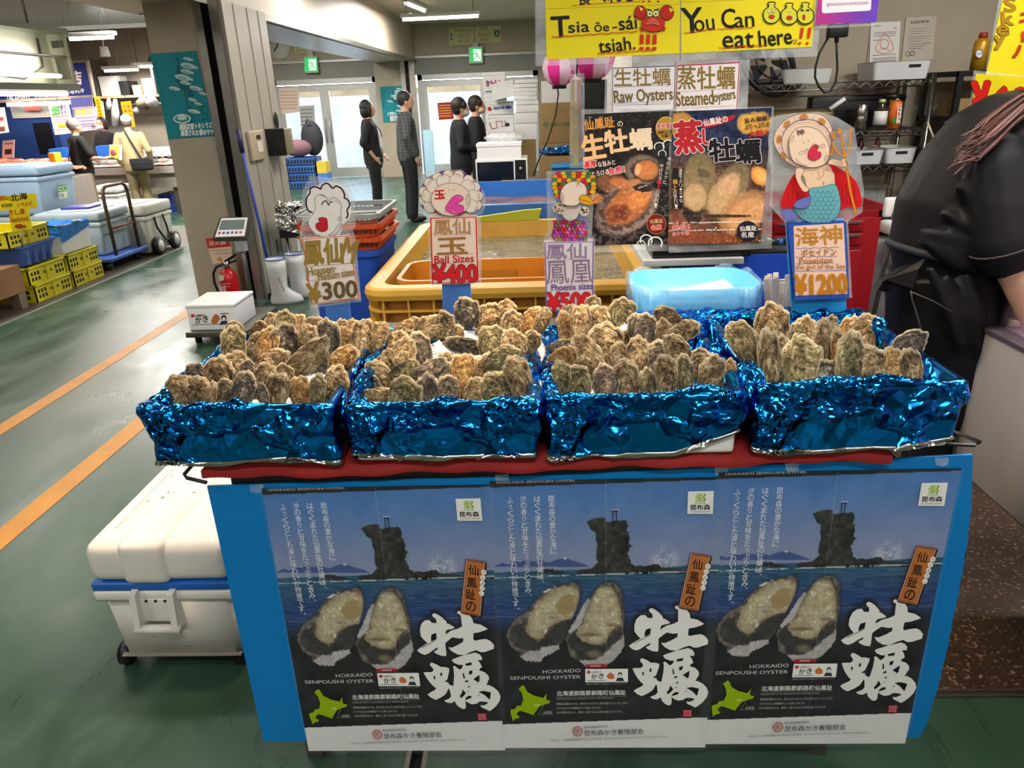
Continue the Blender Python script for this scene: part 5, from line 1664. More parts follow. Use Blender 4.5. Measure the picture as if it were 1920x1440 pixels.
ze=lambda x,y:(1080+x/5.33,200+y/5.33)
for ch,x in(('せん',135),('ぽう',240),('し',345)):
 a.text(ch,ze(x-10,118),ze(x+(30 if len(ch)>1 else 10),115),3.5,'#d8d0c0')
a.text('仙鳳趾',ze(85,238),ze(388,205),20,'#dc9a4a',0.03);a.text('の',ze(415,200),ze(470,195),10,'#e8d8b8',0.02)
a.text('生',ze(80,535),ze(300,500),45,'#e2b884',0.055);a.text('牡',ze(302,470),ze(530,440),42,'#e6c49a',0.055);a.text('蠣',ze(545,440),ze(765,420),40,'#ead6b8',0.05)
a.text('濃厚',ze(75,615),ze(205,605),13,'#c83440',0.05,out=(0.7,'#f0e4dc'));a.text('な旨みと',ze(222,605),ze(395,578),10,'#e8e0d8',0.02)
a.text('とろける',ze(165,700),ze(330,672),9.5,'#e8e0d8',0.02);a.text('食感！',ze(325,685),ze(490,655),13,'#c83440',0.05,out=(0.7,'#f0e4dc'))
a.ell(*ze(900,220),20,23,'#b58a30');a.ring(*ze(900,220),19,22,1.0,'#e2bf6a',a0=180,a1=360)
a.text('産地直送',ze(808,220),ze(985,210),9,'#c02c3c',0.04,out=(0.6,'#f4e6d6'))
a.text('新鮮そのまま',ze(822,275),ze(985,262),6.5,'#1e1a18',0.02);a.text('お届け！',ze(855,310),ze(955,302),6.5,'#1e1a18',0.02)
for(x,y,s_)in((830,400,1),(920,380,1.1),(860,470,0.8),(700,1330,1.2),(790,1360,1.4),(650,1370,0.8)):
 q=ze(x,y);a.ring(q[0],q[1],9*s_,8*s_,2.0*s_,'#dfe6e4',a0=150,a1=400);a.ring(q[0]+2,q[1]+2,5*s_,4*s_,1.2,'#2f5a60',a0=150,a1=380)
a.vtext('海のミルクと',ze(930,520),ze(885,750),7,'#e4dcd0');a.vtext('呼ばれる',ze(855,590),ze(838,710),6.5,'#e4dcd0');a.vtext('極上',ze(828,750),ze(820,800),9,'#c83440',0.04);a.vtext('の味わい！',ze(815,850),ze(795,985),7,'#e4dcd0')
a.ell(*ze(800,1170),18,19,'#6e1a18');a.ring(*ze(800,1170),18,19,1.0,'#a88a4a')
a.text('仙鳳趾',ze(735,1165),ze(868,1158),8,'#d8b878',0.02);a.text('名産',ze(750,1232),ze(852,1222),9.5,'#d03038',0.04,out=(0.5,'#e8d0a8'))
a.obj('lettering',t)
t,a=oposter('photo_poster','steamed oyster poster with three plump oysters and a lemon wedge',1262,1447,209,459,paint_steam,YH-0.020,[(1255,203),(1451,200),(1447,466),(1254,474)])
zf=lambda x,y:(1245+x/5.234,200+y/5.234)
a.fill(ZF((365,180),(400,150),(560,110),(690,80),(705,100),(650,140),(500,190),(390,215)),'#b0202a')
a.text('仙鳳趾の',zf(392,195),zf(630,150),13,'#f2e4dc',0.03)
a.text('蒸',zf(120,465),zf(385,440),60,'#b4222c',0.06,out=(1.4,'#eadcd6'));a.text('し',zf(385,372),zf(490,365),28,'#b4222c',0.06,out=(1.2,'#eadcd6'))
a.text('牡',zf(450,545),zf(700,525),42,'#15131a',0.055,out=(1.4,'#d8d2ce'));a.text('蠣',zf(712,560),zf(950,545),44,'#15131a',0.05,out=(1.4,'#d8d2ce'))
a.text('旨み凝縮！',zf(795,165),zf(1035,130),9.5,'#1c1a1c',0.03);a.text('ぷりっぷりの',zf(792,228),zf(1038,195),9.5,'#1c1a1c',0.03);a.text('大粒！',zf(830,305),zf(1010,285),13,'#c0262c',0.05)
a.fill(ZF((85,600),(190,605),(180,995),(85,985)),'#1c1817')
a.vtext('濃厚でクリーミーな',zf(160,625),zf(165,920),6.6,'#e8e0d8');a.vtext('極上',zf(108,735),zf(102,790),9,'#d8a040',0.03);a.vtext('の味わい！',zf(105,840),zf(118,980),6.8,'#e8e0d8')
for r_ in(20,17,14):
 a.ring(*zf(165,1215),r_,r_*1.05,0.8,'#c8604a')
a.text('絶品！',zf(85,1212),zf(245,1200),10,'#c83a40',0.04,out=(0.6,'#ecd8d0'));a.text('おすすめ',zf(82,1268),zf(240,1258),7,'#c83a40',0.03,out=(0.4,'#ecd8d0'))
a.ell(*zf(815,1215),20,18.5,'#1a2030')
a.text('仙鳳趾',zf(740,1220),zf(905,1212),9.5,'#f0ece4',0.03);a.text('名産',zf(752,1285),zf(880,1278),10.5,'#f0ece4',0.03)
a.obj('lettering',t)
YR=2.4
zr=lambda x,y:(1440+x/4.0,y/4.0)
t=hanging('hanging_sign','tall yellow sign at the upper right corner with brown letters','sign',[(1878,-30),(2000,-60),(1998,150),(1848,143)],y=YR,a_=0.2,group='yellow signs at the right edge')
a=Art(vplane(YR-0.001))
yp=[(1885,-25),(2000,-60),(1995,152),(1849,141)]
a.slab(yp,'#f0dc1e',0.001);a.fill(yp,'#f0dc1e')
for ch,x,y,h in(('S',1815,90,25),('k',1795,190,24),('e',1762,268,18),('y',1735,370,24)):
 a.text(ch,zr(x-42,y+0),zr(x+42,y-4),h,'#b8861c',0.05,out=(0.8,'#5a3a10'))
a.text('ハ',zr(1830,430),zr(1995,425),22,'#c83a1c',0.04,out=(0.7,'#5a1a10'))
a.text('ネ',zr(1880,190),zr(2060,185),28,'#c83a1c',0.04)
a.text('日',zr(1900,310),zr(2000,306),18,'#c83a1c',0.05)
a.obj('lettering',t)
t=hanging('hanging_sign','yellow 600 yen sign at the right edge above the dark-shirted person','sign',[(1826,132),(2000,148),(1998,242),(1816,226)],y=YR-0.02,a_=0.2,group='yellow signs at the right edge')
a=Art(vplane(YR-0.022))
yp=[(1830,138),(2000,150),(1996,238),(1820,224)]
a.slab(yp,'#f0dc1e',0.001);a.fill(yp,'#f0dc1e')
a.text('¥',zr(1545,885),zr(1668,880),66,'#d8201c',0.08,out=(1.0,'#6a1410'))
a.text('600',zr(1678,880),zr(2090,905),58,'#d8201c',0.06,out=(1.0,'#6a1410'))
a.obj('lettering',t)

# ---- mid
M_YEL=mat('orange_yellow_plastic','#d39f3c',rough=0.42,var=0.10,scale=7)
M_YELD=mat('dark_yellow_wall','#a06a20',rough=0.6,var=0.3,scale=9)  # darker, blotchier yellow for the tank wall behind the ribs
M_ORG=mat('orange_tub_plastic','#d8801c',rough=0.4,var=0.08,scale=9)
M_BLUEP=mat('blue_tub_plastic','#2450b4',rough=0.4,var=0.06)
def water_mat(name,c1,c2):
 m=bpy.data.materials.new(name);m.use_nodes=True
 nt=m.node_tree;b=nt.nodes['Principled BSDF'];L=nt.links.new
 tc=nt.nodes.new('ShaderNodeTexCoord')
 n=nt.nodes.new('ShaderNodeTexNoise');n.inputs['Scale'].default_value=3;n.inputs['Detail'].default_value=6
 L(tc.outputs['Object'],n.inputs['Vector'])
 r=nt.nodes.new('ShaderNodeValToRGB');e=r.color_ramp.elements
 e[0].position=0.35;e[0].color=(*srgb(c1),1);e[1].position=0.7;e[1].color=(*srgb(c2),1)
 L(n.outputs['Fac'],r.inputs[0]);L(r.outputs[0],b.inputs['Base Color'])
 b.inputs['Roughness'].default_value=0.08;b.inputs['Specular IOR Level'].default_value=0.8
 n2=nt.nodes.new('ShaderNodeTexNoise');n2 .inputs['Scale'].default_value=26;n2 .inputs['Detail'].default_value=5;n2 .inputs['Distortion'].default_value=1.2
 L(tc.outputs['Object'],n2 .inputs['Vector'])
 bp_=nt.nodes.new('ShaderNodeBump');bp_.inputs['Strength'].default_value=0.85;bp_.inputs['Distance'].default_value=0.03
 L(n2 .outputs['Fac'],bp_.inputs['Height']);L(bp_.outputs[0],b.inputs['Normal'])
 return m
def rring(x0,x1,y0,y1,rad,z,n=8):
 pts=[]
 for(cx,cy,a0)in((x1-rad,y1-rad,0),(x0+rad,y1-rad,90),(x0+rad,y0+rad,180),(x1-rad,y0+rad,270)):
  for k in range(n+1):
   a=R(a0+90*k/n)
   pts.append((cx+rad*cos(a),cy+rad*sin(a),z))
 return pts
def rings_mesh(mb,rings,m,cap0=False,cap1=False,smooth=False):
 n=len(rings[0]);vs=[p for r in rings for p in r]
 fs=[]
 for j in range(len(rings)-1):
  for i in range(n):
   k=(i+1)%n
   fs.append((j*n+i,j*n+k,(j+1)*n+k,(j+1)*n+i))
 if cap0:fs.append(tuple(range(n))[::-1])
 if cap1:fs.append(tuple(range((len(rings)-1)*n,len(rings)*n)))
 mb.add(vs,fs,m,smooth)
tx0,tx1,ty0,ty1,tz=-0.85,0.56,3.40,5.42,0.72
tk=thing('fish_tank','large orange-yellow plastic tank full of water behind the oyster trays','tank',((tx0+tx1)/2,(ty0+ty1)/2,0))
b=MB()
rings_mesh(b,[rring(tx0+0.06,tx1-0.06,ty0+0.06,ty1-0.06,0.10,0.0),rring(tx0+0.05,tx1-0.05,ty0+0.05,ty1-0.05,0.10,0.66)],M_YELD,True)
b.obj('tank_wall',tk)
rm=MB()
rings_mesh(rm,[rring(tx0+0.05,tx1-0.05,ty0+0.05,ty1-0.05,0.1,0.665),rring(tx0,tx1,ty0,ty1,0.12,0.665),rring(tx0-0.005,tx1+0.005,ty0-0.005,ty1+0.005,0.12,0.69),rring(tx0,tx1,ty0,ty1,0.12,0.715),rring(tx0+0.02,tx1-0.02,ty0+0.02,ty1-0.02,0.11,0.722),rring(tx0+0.085,tx1-0.085,ty0+0.085,ty1-0.085,0.09,0.722),rring(tx0+0.115,tx1-0.115,ty0+0.115,ty1-0.115,0.08,0.53)],M_YEL)
rm.obj('rim',tk)
ribs=MB()
for z in(0.605,0.54,0.47,0.2):
 rings_mesh(ribs,[rring(tx0+0.052,tx1-0.052,ty0+0.052,ty1-0.052,0.10,z),rring(tx0+0.005,tx1-0.005,ty0+0.005,ty1-0.005,0.12,z),rring(tx0+0.005,tx1-0.005,ty0+0.005,ty1-0.005,0.12,z+0.009),rring(tx0+0.052,tx1-0.052,ty0+0.052,ty1-0.052,0.10,z+0.009)],M_YEL)
for k in range(11):
 x=tx0+0.10+k*(tx1-tx0-0.2)/10
 for y in(ty0+0.008,ty1-0.055):
  ribs.box(x-0.005,x+0.005,y,y+0.047,0.05,0.68,M_YEL)
for k in range(15):
 y=ty0+0.12+k*(ty1-ty0-0.24)/14
 for x in(tx0+0.008,tx1-0.055):
  ribs.box(x,x+0.047,y-0.005,y+0.005,0.05,0.68,M_YEL)
ribs.obj('side_ribs',tk)
def wat(u,v):
 x=tx0+0.10+u*(tx1-tx0-0.2);y=ty0+0.10+v*(ty1-ty0-0.2)
 return(x,y,0.615+0.008*(float(vnoise(np.array(x*11),np.array(y*11)))-0.5)+0.004*(float(vnoise(np.array(x*31),np.array(y*31)))-0.5))
tag(MB().grid(wat,90,130,water_mat('murky_tank_water','#4a4526','#857d52')).obj('tank_water'),'rippling greenish water in the orange-yellow tank','water',None,'stuff')
ot=thing('tub','orange tub sunk in the front end of the yellow tank','tub',(-0.30,3.78,0.54))
b=MB()
ox0,ox1,oy0,oy1=-0.715,0.12,3.535,4.03
rings_mesh(b,[rring(ox0+0.03,ox1-0.03,oy0+0.03,oy1-0.03,0.08,0.54),rring(ox0+0.012,ox1-0.012,oy0+0.012,oy1-0.012,0.09,0.70),rring(ox0,ox1,oy0,oy1,0.1,0.705),rring(ox0,ox1,oy0,oy1,0.1,0.727),rring(ox0+0.022,ox1-0.022,oy0+0.022,oy1-0.022,0.085,0.727),rring(ox0+0.035,ox1-0.035,oy0+0.035,oy1-0.035,0.07,0.56)],M_ORG,True,True)
b.obj('body',ot)
hw=MB().box(ox0+0.2,ox1-0.25,oy1-0.0375,oy1-0.034,0.625,0.67,mat('mesh_slots','#c27818',rough=0.6))
hw.obj('slot_band',ot)
t2=thing('fish_tank','blue tank of bubbling water behind the orange-yellow tank','tank',(-0.2,6.6,0))
b=MB()
bx0,bx1,by0,by1=-0.62,0.58,5.62,7.3
rings_mesh(b,[rring(bx0,bx1,by0,by1,0.05,0.0),rring(bx0,bx1,by0,by1,0.05,0.80),rring(bx0+0.05,bx1-0.05,by0+0.05,by1-0.05,0.04,0.80),rring(bx0+0.05,bx1-0.05,by0+0.05,by1-0.05,0.04,0.55)],mat('blue_tank_wall','#2f6fc0',rough=0.4),True)
b.obj('tank_wall',t2)
def wat2(u,v):
 x=bx0+0.05+u*(bx1-bx0-0.1);y=by0+0.05+v*(by1-by0-0.1)
 return(x,y,0.66+0.02*(float(vnoise(np.array(x*9),np.array(y*9)))-0.5))
tag(MB().grid(wat2,50,60,water_mat('blue_tank_water','#4a3e50','#b0805c')).obj('tank_water'),'bubbling water in the blue tank','water',None,'stuff')  # orange reflection on the foam is put into the water colour
tag(MB().prism([(-0.62,5.34,0.7235),(0.0,5.34,0.7235),(0.02,5.34,0.80),(-0.1,5.34,0.795),(-0.62,5.34,0.735)],(0,0.03,0),mat('lime_plastic','#b7b52c',rough=0.5)).obj('plastic_strip'),'yellow-green plastic piece between the two tanks','plastic piece')
bt=thing('tub','blue tub on the floor left of the orange-yellow tank, under the baskets','tub',(-1.17,4.6,0))
b=MB()
ux0,ux1,uy0,uy1=-1.40,-0.94,4.30,4.95
rings_mesh(b,[rring(ux0+0.05,ux1-0.05,uy0+0.05,uy1-0.05,0.06,0),rring(ux0+0.015,ux1-0.015,uy0+0.015,uy1-0.015,0.07,0.70),rring(ux0,ux1,uy0,uy1,0.07,0.70),rring(ux0,ux1,uy0,uy1,0.07,0.735),rring(ux0+0.02,ux1-0.02,uy0+0.02,uy1-0.02,0.06,0.735),rring(ux0+0.05,ux1-0.05,uy0+0.05,uy1-0.05,0.05,0.3)],M_BLUEP,True,True)
b.obj('body',bt)
def shopping_basket(name,label,z,h,col,ins=0.0,handle=True):
 m=mat(name+str(col),col,rough=0.45,var=0.05)
 t=thing('basket',label,'basket',((ux0+ux1)/2,4.6,z),0,'stacked slotted baskets')
 x0,x1,y0,y1=ux0-0.01+ins,ux1+0.02-ins,uy0-0.01+ins,uy1-ins
 b=MB()
 rings_mesh(b,[rring(x0+0.03,x1-0.03,y0+0.03,y1-0.03,0.05,z),rring(x0+0.028,x1-0.028,y0+0.028,y1-0.028,0.05,z+0.02)],m,True)
 rings_mesh(b,[rring(x0+0.012,x1-0.012,y0+0.012,y1-0.012,0.05,z+h-0.03),rring(x0,x1,y0,y1,0.05,z+h-0.025),rring(x0,x1,y0,y1,0.05,z+h),rring(x0+0.02,x1-0.02,y0+0.02,y1-0.02,0.05,z+h),rring(x0+0.02,x1-0.02,y0+0.02,y1-0.02,0.05,z+h-0.03)],m)
 p0=rring(x0+0.026,x1-0.026,y0+0.026,y1-0.026,0.05,z+0.015,3);p1=rring(x0+0.016,x1-0.016,y0+0.016,y1-0.016,0.05,z+h-0.026,3)
 for i in range(len(p0)):
  a0,a1=Vector(p0[i]),Vector(p0[(i+1)%len(p0)]);c0,c1=Vector(p1[i]),Vector(p1[(i+1)%len(p1)])
  n=max(1,int((a1-a0).length/0.026))
  for k in range(n):
   f=k/n
   b.tube([a0 .lerp(a1,f),c0 .lerp(c1,f)],0.005,m,4,cap=False)
 b.obj('body',t)
 if handle:
  MB().tube([(x0+0.02,y0+0.06,z+h+0.004),(x0-0.015,y0+0.06,z+h+0.006),(x0-0.015,y1-0.06,z+h+0.006),(x0+0.02,y1-0.06,z+h+0.004)],0.006,m,6).tube([(x1-0.02,y0+0.05,z+h+0.004),((x0+x1)/2,y0-0.01,z+h+0.01),(x0+0.03,y0+0.05,z+h+0.004)],0.006,m,6).obj('handle',t)
shopping_basket('red_orange_plastic','lower of the two red-orange slotted baskets on the blue tub',0.737,0.075,'#b8431e')
shopping_basket('red_orange_plastic','upper of the two red-orange slotted baskets, under the grey one',0.814,0.075,'#c04a22')
shopping_basket('grey_basket_plastic','grey slotted basket on top of the red-orange ones',0.893,0.055,'#8f918f')
ct=thing('counter','dark counter with a white slab top and a blue front board behind the trays','counter',(0.7,2.9,0))
MB().box(0.50,1.02,2.66,3.06,0.0,0.86,M_DARK).obj('body',ct)
MB().box(0.47,0.50,2.63,2.66,0,0.96,mat('grey_post','#4a4d55',rough=0.5)).obj('post',ct)
MB().box(0.51,0.945,2.645,2.655,0.42,0.993,mat('royal_blue_board','#1d4cc4',rough=0.4,var=0.05)).obj('front_board',ct)
MB().box(0.365,0.715,2.60,3.05,0.972,0.994,M_WHITE,bev=0.002).obj('slab',ct)
MB().box(0.50,1.02,3.03,3.06,0.86,0.972,M_DARK).obj('rear_rail',ct)
dv=thing('display_stand','black stand box on the white slab under the oyster photo posters','stand',(0.56,2.72,0.994))
MB().box(0.40,0.745,2.625,2.80,0.994,1.035,M_BLACK,bev=0.003).obj('base',dv)
MB().box(0.45,0.70,2.70,2.72,1.035,1.50,mat('black_panel','#141416',rough=0.5)).obj('back_panel',dv)
bo_=thing('bottle','dark green bottle lying by the black stand box','bottle',(0.80,2.75,0.994))
MB().box(0.76,0.96,2.70,2.80,0.86,0.994,M_DARK).obj('ledge',ct)
Mx=Matrix.Rotation(R(90),4,'Y')
MB().lathe([(0.0,-0.045),(0.022,-0.045),(0.024,0.03),(0.010,0.05),(0.010,0.07),(0,0.07)],mat('green_glass','#1e3a2a',rough=0.1),14,(0.80,2.735,1.019),Mx).obj('body',bo_)
MB().cyl((0.868,2.735,1.019),(0.885,2.735,1.019),0.013,mat('blue_cap','#2f4f9a',rough=0.4),12).obj('cap',bo_)
pb=thing('lined_tub','pale blue tub lined with a clear bag, holding white paper sheets','tub',(0.435,2.12,0.876))
b=MB()
px0,px1,py0,py1=0.262,0.610,1.965,2.235
M_PB=mat('pale_blue_plastic','#4b9fe0',rough=0.35,var=0.05)
rings_mesh(b,[rring(px0+0.025,px1-0.025,py0+0.025,py1-0.025,0.06,0.876),rring(px0,px1,py0,py1,0.08,1.045),rring(px0+0.006,px1-0.006,py0+0.006,py1-0.006,0.075,1.047),rring(px0+0.02,px1-0.02,py0+0.02,py1-0.02,0.06,0.965)],M_PB,True,True,True)
b.obj('body',pb)
lin=MB()
def bag(u,v):
 a=2*pi*u
 n=40
 k=rring(px0-0.006,px1+0.006,py0-0.006,py1+0.006,0.085,0,8)
 i=int(u*len(k))%len(k)
 p=k[i];c=((px0+px1)/2,(py0+py1)/2)
 rr=1+0.012*sin(a*13+v*5)+0.01*sin(a*29)
 z=1.052+0.006*sin(a*7)-v*0.07 if v>0.3 else 1.052+0.006*sin(a*7)-0.03*(0.3-v)
 f=rr if v>0.3 else rr*(0.94+0.2*v)
 return(c[0]+(p[0]-c[0])*f,c[1]+(p[1]-c[1])*f,z)
lin.grid(bag,108,8,film('bag_film',(150,200,245),0.22),closed_u=True)
lin.obj('bag_liner',pb)
rp=random.Random(4)
for i,(x0,y0,x1,y1,z,w_)in enumerate(((0.28,2.03,0.39,2.06,0.972,0.05),(0.30,2.02,0.40,2.05,0.985,0.05),(0.37,2.00,0.55,2.10,0.988,0.06),(0.40,2.06,0.56,2.12,0.999,0.05))):
 d_=Vector((x1-x0,y1-y0,0)).normalized();nn=Vector((-d_.y,d_.x,0.25))*w_
 o=MB().prism([Vector((x0,y0,z)),Vector((x1,y1,z+0.012)),Vector((x1,y1,z+0.012))+nn,Vector((x0,y0,z))+nn],(0,0,0.0008),paint('#e9e6e6')).obj('paper_sheet')
 tag(o,['white paper sheet at the left end of the blue lined tub','folded white paper sheet on top at the left in the lined tub','long white paper sheet lying across the blue lined tub','top white paper sheet with raised right end in the lined tub'][i],'paper','papers in the blue tub')
cr9=Crumple(99)
def fsheet(u,v):
 x=0.10+u*0.70;y=1.80+v*0.17
 d_=float(cr9(np.array(u*0.9+3),np.array(v*0.3)))*1.5
 return(x,y+0.002,0.945+0.062*sin(min(1,v*1.6)*pi*0.5)+d_)
fs_=MB().grid(fsheet,130,40,M_FOIL)
fs_.box(0.12,0.78,1.815,1.955,0.877,0.925,M_FOAM)
tag(fs_.obj('foil_sheet'),'crumpled blue foil sheet behind the two right trays in front of the lined tub','foil')
cup=thing('chopstick_cup','cup stuffed with paper-wrapped chopsticks behind the big oysters','cup',(0.655,1.99,0.876))
MB().lathe([(0,0),(0.028,0),(0.034,0.10),(0.031,0.10),(0.026,0.01)],M_WHITE,20,(0.655,1.99,0.876)).obj('body',cup)
rc=random.Random(12)
M_PAPERS=[mat('paper_sleeve',c,rough=0.7,var=0.04)for c in('#cfc4b4','#b8b0b4','#d9cfba','#a9a2a8')]
for k in range(26):
 a=rc.uniform(0,2*pi);r_=0.027*sqrt(rc.random())
 x,y=0.655+r_*cos(a),1.99+r_*sin(a)
 tx,ty=(x-0.655)*0.55,(y-1.99)*0.45
 h=rc.uniform(0.165,0.195)
 z0=0.886
 w_=0.0055
 p0=Vector((x-tx*0.25,y-ty*0.25,z0));p1=Vector((x+tx*1.6,y+ty*1.6,z0+h))
 q=[p0+Vector((-w_,-0.002,0)),p0+Vector((w_,-0.002,0)),p1+Vector((w_*1.2,-0.002,0)),p1+Vector((-w_*1.2,-0.002,0))]
 o=MB().prism(q,(0,0.004,0),M_PAPERS[k%4]).obj('chopsticks')
 tag(o,'paper-wrapped chopstick pair in the cup behind the big oysters','chopsticks','wrapped chopsticks in the cup')
def lantern(label,c,rx,h):
 t=thing('paper_lantern',label,'lantern',(c[0],c[1],c[2]),0,'pink and white striped paper lanterns')
 b=MB()
 n=32
 mp,mw=mat('pink_paper','#ee2f9e',rough=0.6),mat('pale_pink_paper','#f2cbe0',rough=0.6)
 prof=[(0.34,-0.5),(0.62,-0.42),(0.86,-0.25),(1.0,0.0),(0.86,0.25),(0.62,0.42),(0.34,0.5)]
 for s_ in range(8):
  pts=[]
  for j,(r_,z)in enumerate(prof):
   for k in range(5):
    a=2*pi*(s_+k/4)/8
    pts.append((c[0]+rx*r_*cos(a),c[1]+rx*r_*sin(a),c[2]+h*z))
  fs=[(j*5+k,j*5+k+1,(j+1)*5+k+1,(j+1)*5+k)for j in range(6)for k in range(4)]
  b.add(pts,fs,mp if s_%2 else mw,True)
 b.obj('paper_shade',t)
 for zz in(-0.5,0.5):
  MB().cyl((c[0],c[1],c[2]+h*zz-0.012),(c[0],c[1],c[2]+h*zz+0.012),rx*0.42,M_BLACK,20).obj('end_ring',t)
 MB().cyl((c[0],c[1],c[2]+h*0.5),(c[0],c[1],ZC),0.003,M_BLACK,5).obj('cord',t)
 return t
lantern('nearer pink and white lantern below the yellow crab sign',(0.224,3.2,1.685),0.095,0.17)
lantern('smaller pink and white lantern half hidden left of the other',(0.105,3.55,1.66),0.075,0.15)
st=thing('hanging_packets','bundle of clear strips with yellow and orange labels hanging left of the posters','packets',(0.155,3.0,1.29))
for k,(x,z0,z1,col)in enumerate(((0.138,1.33,1.60,'#d9b23a'),(0.150,1.29,1.52,'#e6e02a'),(0.163,1.31,1.60,'#dc7a3a'),(0.172,1.30,1.58,'#5c78c0'))):
 MB().prism([(x-0.012,3.0+k*0.004,z0),(x+0.010,3.0+k*0.004,z0+0.003),(x+0.008,3.0+k*0.004,z1),(x-0.008,3.0+k*0.004,z1)],(0,0.0015,0),mat('label_strip',col,rough=0.4,var=0.25,scale=40)).obj('label_strip',st)
MB().prism([(0.125,2.996,1.28),(0.185,2.996,1.28),(0.182,2.996,1.62),(0.128,2.996,1.62)],(0,0.001,0),film('strip_film',(220,225,235),0.2)).obj('clear_sleeve',st)
MB().cyl((0.155,3.0,1.61),(0.155,3.0,ZC),0.003,M_BLACK,5).obj('cord',st)
fn_=thing('dark_object','dark unidentified object half seen behind the clear film left of the photo posters','case',(0.45,5.5,0))  # unidentified dark shape, box and post assumed
MB().box(P(1095,175,Y=5.5)[0],P(1137,175,Y=5.5)[0],5.46,5.58,1.1,P(1115,150,Y=5.5)[2],mat('murky_dark_glass','#2c2f2e',rough=0.15,var=0.4,scale=12)).obj('casing',fn_)
MB().cyl((P(1115,175,Y=5.5)[0],5.52,0.0),(P(1115,175,Y=5.5)[0],5.52,1.1),0.03,M_BLACK,10).obj('stand_post',fn_)
M_CARD=mat('brown_cardboard','#8f744c',rough=0.8,var=0.06,scale=5)
def at_box(name,label,x0,x1,y0,y1,z0,z1,m,cat='box',group=None,bev=0.0,lidm=None,rot=0.0,lid=True):
 t=thing(name,label,cat,((x0+x1)/2,(y0+y1)/2,z0),R(rot),group)
 w_,d_,h_=(x1-x0)/2,(y1-y0)/2,z1-z0
 if lid:
  MB().box(-w_,w_,-d_,d_,0,h_*0.80,m,bev=bev).obj('body',t,local=True)
  MB().box(-w_-0.006,w_+0.006,-d_-0.006,d_+0.006,h_*0.80,h_,lidm or m,bev=bev).obj('lid',t,local=True)
 else:
  MB().box(-w_,w_,-d_,d_,0,h_,m,bev=bev).obj('body',t,local=True)
 return t
def box_print(t,Y,fn,name='print'):
 a=Art(vplane(Y));fn(a)
 o=a.mb.obj(name,t,local=False)
 return o
YBX=9.0
pbx=lambda x,y,Y=YBX:P(x,y,Y=Y)
wb_=thing('work_table','low steel work table carrying the microwave and packing boxes','table',(0.0,8.4,0))
MB().box(-0.64,0.58,7.5,8.62,0.66,0.70,M_STEELD).obj('tabletop',wb_)
for x in(-0.59,0.53):
 for y in(7.55,8.57):
  MB().box(x-0.025,x+0.025,y-0.025,y+0.025,0,0.66,M_STEELD).obj('leg',wb_)
mw=thing('microwave','white microwave with a dark door under the foam boxes','microwave',(-0.34,8.0,0.70))
MB().box(-0.62,-0.10,7.7,8.1,0.70,0.97,M_WHITE,bev=0.006).obj('casing',mw)
MB().box(-0.605,-0.24,7.694,7.70,0.715,0.945,mat('dark_door_glass','#15171c',rough=0.15)).obj('door',mw)
MB().box(-0.225,-0.115,7.694,7.70,0.715,0.955,M_BLACK).obj('control_panel',mw)
MB().cyl((-0.17,7.70,0.87),(-0.17,7.68,0.87),0.022,M_STEEL,14).obj('knob',mw)
tag(MB().box(-0.36,0.12,7.52,7.62,0.70,0.775,M_CARD).box(-0.35,0.11,7.515,7.52,0.715,0.75,M_DARK).obj('cardboard_tray'),'flat cardboard tray lying in front of the microwave','box')
at_box('foam_box','white foam box in a clear wrapper on top of the microwave',-0.60,-0.16,7.72,8.06,0.97,1.12,M_FOAM,group='white foam boxes by the far door')
tag(MB().ell((-0.34,7.9,1.165),0.2,0.1,0.045,film('plastic_bags',(240,240,245),0.3),20).obj('clear_bags'),'crumpled clear plastic bags on the foam box','plastic bags')
bxs=[('foam box with a blue fish drawing, topmost of the left stack',906,135,947,176,10.4,0),('plain foam lids under the fish box',908,176,948,190,10.4,None),('foam box lettered in blue, third from the top of the left stack',912,190,961,214,10.4,1),('foam box with a red squiggle, fourth from the top of the left stack',912,215,963,248,10.4,2),('lowest foam box with a red squiggle of the left stack',912,248,965,300,10.4,3),]
for lab,x0,y0,x1,y1,Y,pr_ in bxs:
 a,c=P(x0,(y0+y1)/2,Y=Y),P(x1,(y0+y1)/2,Y=Y)
 z1,z0=P((x0+x1)/2,y0,Y=Y)[2],P((x0+x1)/2,y1,Y=Y)[2]
 t=thing('foam_box',lab,'box',((a[0]+c[0])/2,Y+0.2,z0),0,'white foam boxes by the far door')
 MB().box(a[0],c[0],Y,Y+0.4,z0,z1-0.04,M_FOAM).obj('body',t)
 MB().box(a[0]-0.006,c[0]+0.006,Y-0.006,Y+0.4,z1-0.04,z1-0.002,M_FOAM).obj('lid',t)
 if pr_ is None:continue
 A_=Art(vplane(Y-0.007),dz=0.0004)
 cx,cy=(x0+x1)/2,(y0+y1)/2+2
 if pr_==0:
  A_.text('金うろこ',(x0+5,cy+4),(x1-8,cy+2),11,'#c0305a',0.03);A_.line([(x0+6,cy-6),(cx,cy),(x1-6,cy+4)],1.2,'#2f4fa0');A_.line([(x0+4,y1-4),(cx,y1-5),(x1-8,y1-6)],2.0,'#3a4a8a')
 elif pr_==1:
  A_.text('知床水産',(x0+14,cy+2),(x0+34,cy),6,'#2a3f9a',0.04);A_.ell(x1-8,cy-3,6,3,'#3a4fae');A_.ell(x0+6,cy,4,4,'#c0303a')
 else:
  A_.line([(x0+6,cy-4),(x0+10,cy+8),(x0+20,cy+6),(x0+18,cy-6),(x0+30,cy-6),(x0+28,cy+4),(x0+38,cy+2),(x0+34,cy-8)],1.6,'#b8404a');A_.ell(x1-12,cy,4.5,3.5,'#2a2f4a')
 A_.obj('print',t)
a,c=P(912,300,Y=10.4),P(965,300,Y=10.4)
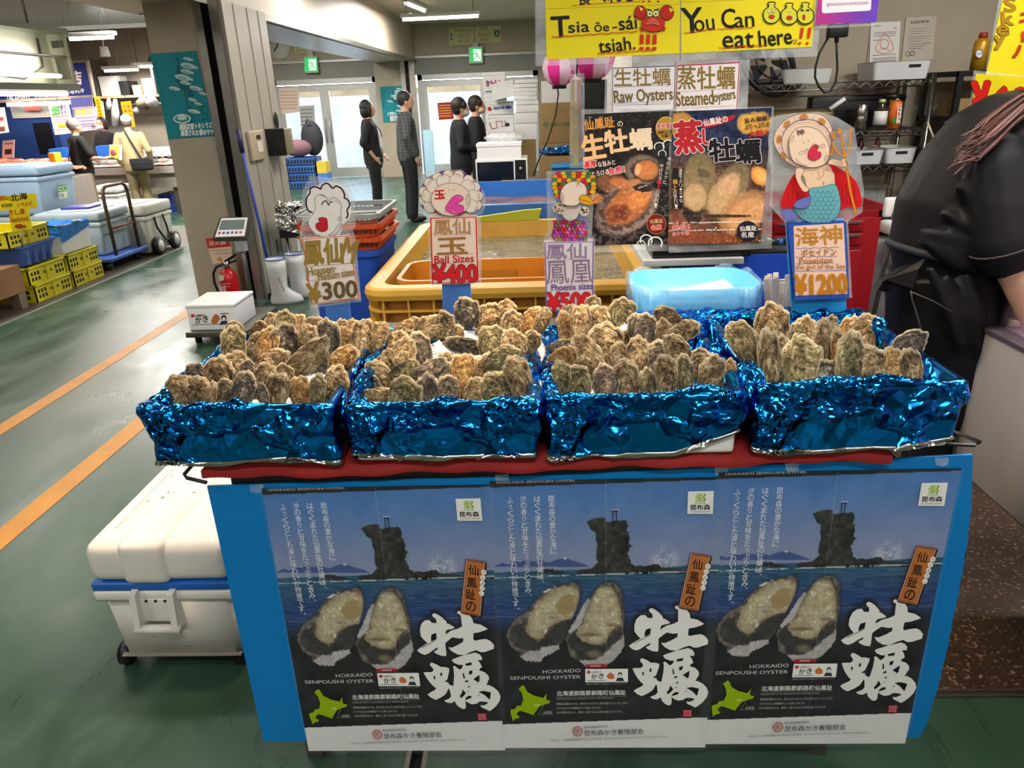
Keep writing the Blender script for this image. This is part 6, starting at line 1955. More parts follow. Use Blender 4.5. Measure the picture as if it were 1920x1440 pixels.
tag(MB().box(a[0],c[0],10.4,10.8,0,a[2]-0.002,M_CARD).obj('cardboard_box'),'cardboard box under the left stack of foam boxes','box','cardboard boxes')
a,c=P(932,262,Y=10.2),P(1000,262,Y=10.2)
sl=[(925,172,967,190,10.15,10,'foam box lying tilted across the top of the left stack')]
for x0,y0,x1,y1,Y,rt,lab in sl:
 a,c=P(x0,(y0+y1)/2,Y=Y),P(x1,(y0+y1)/2,Y=Y);z0=P(x0,y1,Y=Y)[2]
 t=thing('foam_box',lab,'box',(a[0],Y,z0+0.01),0,'white foam boxes by the far door')
 t.rotation_euler=(0,R(-rt),0)
 MB().box(0,c[0]-a[0],0,0.2,0,0.16,M_FOAM).obj('body',t,local=True)
 MB().box(-0.005,c[0]-a[0]+0.005,-0.005,0.205,0.16,0.19,M_FOAM).obj('lid',t,local=True)
zl=P(990,262,Y=10.0)[2]
xl,xr=P(966,240,Y=10.0)[0],P(1004,240,Y=10.0)[0]
tag(MB().box(xl,xr,10.0,10.4,0,zl-0.003,M_CARD).obj('cardboard_box'),'cardboard box under the right stack of foam boxes','box','cardboard boxes')
zz=zl
for i,h_ in enumerate((0.20,0.13,0.09,0.05,0.05,0.05,0.05,0.05,0.05)):
 dx=RNG.uniform(-0.02,0.02)
 nm='foam_box'
 o=MB().box(xl+dx,xr+0.03+dx,10.0,10.38,zz,zz+h_-0.004,M_FOAM,bev=0.006).obj(nm)
 tag(o,('deep foam box %s the right stack'%('at the bottom of' if i==0 else 'second from the bottom of'))if i<2 else 'flat white foam tray, %s from the bottom of the right stack'%ORD[i-2],'box','white foam boxes by the far door')
 zz+=h_
x0,x1=P(1014,240,Y=9.2)[0],P(1074,240,Y=9.2)[0]
zc0,zc1=P(1045,268,Y=9.2)[2],P(1045,193,Y=9.2)[2]
t=thing('cardboard_box','brown carton with a green round mark beside the foam boxes','box',((x0+x1)/2,9.4,zc0),0,'cardboard boxes')
MB().box(x0,x1,9.2,9.7,zc0,zc1,M_CARD,bev=0.004).obj('carton',t)
A_=Art(vplane(9.199),dz=0.0004)
A_.ring(1024,233,4,4.5,1.2,'#3f6a3a');A_.line([(1020,233),(1028,233)],1,'#3f6a3a');A_.line([(1024,229),(1024,237)],1,'#3f6a3a')
A_.text('木製ウニ容器',(1032,238),(1070,236),8,'#4f6a3c',0.03);A_.text('北海道',(1036,210),(1058,209),3,'#7a6040')
A_.obj('print',t)
tag(MB().box(x0-0.03,x1+0.12,9.15,9.75,0.0,zc0-0.003,M_CARD).obj('cardboard_box'),'wide brown carton under the one with the green mark','box','cardboard boxes')
tag(MB().box(x0+0.02,0.60,9.9,10.3,0.0,zc1+0.25,M_WHITE).obj('storage_cabinet'),'white cabinet behind the brown carton at the wall corner','cabinet')
cr8=Crumple(88)
def fb(u,v):
 x=0.02+u*0.55;y=7.95+v*0.5
 return(x,y,0.99+0.05*sin(pi*v)+float(cr8(np.array(u*.5),np.array(v*.5)))*2)
tag(MB().grid(fb,40,24,M_FOIL).box(0.03,0.56,7.97,8.43,0.70,0.96,M_CARD).obj('foil_bundle'),'shiny blue foil bundle on a carton right of the microwave','foil')
bc=thing('crate','blue ribbed crate right of the microwave near the posters','crate',(0.38,7.6,0.70))
MB().box(0.14,0.62,7.52,7.9,0.70,0.90,mat('teal_blue_crate','#2a6a9c',rough=0.5),taper=0.9).obj('body',bc)
rb=MB()
for k in range(12):
 x=0.17+k*0.038
 rb.box(x,x+0.008,7.528,7.54,0.72,0.88,mat('teal_blue_rib','#3f86b4',rough=0.5))
rb.box(0.13,0.63,7.505,7.52,0.885,0.91,mat('teal_blue_rib','#3f86b4',rough=0.5))
rb.obj('ribs',bc)
tag(MB().tube([(0.2,7.4,ZC),(P(1040,140,Y=7.4))]+[P(x,y,Y=7.4)for x,y in((1047,175),(1042,215),(1028,260),(1010,300),(1000,330))],0.008,M_BLACK,6).obj('power_cable'),'black power cable hanging down in front of the cartons','cable')

# ---- right
M_CHROME=mat('chrome_wire','#8e8b86',rough=0.28,metal=1.0,var=0.1)
M_BIN=mat('pale_grey_bin','#cfd0d2',rough=0.45,var=0.03)
YW=4.78
wx=lambda x,y,Y=YW:P(x,y,Y=Y)
sh=thing('wire_shelf','chrome wire shelf unit against the beige wall','shelf',(1.75,4.95,0))
xr_=wx(1752,148)[0];xl_=0.95
levels=[wx(1752,148)[2],wx(1738,241)[2],wx(1732,308)[2],0.25]
for x in(xl_,xr_):
 for y in(YW,5.14):
  MB().cyl((x,y,0),(x,y,levels[0]+0.03),0.0135,M_CHROME,10).obj('post',sh)
for z in levels:
 b=MB()
 for zz in(z,z-0.035):
  b.tube([(xl_,YW,zz),(xr_,YW,zz)],0.004,M_CHROME,6).tube([(xl_,5.14,zz),(xr_,5.14,zz)],0.004,M_CHROME,6)
  b.tube([(xl_,YW,zz),(xl_,5.14,zz)],0.004,M_CHROME,6).tube([(xr_,YW,zz),(xr_,5.14,zz)],0.004,M_CHROME,6)
 n=int((xr_-xl_)/0.035)
 b.tube([(xl_+(xr_-xl_)*k/n,YW,z-(0.035 if k%2 else 0))for k in range(n+1)],0.003,M_CHROME,5)
 m_=7
 b.tube([(xr_,YW+0.36*k/m_,z-(0.035 if k%2 else 0))for k in range(m_+1)],0.003,M_CHROME,5)
 for k in range(40):
  x=xl_+0.02+k*(xr_-xl_-0.04)/39
  b.tube([(x,YW,z),(x,5.14,z)],0.0018,M_CHROME,4,cap=False)
 b.obj('wire_deck',sh)
def bin_(label,x0,x1,yt,z,handle,Y=YW+0.05,d=0.27):
 a,c=P(x0,yt,Y=Y),P(x1,yt,Y=Y)
 zt=(a[2]+c[2])/2
 t=thing('storage_bin',label,'bin',((a[0]+c[0])/2,Y+d/2,z+0.005),0,'pale plastic storage bins')
 b=MB()
 rings_mesh(b,[rring(a[0]+0.012,c[0]-0.012,Y+0.01,Y+d-0.01,0.02,z+0.005),rring(a[0],c[0],Y,Y+d,0.025,zt-0.004),rring(a[0]-0.004,c[0]+0.004,Y-0.004,Y+d+0.004,0.025,zt),rring(a[0]+0.008,c[0]-0.008,Y+0.008,Y+d-0.008,0.02,zt),rring(a[0]+0.02,c[0]-0.02,Y+0.02,Y+d-0.02,0.02,z+0.02)],M_BIN,True,True)
 b.obj('body',t)
 if handle:
  q=P(handle[0],handle[1],Y=Y)
  MB().box(q[0]-0.035,q[0]+0.035,Y-0.0015,Y+0.006,q[2]-0.008,q[2]+0.008,M_DARK,bev=0.003).obj('handle_slot',t)
 return t
bin_('pale plastic bin on the top shelf next to the fan',1470,1564,128,levels[0],None)
bin_('pale plastic bin with a dark handle slot at the right end of the top shelf',1640,1749,114,levels[0],(1716,123))
bin_('pale plastic bin on the third shelf at the right end',1664,1722,277,levels[2],(1691,286))
bin_('pale plastic bin on the third shelf left of the end one',1608,1660,281,levels[2],(1627,289))
fan=thing('fan','black fan lying tilted on the top shelf under the yellow sign','fan',(1.43,4.95,levels[0]))
q=P(1440,118,Y=4.9)
Mf=Matrix.Rotation(R(62),4,'X')@Matrix.Rotation(R(25),4,'Y')
cage=MB()
for r_ in(0.20,0.17,0.10):
 cage.tube([Vector(q)+(Mf@Vector((r_*cos(2*pi*k/32),r_*sin(2*pi*k/32),0.01*(0.2-r_)*10)))for k in range(32)],0.016 if r_>0.19 else 0.005,M_BLACK,6,closed=True)
cage.obj('cage',fan)
bl=MB()
for k in range(5):
 a=2*pi*k/5
 pts=[Vector((0.03*cos(a),0.03*sin(a),0)),Vector((0.16*cos(a-0.25),0.16*sin(a-0.25),0.012)),Vector((0.165*cos(a+0.35),0.165*sin(a+0.35),-0.012)),Vector((0.03*cos(a+0.7),0.03*sin(a+0.7),0))]
 bl.prism([Vector(q)+(Mf@p)for p in pts],tuple((Mf@Vector((0,0,0.004)))[:]),mat('fan_blade','#2c2c30',rough=0.3))
bl.obj('blades',fan)
MB().box(q[0]-0.12,q[0]+0.10,4.85,5.05,levels[0]+0.003,levels[0]+0.035,M_BLACK,bev=0.01).obj('foot',fan)
def small(name,label,x0,x1,yt,z,prof,m,cat,Y=YW+0.1,parts=()):
 a,c=P(x0,yt,Y=Y),P(x1,yt,Y=Y)
 cx,r_=(a[0]+c[0])/2,(c[0]-a[0])/2
 H_=(a[2]+c[2])/2-z
 t=thing(name,label,cat,(cx,Y,z+0.004))
 MB().lathe([(rr*r_,zz*H_)for rr,zz in prof],m,18,(cx,Y,z+0.004)).obj('body',t)
 for(nm,pf,mm)in parts:
  MB().lathe([(rr*r_,zz*H_)for rr,zz in pf],mm,18,(cx,Y,z+0.004)).obj(nm,t)
 return t
small('steel_canister','steel canister on the second shelf',1606,1628,196,levels[1],[(0,0),(1,0),(1,0.5),(0.97,0.52),(1,0.54),(1,0.96),(0.8,1.0),(0,1.0)],M_STEEL,'canister')
small('bottle','clear bottle with a white label and pale cap on the second shelf',1643,1667,187,levels[1],[(0,0),(1,0),(1,0.62),(0.45,0.82),(0.4,0.9),(0,0.9)],mat('sauce_bottle','#3a342a',rough=0.12),'bottle',parts=[('label',[(1.02,0.14),(1.02,0.6)],M_WHITE),('cap',[(0,0.88),(0.5,0.88),(0.5,1.0),(0,1.0)],mat('pale_cap','#cfcf8a',rough=0.5))])
t=small('gas_torch','orange gas canister with a torch head on the second shelf',1671,1693,184,levels[1],[(0,0),(1,0),(1,0.82),(0.7,0.9),(0,0.9)],mat('orange_can','#e2701c',rough=0.35),'torch',parts=[('collar',[(0.7,0.88),(0.5,1.0),(0,1.0)],M_STEEL)])
q0,q1=P(1660,180,Y=YW+0.1),P(1697,183,Y=YW+0.1)
MB().cyl(q0,q1,0.018,M_BLACK,10).obj('nozzle',t)
a=Art(vplane(YW+0.1-0.041),dz=0.0003);a.vtext('GUNNER',(1687,200),(1684,228),7,'#f4f0ea',0.05);a.ell(1676,226,4,6,'#3a8a3a');a.obj('lettering',t)
tag(MB().box(1.72,2.20,5.0,5.1,levels[1]+0.004,levels[1]+0.20,M_BLACK,bev=0.01).obj('black_case'),'flat black case standing at the back of the second shelf','case')
pan=thing('pan','wide pan with a white handle lying on the second shelf','pan',(1.62,4.9,levels[1]))
MB().box(1.42,1.80,4.80,5.1,levels[1]+0.004,levels[1]+0.13,mat('olive_pan','#6a5f3a',rough=0.4,metal=0.4),bev=0.03).obj('body',pan)
MB().cyl(P(1556,205,Y=4.8),P(1584,185,Y=4.8),0.013,M_WHITE,8).obj('handle',pan)
for i,x in enumerate((1612,1622,1632,1645,1655,1664,1673,1681)):
 q=P(x,275,Y=YW+0.18)
 hgt=0.07+0.035*(i%3)
 o=MB().lathe([(0,0),(0.022,0),(0.022,hgt*0.7),(0.012,hgt*0.85),(0.012,hgt),(0,hgt)],mat('spice_jar'+str(i%3),('#2a201a','#9a7a3a','#5a1d20')[i%3],rough=0.25),12,(q[0],YW+0.33,levels[2]+0.004)).obj('seasoning_bottle')
 tag(o,'small seasoning bottle behind the bins on the third shelf','bottle','small bottles behind the bins')
def paper(label,pts,drawer,col='#e2dfda'):
 t=thing('wall_notice',label,'notice',P(*pts[3],Y=5.19),0,'papers on the wall')
 A_=Art(vplane(5.192),dz=0.0003);A_.slab(pts,col,0.002);A_.fill(pts,col);drawer(A_);A_.obj('sheet',t)
def d1(A_):
 for y,x0,x1 in((61,1640,1680),(64,1637,1680),(68,1637,1678),(76,1637,1655)):
  A_.line([(x0,y),(x1,y-1.5)],1.0,'#6a6a70')
 A_.line([(1637,49),(1652,48.5)],1.0,'#5a5a60');A_.line([(1675,53),(1681,53)],1,'#b84a4a')
 A_.line(smooth_poly([(1642,94),(1648,76),(1659,64),(1670,76),(1674,93),(1658,100)],4),1.2,'#d08a68',closed=True)
 A_.ring(1658,82,8,9,1.2,'#d08a68');A_.line([(1646,95),(1656,91),(1670,94)],1,'#d08a68')
 for y in(104,110,113,116):
  A_.line([(1636,y),(1680,y-3)],0.8,'#7a7a80')
def d2(A_):
 A_.text('食品衛生責任者',(1707,45),(1742,42),5,'#4a4a4e',0.02)
 for k in range(9):
  A_.line([(1703,55+k*4.6),(1745-(k%3)*8,53+k*4.6)],0.7,'#8a8884')
 A_.ring(1702,101,4,4,0.9,'#55555a');A_.ring(1710,100,4,4,0.9,'#55555a')
paper('white notice with an orange stamp-like drawing on the wall',[(1633,42),(1689,40),(1684,120),(1630,121)],d1)
paper('grey-beige printed notice on the wall right of the white one',[(1699,33),(1756,30),(1749,112),(1690,115)],d2,'#bfb6a6')
paper('colourful leaflet pinned on the wall behind the shelf',[(1572,150),(1642,140),(1638,210),(1575,216)],lambda A_:(A_.ell(1610,168,8,5,'#6aa04a'),A_.line([(1578,178),(1636,170)],2,'#b05a8a'),A_.line([(1578,190),(1636,182)],1.5,'#8a7a8a'),A_.text('HACCP',(1590,152),(1632,148),5,'#b0566a',0.03)),'#c9bfb4')
ad=thing('power_adapter','black plug adapter with a looping cable hanging under the purple card','adapter',P(1570,68,Y=4.5))
q=P(1570,58,Y=4.5)
MB().box(q[0]-0.05,q[0]+0.05,4.47,4.53,q[2]-0.033,q[2]+0.033,M_BLACK,bev=0.006).obj('plug',ad)
MB().tube([P(x,y,Y=4.5)for x,y in((1568,68),(1569,100),(1570,130),(1566,155),(1556,172),(1546,174),(1535,162),(1528,145),(1529,125),(1536,100),(1553,70))],0.006,M_BLACK,6).obj('cable',ad)
MB().cyl(P(1568,66,Y=4.5),P(1569,80,Y=4.5),0.012,M_BLACK,8).obj('strain_relief',ad)
MB().box(q[0]-0.02,q[0]+0.02,4.49,4.51,q[2]+0.033,3.0,M_WHITE).obj('drop_pole',ad)
bs=thing('black_shelf','black metal shelf unit at the right edge in front of the wall','shelf',(3.0,4.9,0))
bx=P(1802,133,Y=4.7)
for x in(bx[0],bx[0]+0.7):
 for y in(4.7,5.1):
  MB().box(x-0.015,x+0.015,y-0.015,y+0.015,0,bx[2],M_BLACK).obj('post',bs)
for z in(bx[2]-0.03,P(1790,230,Y=4.7)[2],P(1779,290,Y=4.7)[2],0.3):
 MB().box(bx[0]-0.015,bx[0]+0.715,4.69,5.11,z,z+0.03,M_BLACK).obj('deck',bs)
gq=P(1833,128,Y=4.8)
gc=thing('gas_can','yellow gas can with a red cap on top of the black shelf','gas can',(gq[0],4.8,bx[2]))
MB().lathe([(0,0),(0.042,0),(0.042,0.15),(0.025,0.17),(0,0.17)],mat('mustard_can','#b98a1c',rough=0.35,metal=0.3),18,(gq[0],4.8,bx[2]+0.002)).obj('body',gc)
MB().lathe([(0,0.17),(0.024,0.17),(0.022,0.20),(0,0.20)],mat('red_cap','#a02a22',rough=0.4),14,(gq[0],4.8,bx[2]+0.002)).obj('cap',gc)
a=Art(vplane(4.8-0.043),dz=0.0003);a.ell(1836,101,7,8,'#e8e6e2');a.ring(1836,101,6.5,7.5,1.0,'#3a4a9a');a.text('TABLE',(1831,103),(1841,102),4,'#3a4a9a');a.obj('label_print',gc)
tag(MB().box(bx[0]+0.05,bx[0]+0.25,4.75,5.0,P(1790,230,Y=4.7)[2]+0.031,P(1790,230,Y=4.7)[2]+0.13,M_CARD).obj('cardboard_box'),'small carton on the black shelf','box','cardboard boxes')
ut=thing('utensil_tray','tray of brushes and utensils at the black shelf','tray',(bx[0]+0.05,4.72,P(1779,290,Y=4.7)[2]+0.03))
MB().box(bx[0]-0.1,bx[0]+0.25,4.6,4.85,P(1779,290,Y=4.7)[2]+0.03,P(1779,290,Y=4.7)[2]+0.07,M_STEELD).obj('body',ut)
zt_=P(1779,290,Y=4.7)[2]+0.06
for k in range(11):
 x=bx[0]-0.08+k*0.03
 o=MB().cyl((x,4.7,zt_+0.012),(x+RNG.uniform(-0.08,0.06),4.72,zt_+RNG.uniform(0.08,0.14)),0.006,mat('utensil'+str(k%3),('#c9bfa8','#5a5a5a','#8a8f98')[k%3],rough=0.4),6).obj('utensil')
 tag(o,'brush or utensil standing in the tray at the black shelf','utensil','utensils at the black shelf')
def sack(u,v):
 a=2*pi*u
 z0,z1=0.72,1.10
 r_=(0.04+0.20*sin(min(1.0,(1-v)*1.25)*pi*0.72))*(1+0.10*sin(5*a+6*v)+0.06*sin(11*a))
 return(2.62+r_*cos(a)*1.25,4.62+r_*sin(a)*0.6,z0+(z1-z0)*v+0.02*sin(3*a))
tag(MB().grid(sack,40,20,film('white_bag',(225,226,230),0.75),closed_u=True).obj('plastic_bag'),'white plastic bag hanging at the end of the wire shelf','bag')
YC=3.6
rc_=thing('tool_cabinet','dark red tool cabinet with drawers behind the 1200 yen sign','cabinet',(1.36,3.8,0))
cx0,cx1=P(1440,400,Y=YC)[0],P(1655,394,Y=YC)[0]
cz=P(1655,394,Y=YC)[2]
M_TOOL=mat('dark_red_enamel','#8e0f1c',rough=0.32,var=0.04)
MB().box(cx0,cx1,YC,YC+0.42,0.08,cz-0.03,M_TOOL,bev=0.004).obj('body',rc_)
tr=MB()
tr.box(cx0,cx1,YC,YC+0.02,cz-0.03,cz,M_TOOL).box(cx0,cx0+0.015,YC,YC+0.42,cz-0.03,cz+0.03,M_TOOL).box(cx1-0.015,cx1,YC,YC+0.42,cz-0.03,cz+0.03,M_TOOL).box(cx0,cx1,YC+0.40,YC+0.42,cz-0.03,cz+0.05,M_TOOL)
tr.box(cx0+0.015,cx1-0.015,YC+0.02,YC+0.40,cz-0.03,cz-0.024,mat('rubber_tray_mat','#2f2f31',rough=0.7))
tr.obj('top_tray',rc_)
for(y0_,y1_)in((412,432),(437,458)):
 z1_,z0_=P(1630,y0_,Y=YC)[2],P(1630,y1_,Y=YC)[2]
 d=MB().box(cx0+0.03,cx1-0.08,YC-0.012,YC,z0_,z1_,M_TOOL,bev=0.003).obj('drawer',rc_)
 MB().box(cx0+0.05,cx1-0.10,YC-0.022,YC-0.012,z1_-0.012,z1_-0.002,M_STEEL).obj('handle',d)
z0_,z1_=0.14,P(1630,468,Y=YC)[2]
d=MB().box(cx0+0.03,cx1-0.08,YC-0.010,YC,z0_,z1_,M_TOOL,bev=0.003).obj('door',rc_)
for x in(cx0+0.04,cx1-0.04):
 for y in(YC+0.05,YC+0.37):
  MB().cyl((x-0.012,y,0.04),(x+0.012,y,0.04),0.04,M_BLACK,14).obj('caster',rc_)
gcx0,gcx1=P(1622,345,Y=4.55)[0],P(1667,350,Y=4.55)[0]
gl=thing('glass_case','small glass case with grey frame behind the tool cabinet','case',((gcx0+gcx1)/2,4.62,0.72))
zt_=P(1665,352,Y=4.55)[2]
fr=MB()
for x in(gcx0-0.25,gcx1):
 for y in(4.55,4.70):
  fr.box(x-0.008,x+0.008,y-0.008,y+0.008,0.0,zt_,M_STEELD)
fr.box(gcx0-0.25,gcx1,4.54,4.71,zt_,zt_+0.012,M_STEELD)
fr.obj('frame',gl)
MB().box(gcx0-0.24,gcx1-0.01,4.56,4.69,0.7,zt_-0.01,film('case_glass',(170,180,180),0.3)).obj('glass',gl)
dq=P(1655,430,Y=4.5)
db=thing('dustbin','grey dustbin with a black lid between the cabinet and the white chair','dustbin',(dq[0]-0.02,4.45,0))
MB().lathe([(0,0),(0.10,0),(0.12,dq[2]),(0,dq[2])],mat('grey_bin','#9b9da0',rough=0.45),20,(dq[0]-0.02,4.43,0)).obj('body',db)
MB().lathe([(0,dq[2]),(0.13,dq[2]),(0.13,dq[2]+0.05),(0.10,dq[2]+0.085),(0,dq[2]+0.09)],M_BLACK,20,(dq[0]-0.02,4.43,0)).obj('lid',db)
YK=4.15
kx=lambda x,y,Y=YK:P(x,y,Y=Y)
ch=thing('folding_chair','white padded folding chair behind the person in black','chair',(kx(1700,440)[0],YK,0))
b0,b1=kx(1659,370),kx(1748,404)
MB().box(b0[0],b1[0],YK-0.02,YK+0.015,b1[2],b0[2],M_WHITE,bev=0.012).obj('backrest',ch)
s0,s1=kx(1656,433,YK-0.3),kx(1735,455,YK-0.3)
zs=kx(1656,443,YK-0.3)[2]
MB().box(b0[0]-0.01,b1[0]+0.03,YK-0.33,YK+0.02,zs-0.035,zs+0.035,M_WHITE,bev=0.025).obj('seat',ch)
M_CH=mat('grey_chair_tube','#6c6d70',rough=0.35,metal=0.6)
xa,xb=b0[0]+0.06,b1[0]-0.05
for x in(xa,xb):
 MB().tube([(x,YK+0.10,0.012),(x,YK-0.03,b1[2]+0.06)],0.0135,M_CH,8).obj('rear_leg',ch)
 MB().tube([(x-0.01,YK-0.36,0.012),(x-0.01,YK+0.0,zs+0.1)],0.011,M_CH,8).obj('front_leg',ch)
MB().tube([(xa,YK-0.03,b1[2]+0.05),(xa+0.01,YK-0.035,b1[2]+0.10),(xa+0.05,YK-0.035,b1[2]+0.125),(xb-0.05,YK-0.035,b1[2]+0.125),(xb-0.01,YK-0.035,b1[2]+0.10),(xb,YK-0.03,b1[2]+0.05)],0.0135,M_CH,8).obj('back_tube',ch)
gc_=thing('display_counter','grey-white refrigerated counter with a lit glass case at the right edge','counter',(1.7,1.5,0))
gx=1.245
MB().box(gx,2.3,0.7,2.08,0.45,0.885,mat('pale_grey_panel','#97979c',rough=0.38,var=0.02),bev=0.008).obj('body',gc_)
MB().box(gx+0.7,2.3,0.75,2.0,0.0,0.45,mat('counter_plinth','#1a1918',rough=0.7)).obj('plinth',gc_)
MB().box(gx-0.004,gx+0.05,0.7,2.085,0.885,0.897,mat('counter_edge','#4b4450',rough=0.3)).obj('edge_strip',gc_)
MB().box(gx+0.05,2.3,0.7,2.085,0.885,0.893,mat('lilac_lit_floor','#c9a9c2',rough=0.3)).obj('case_floor',gc_)  # purple light inside the case is put into the floor colour
gf=MB()
for y in(2.06,0.72):
 gf.box(gx+0.045,gx+0.065,y-0.012,y+0.012,0.89,1.045,M_BLACK)
gf.box(gx+0.045,gx+0.065,0.7,2.08,1.035,1.06,M_BLACK)
gf.obj('case_frame',gc_)
MB().box(gx+0.052,gx+0.056,0.72,2.06,0.9,1.035,film('case_front_glass',(190,170,205),0.10)).obj('case_glass',gc_)
td=thing('tape_dispenser','cream tape dispenser inside the glass case at the right edge','dispenser',(1.36,1.83,0.893))
tq=P(1910,628,X=1.36)
MB().box(1.315,1.46,tq[1]-0.03,tq[1]+0.03,0.894,0.915,mat('cream_plastic','#e3cdb8',rough=0.4),bev=0.006).obj('base',td)
MB().cyl((1.36,tq[1]-0.03,0.94),(1.36,tq[1]+0.03,0.94),0.034,mat('cream_plastic','#e3cdb8',rough=0.4),24).obj('tape_roll',td)
area_light('case_strip_light',(1.55,1.5,1.03),0.06,1.0,0.8,(0.86,0.72,1.0))

# ---- left
def teal(A_,X0,Y0,X1,Y1,full=True):
 def u(x,y):return(X0[0]+(X1[0]-X0[0])*x+(Y0[0]-X0[0])*y,X0[1]+(X1[1]-X0[1])*x+(Y0[1]-X0[1])*y)
 sx=math.hypot(X1[0]-X0[0],X1[1]-X0[1]);sy=math.hypot(Y0[0]-X0[0],Y0[1]-X0[1])
 pts=[u(0,0),u(1,0),u(1,1),u(0,1)]
 A_.slab(pts,'#137f8c',0.002);A_.fill(pts,'#168390')
 A_.fill([u(.50,.06),u(.60,.07),u(.56,.2),u(.62,.33),u(.72,.45),u(.75,.52),u(.66,.53),u(.5,.42),u(.42,.32),u(.5,.2),u(.55,.1)],'#13606f')
 A_.line([u(.55,.47),u(.58,.56),u(.55,.64),u(.66,.66)],sx*.03,'#13606f')
 A_.line([u(.80,.66),u(.92,.64),u(.80,.72),u(.95,.74),u(.93,.80),u(.80,.80)],sx*.03,'#13606f')
 for(x,y,l,ro)in((.78,.09,.20,12),(.76,.17,.34,12),(.70,.235,.26,12),(.60,.30,.36,12),(.62,.365,.22,12),(.36,.42,.22,10),(.82,.435,.26,12),(.95,.50,.18,15),(.70,.565,.18,15),(.80,.615,.16,12),(.68,.70,.24,10)):
  q=u(x,y)
  A_.ell(q[0],q[1],sx*l/2,sx*l/5.5,'#c5d8d6',ro,14)
  A_.ell(q[0]-sx*.02,q[1]+sx*.012,sx*l/3.2,sx*l/9,'#8fb6b6',ro,12)
  c,d=cos(R(ro)),sin(R(ro));e=sx*l/2
  A_.fill([(q[0]+e*.85*c,q[1]+e*.85*d),(q[0]+e*1.25*c-e*.28*d,q[1]+e*1.25*d-e*.28),(q[0]+e*1.2*c,q[1]+e*1.2*d+e*.3)],'#c5d8d6')
 q=u(.40,.775)
 A_.ell(q[0],q[1],sx*.19,sy*.055,'#cfe0dc');A_.ell(q[0],q[1],sx*.16,sy*.04,'#2a8a94');A_.ell(q[0],q[1]-sy*.01,sx*.10,sy*.028,'#c3d6d0')
 A_.text('釧路定置トキシラズ',u(.30,.905),u(1.0 if full else.98,.905),sy*.070,'#e6efec',0.05)
 A_.text('厳選された春のサケ',u(.30,.975),u(1.0 if full else.98,.985),sy*.070,'#e6efec',0.05)
 A_.vtext('美しさと美味しさ、たまりませぬ',u(.10,.10),u(.11,.60),sx*.05,'#124a56')
YPL=6.195
t=thing('teal_poster','teal fish poster on the cream pillar','poster',P(350,260,Y=YPL),0,'teal fish posters')
A_=Art(vplane(YPL),dz=0.0004)
teal(A_,(281,101),(316,261),(368,95),None)
A_.obj('sheet',t)
YP2=YD-0.232
t=thing('teal_poster','teal fish poster on the far pillar between the doors','poster',P(735,230,Y=YP2),0,'teal fish posters')
A_=Art(vplane(YP2),dz=0.0008)
teal(A_,(712,163),(719,230),(757,160),None)
A_.obj('sheet',t)
eq=P(425,500,Y=5.98)
ex=thing('fire_extinguisher','red fire extinguisher standing at the foot of the pillar','extinguisher',(eq[0],5.98,0))
M_EXT=mat('extinguisher_red','#b0141c',rough=0.25,var=0.05)
zt_=P(425,510,Y=5.98)[2]
MB().lathe([(0,0),(0.065,0),(0.072,0.02),(0.072,zt_-0.05),(0.055,zt_),(0.025,zt_+0.03),(0,zt_+0.03)],M_EXT,24,(eq[0],5.98,0)).obj('cylinder',ex)
MB().lathe([(0,zt_+0.03),(0.022,zt_+0.03),(0.022,zt_+0.09),(0,zt_+0.09)],M_STEEL,14,(eq[0],5.98,0)).obj('valve',ex)
MB().prism([(eq[0]-0.03,5.97,zt_+0.085),(eq[0]+0.09,5.97,zt_+0.15),(eq[0]+0.10,5.97,zt_+0.135),(eq[0]-0.01,5.97,zt_+0.065)],(0,0.02,0),M_BLACK).prism([(eq[0]-0.03,5.97,zt_+0.075),(eq[0]+0.09,5.97,zt_+0.10),(eq[0]+0.09,5.97,zt_+0.085),(eq[0]-0.02,5.97,zt_+0.055)],(0,0.02,0),M_BLACK).obj('lever',ex)
MB().tube([P(x,y,Y=5.93)for x,y in((417,497),(406,500),(400,512),(402,530),(410,548),(413,560))],0.011,M_BLACK,8).obj('hose',ex)
A_=Art(vplane(5.905),dz=0.0006)
A_.ell(415,521,5.5,6,'#c9bdb0');A_.text('消火器',(412,548),(424,547),12,'#e8c8c0',0.03);A_.line([(414,533),(432,531)],1.5,'#d89a94');A_.line([(417,538),(430,537)],1.2,'#d89a94')
A_.obj('label',ex)
A_=Art(vplane(6.192),dz=0.0005)
pts=[(385,447),(430,444),(438,490),(399,495)]
A_.slab(pts,'#d9c2ae',0.002);A_.fill(pts,'#dcc4b0');A_.fill([(385,447),(430,444),(432,462),(390,466)],'#b8322a');A_.line([(394,470),(432,468)],1,'#a06a60');A_.line([(398,476),(434,474)],1,'#a06a60');A_.ell(412,486,5,4,'#d99a2a');A_.text('消火器',(392,461),(424,458),9,'#e8d0b0',0.02)
tag(A_.obj('safety_notice'),'red and cream fire notice on the pillar above the extinguisher','notice')
sc_=thing('platform_scale','steel platform scale with a tilted display in front of the pillar','scale',(-2.25,5.35,0))
MB().box(-2.495,-2.06,4.90,5.56,0.05,0.09,M_STEELD,bev=0.006).obj('platform',sc_)
for x in(-2.44,-2.12):
 for y in(4.97,5.50):
  MB().cyl((x,y,0),(x,y,0.05),0.024,M_BLACK,12).obj('foot',sc_)
cq=P(455,470,Y=5.62)
MB().cyl((cq[0],5.62,0.05),(cq[0],5.62,0.70),0.02,M_STEELD,10).box(cq[0]-0.03,cq[0]+0.03,5.54,5.64,0.05,0.09,M_STEELD).obj('column',sc_)
d0,d1,d2,d3=[Vector(P(x,y,Y=Y))for x,y,Y in((412,408,5.66),(467,406,5.66),(461,445,5.54),(398,447,5.54))]
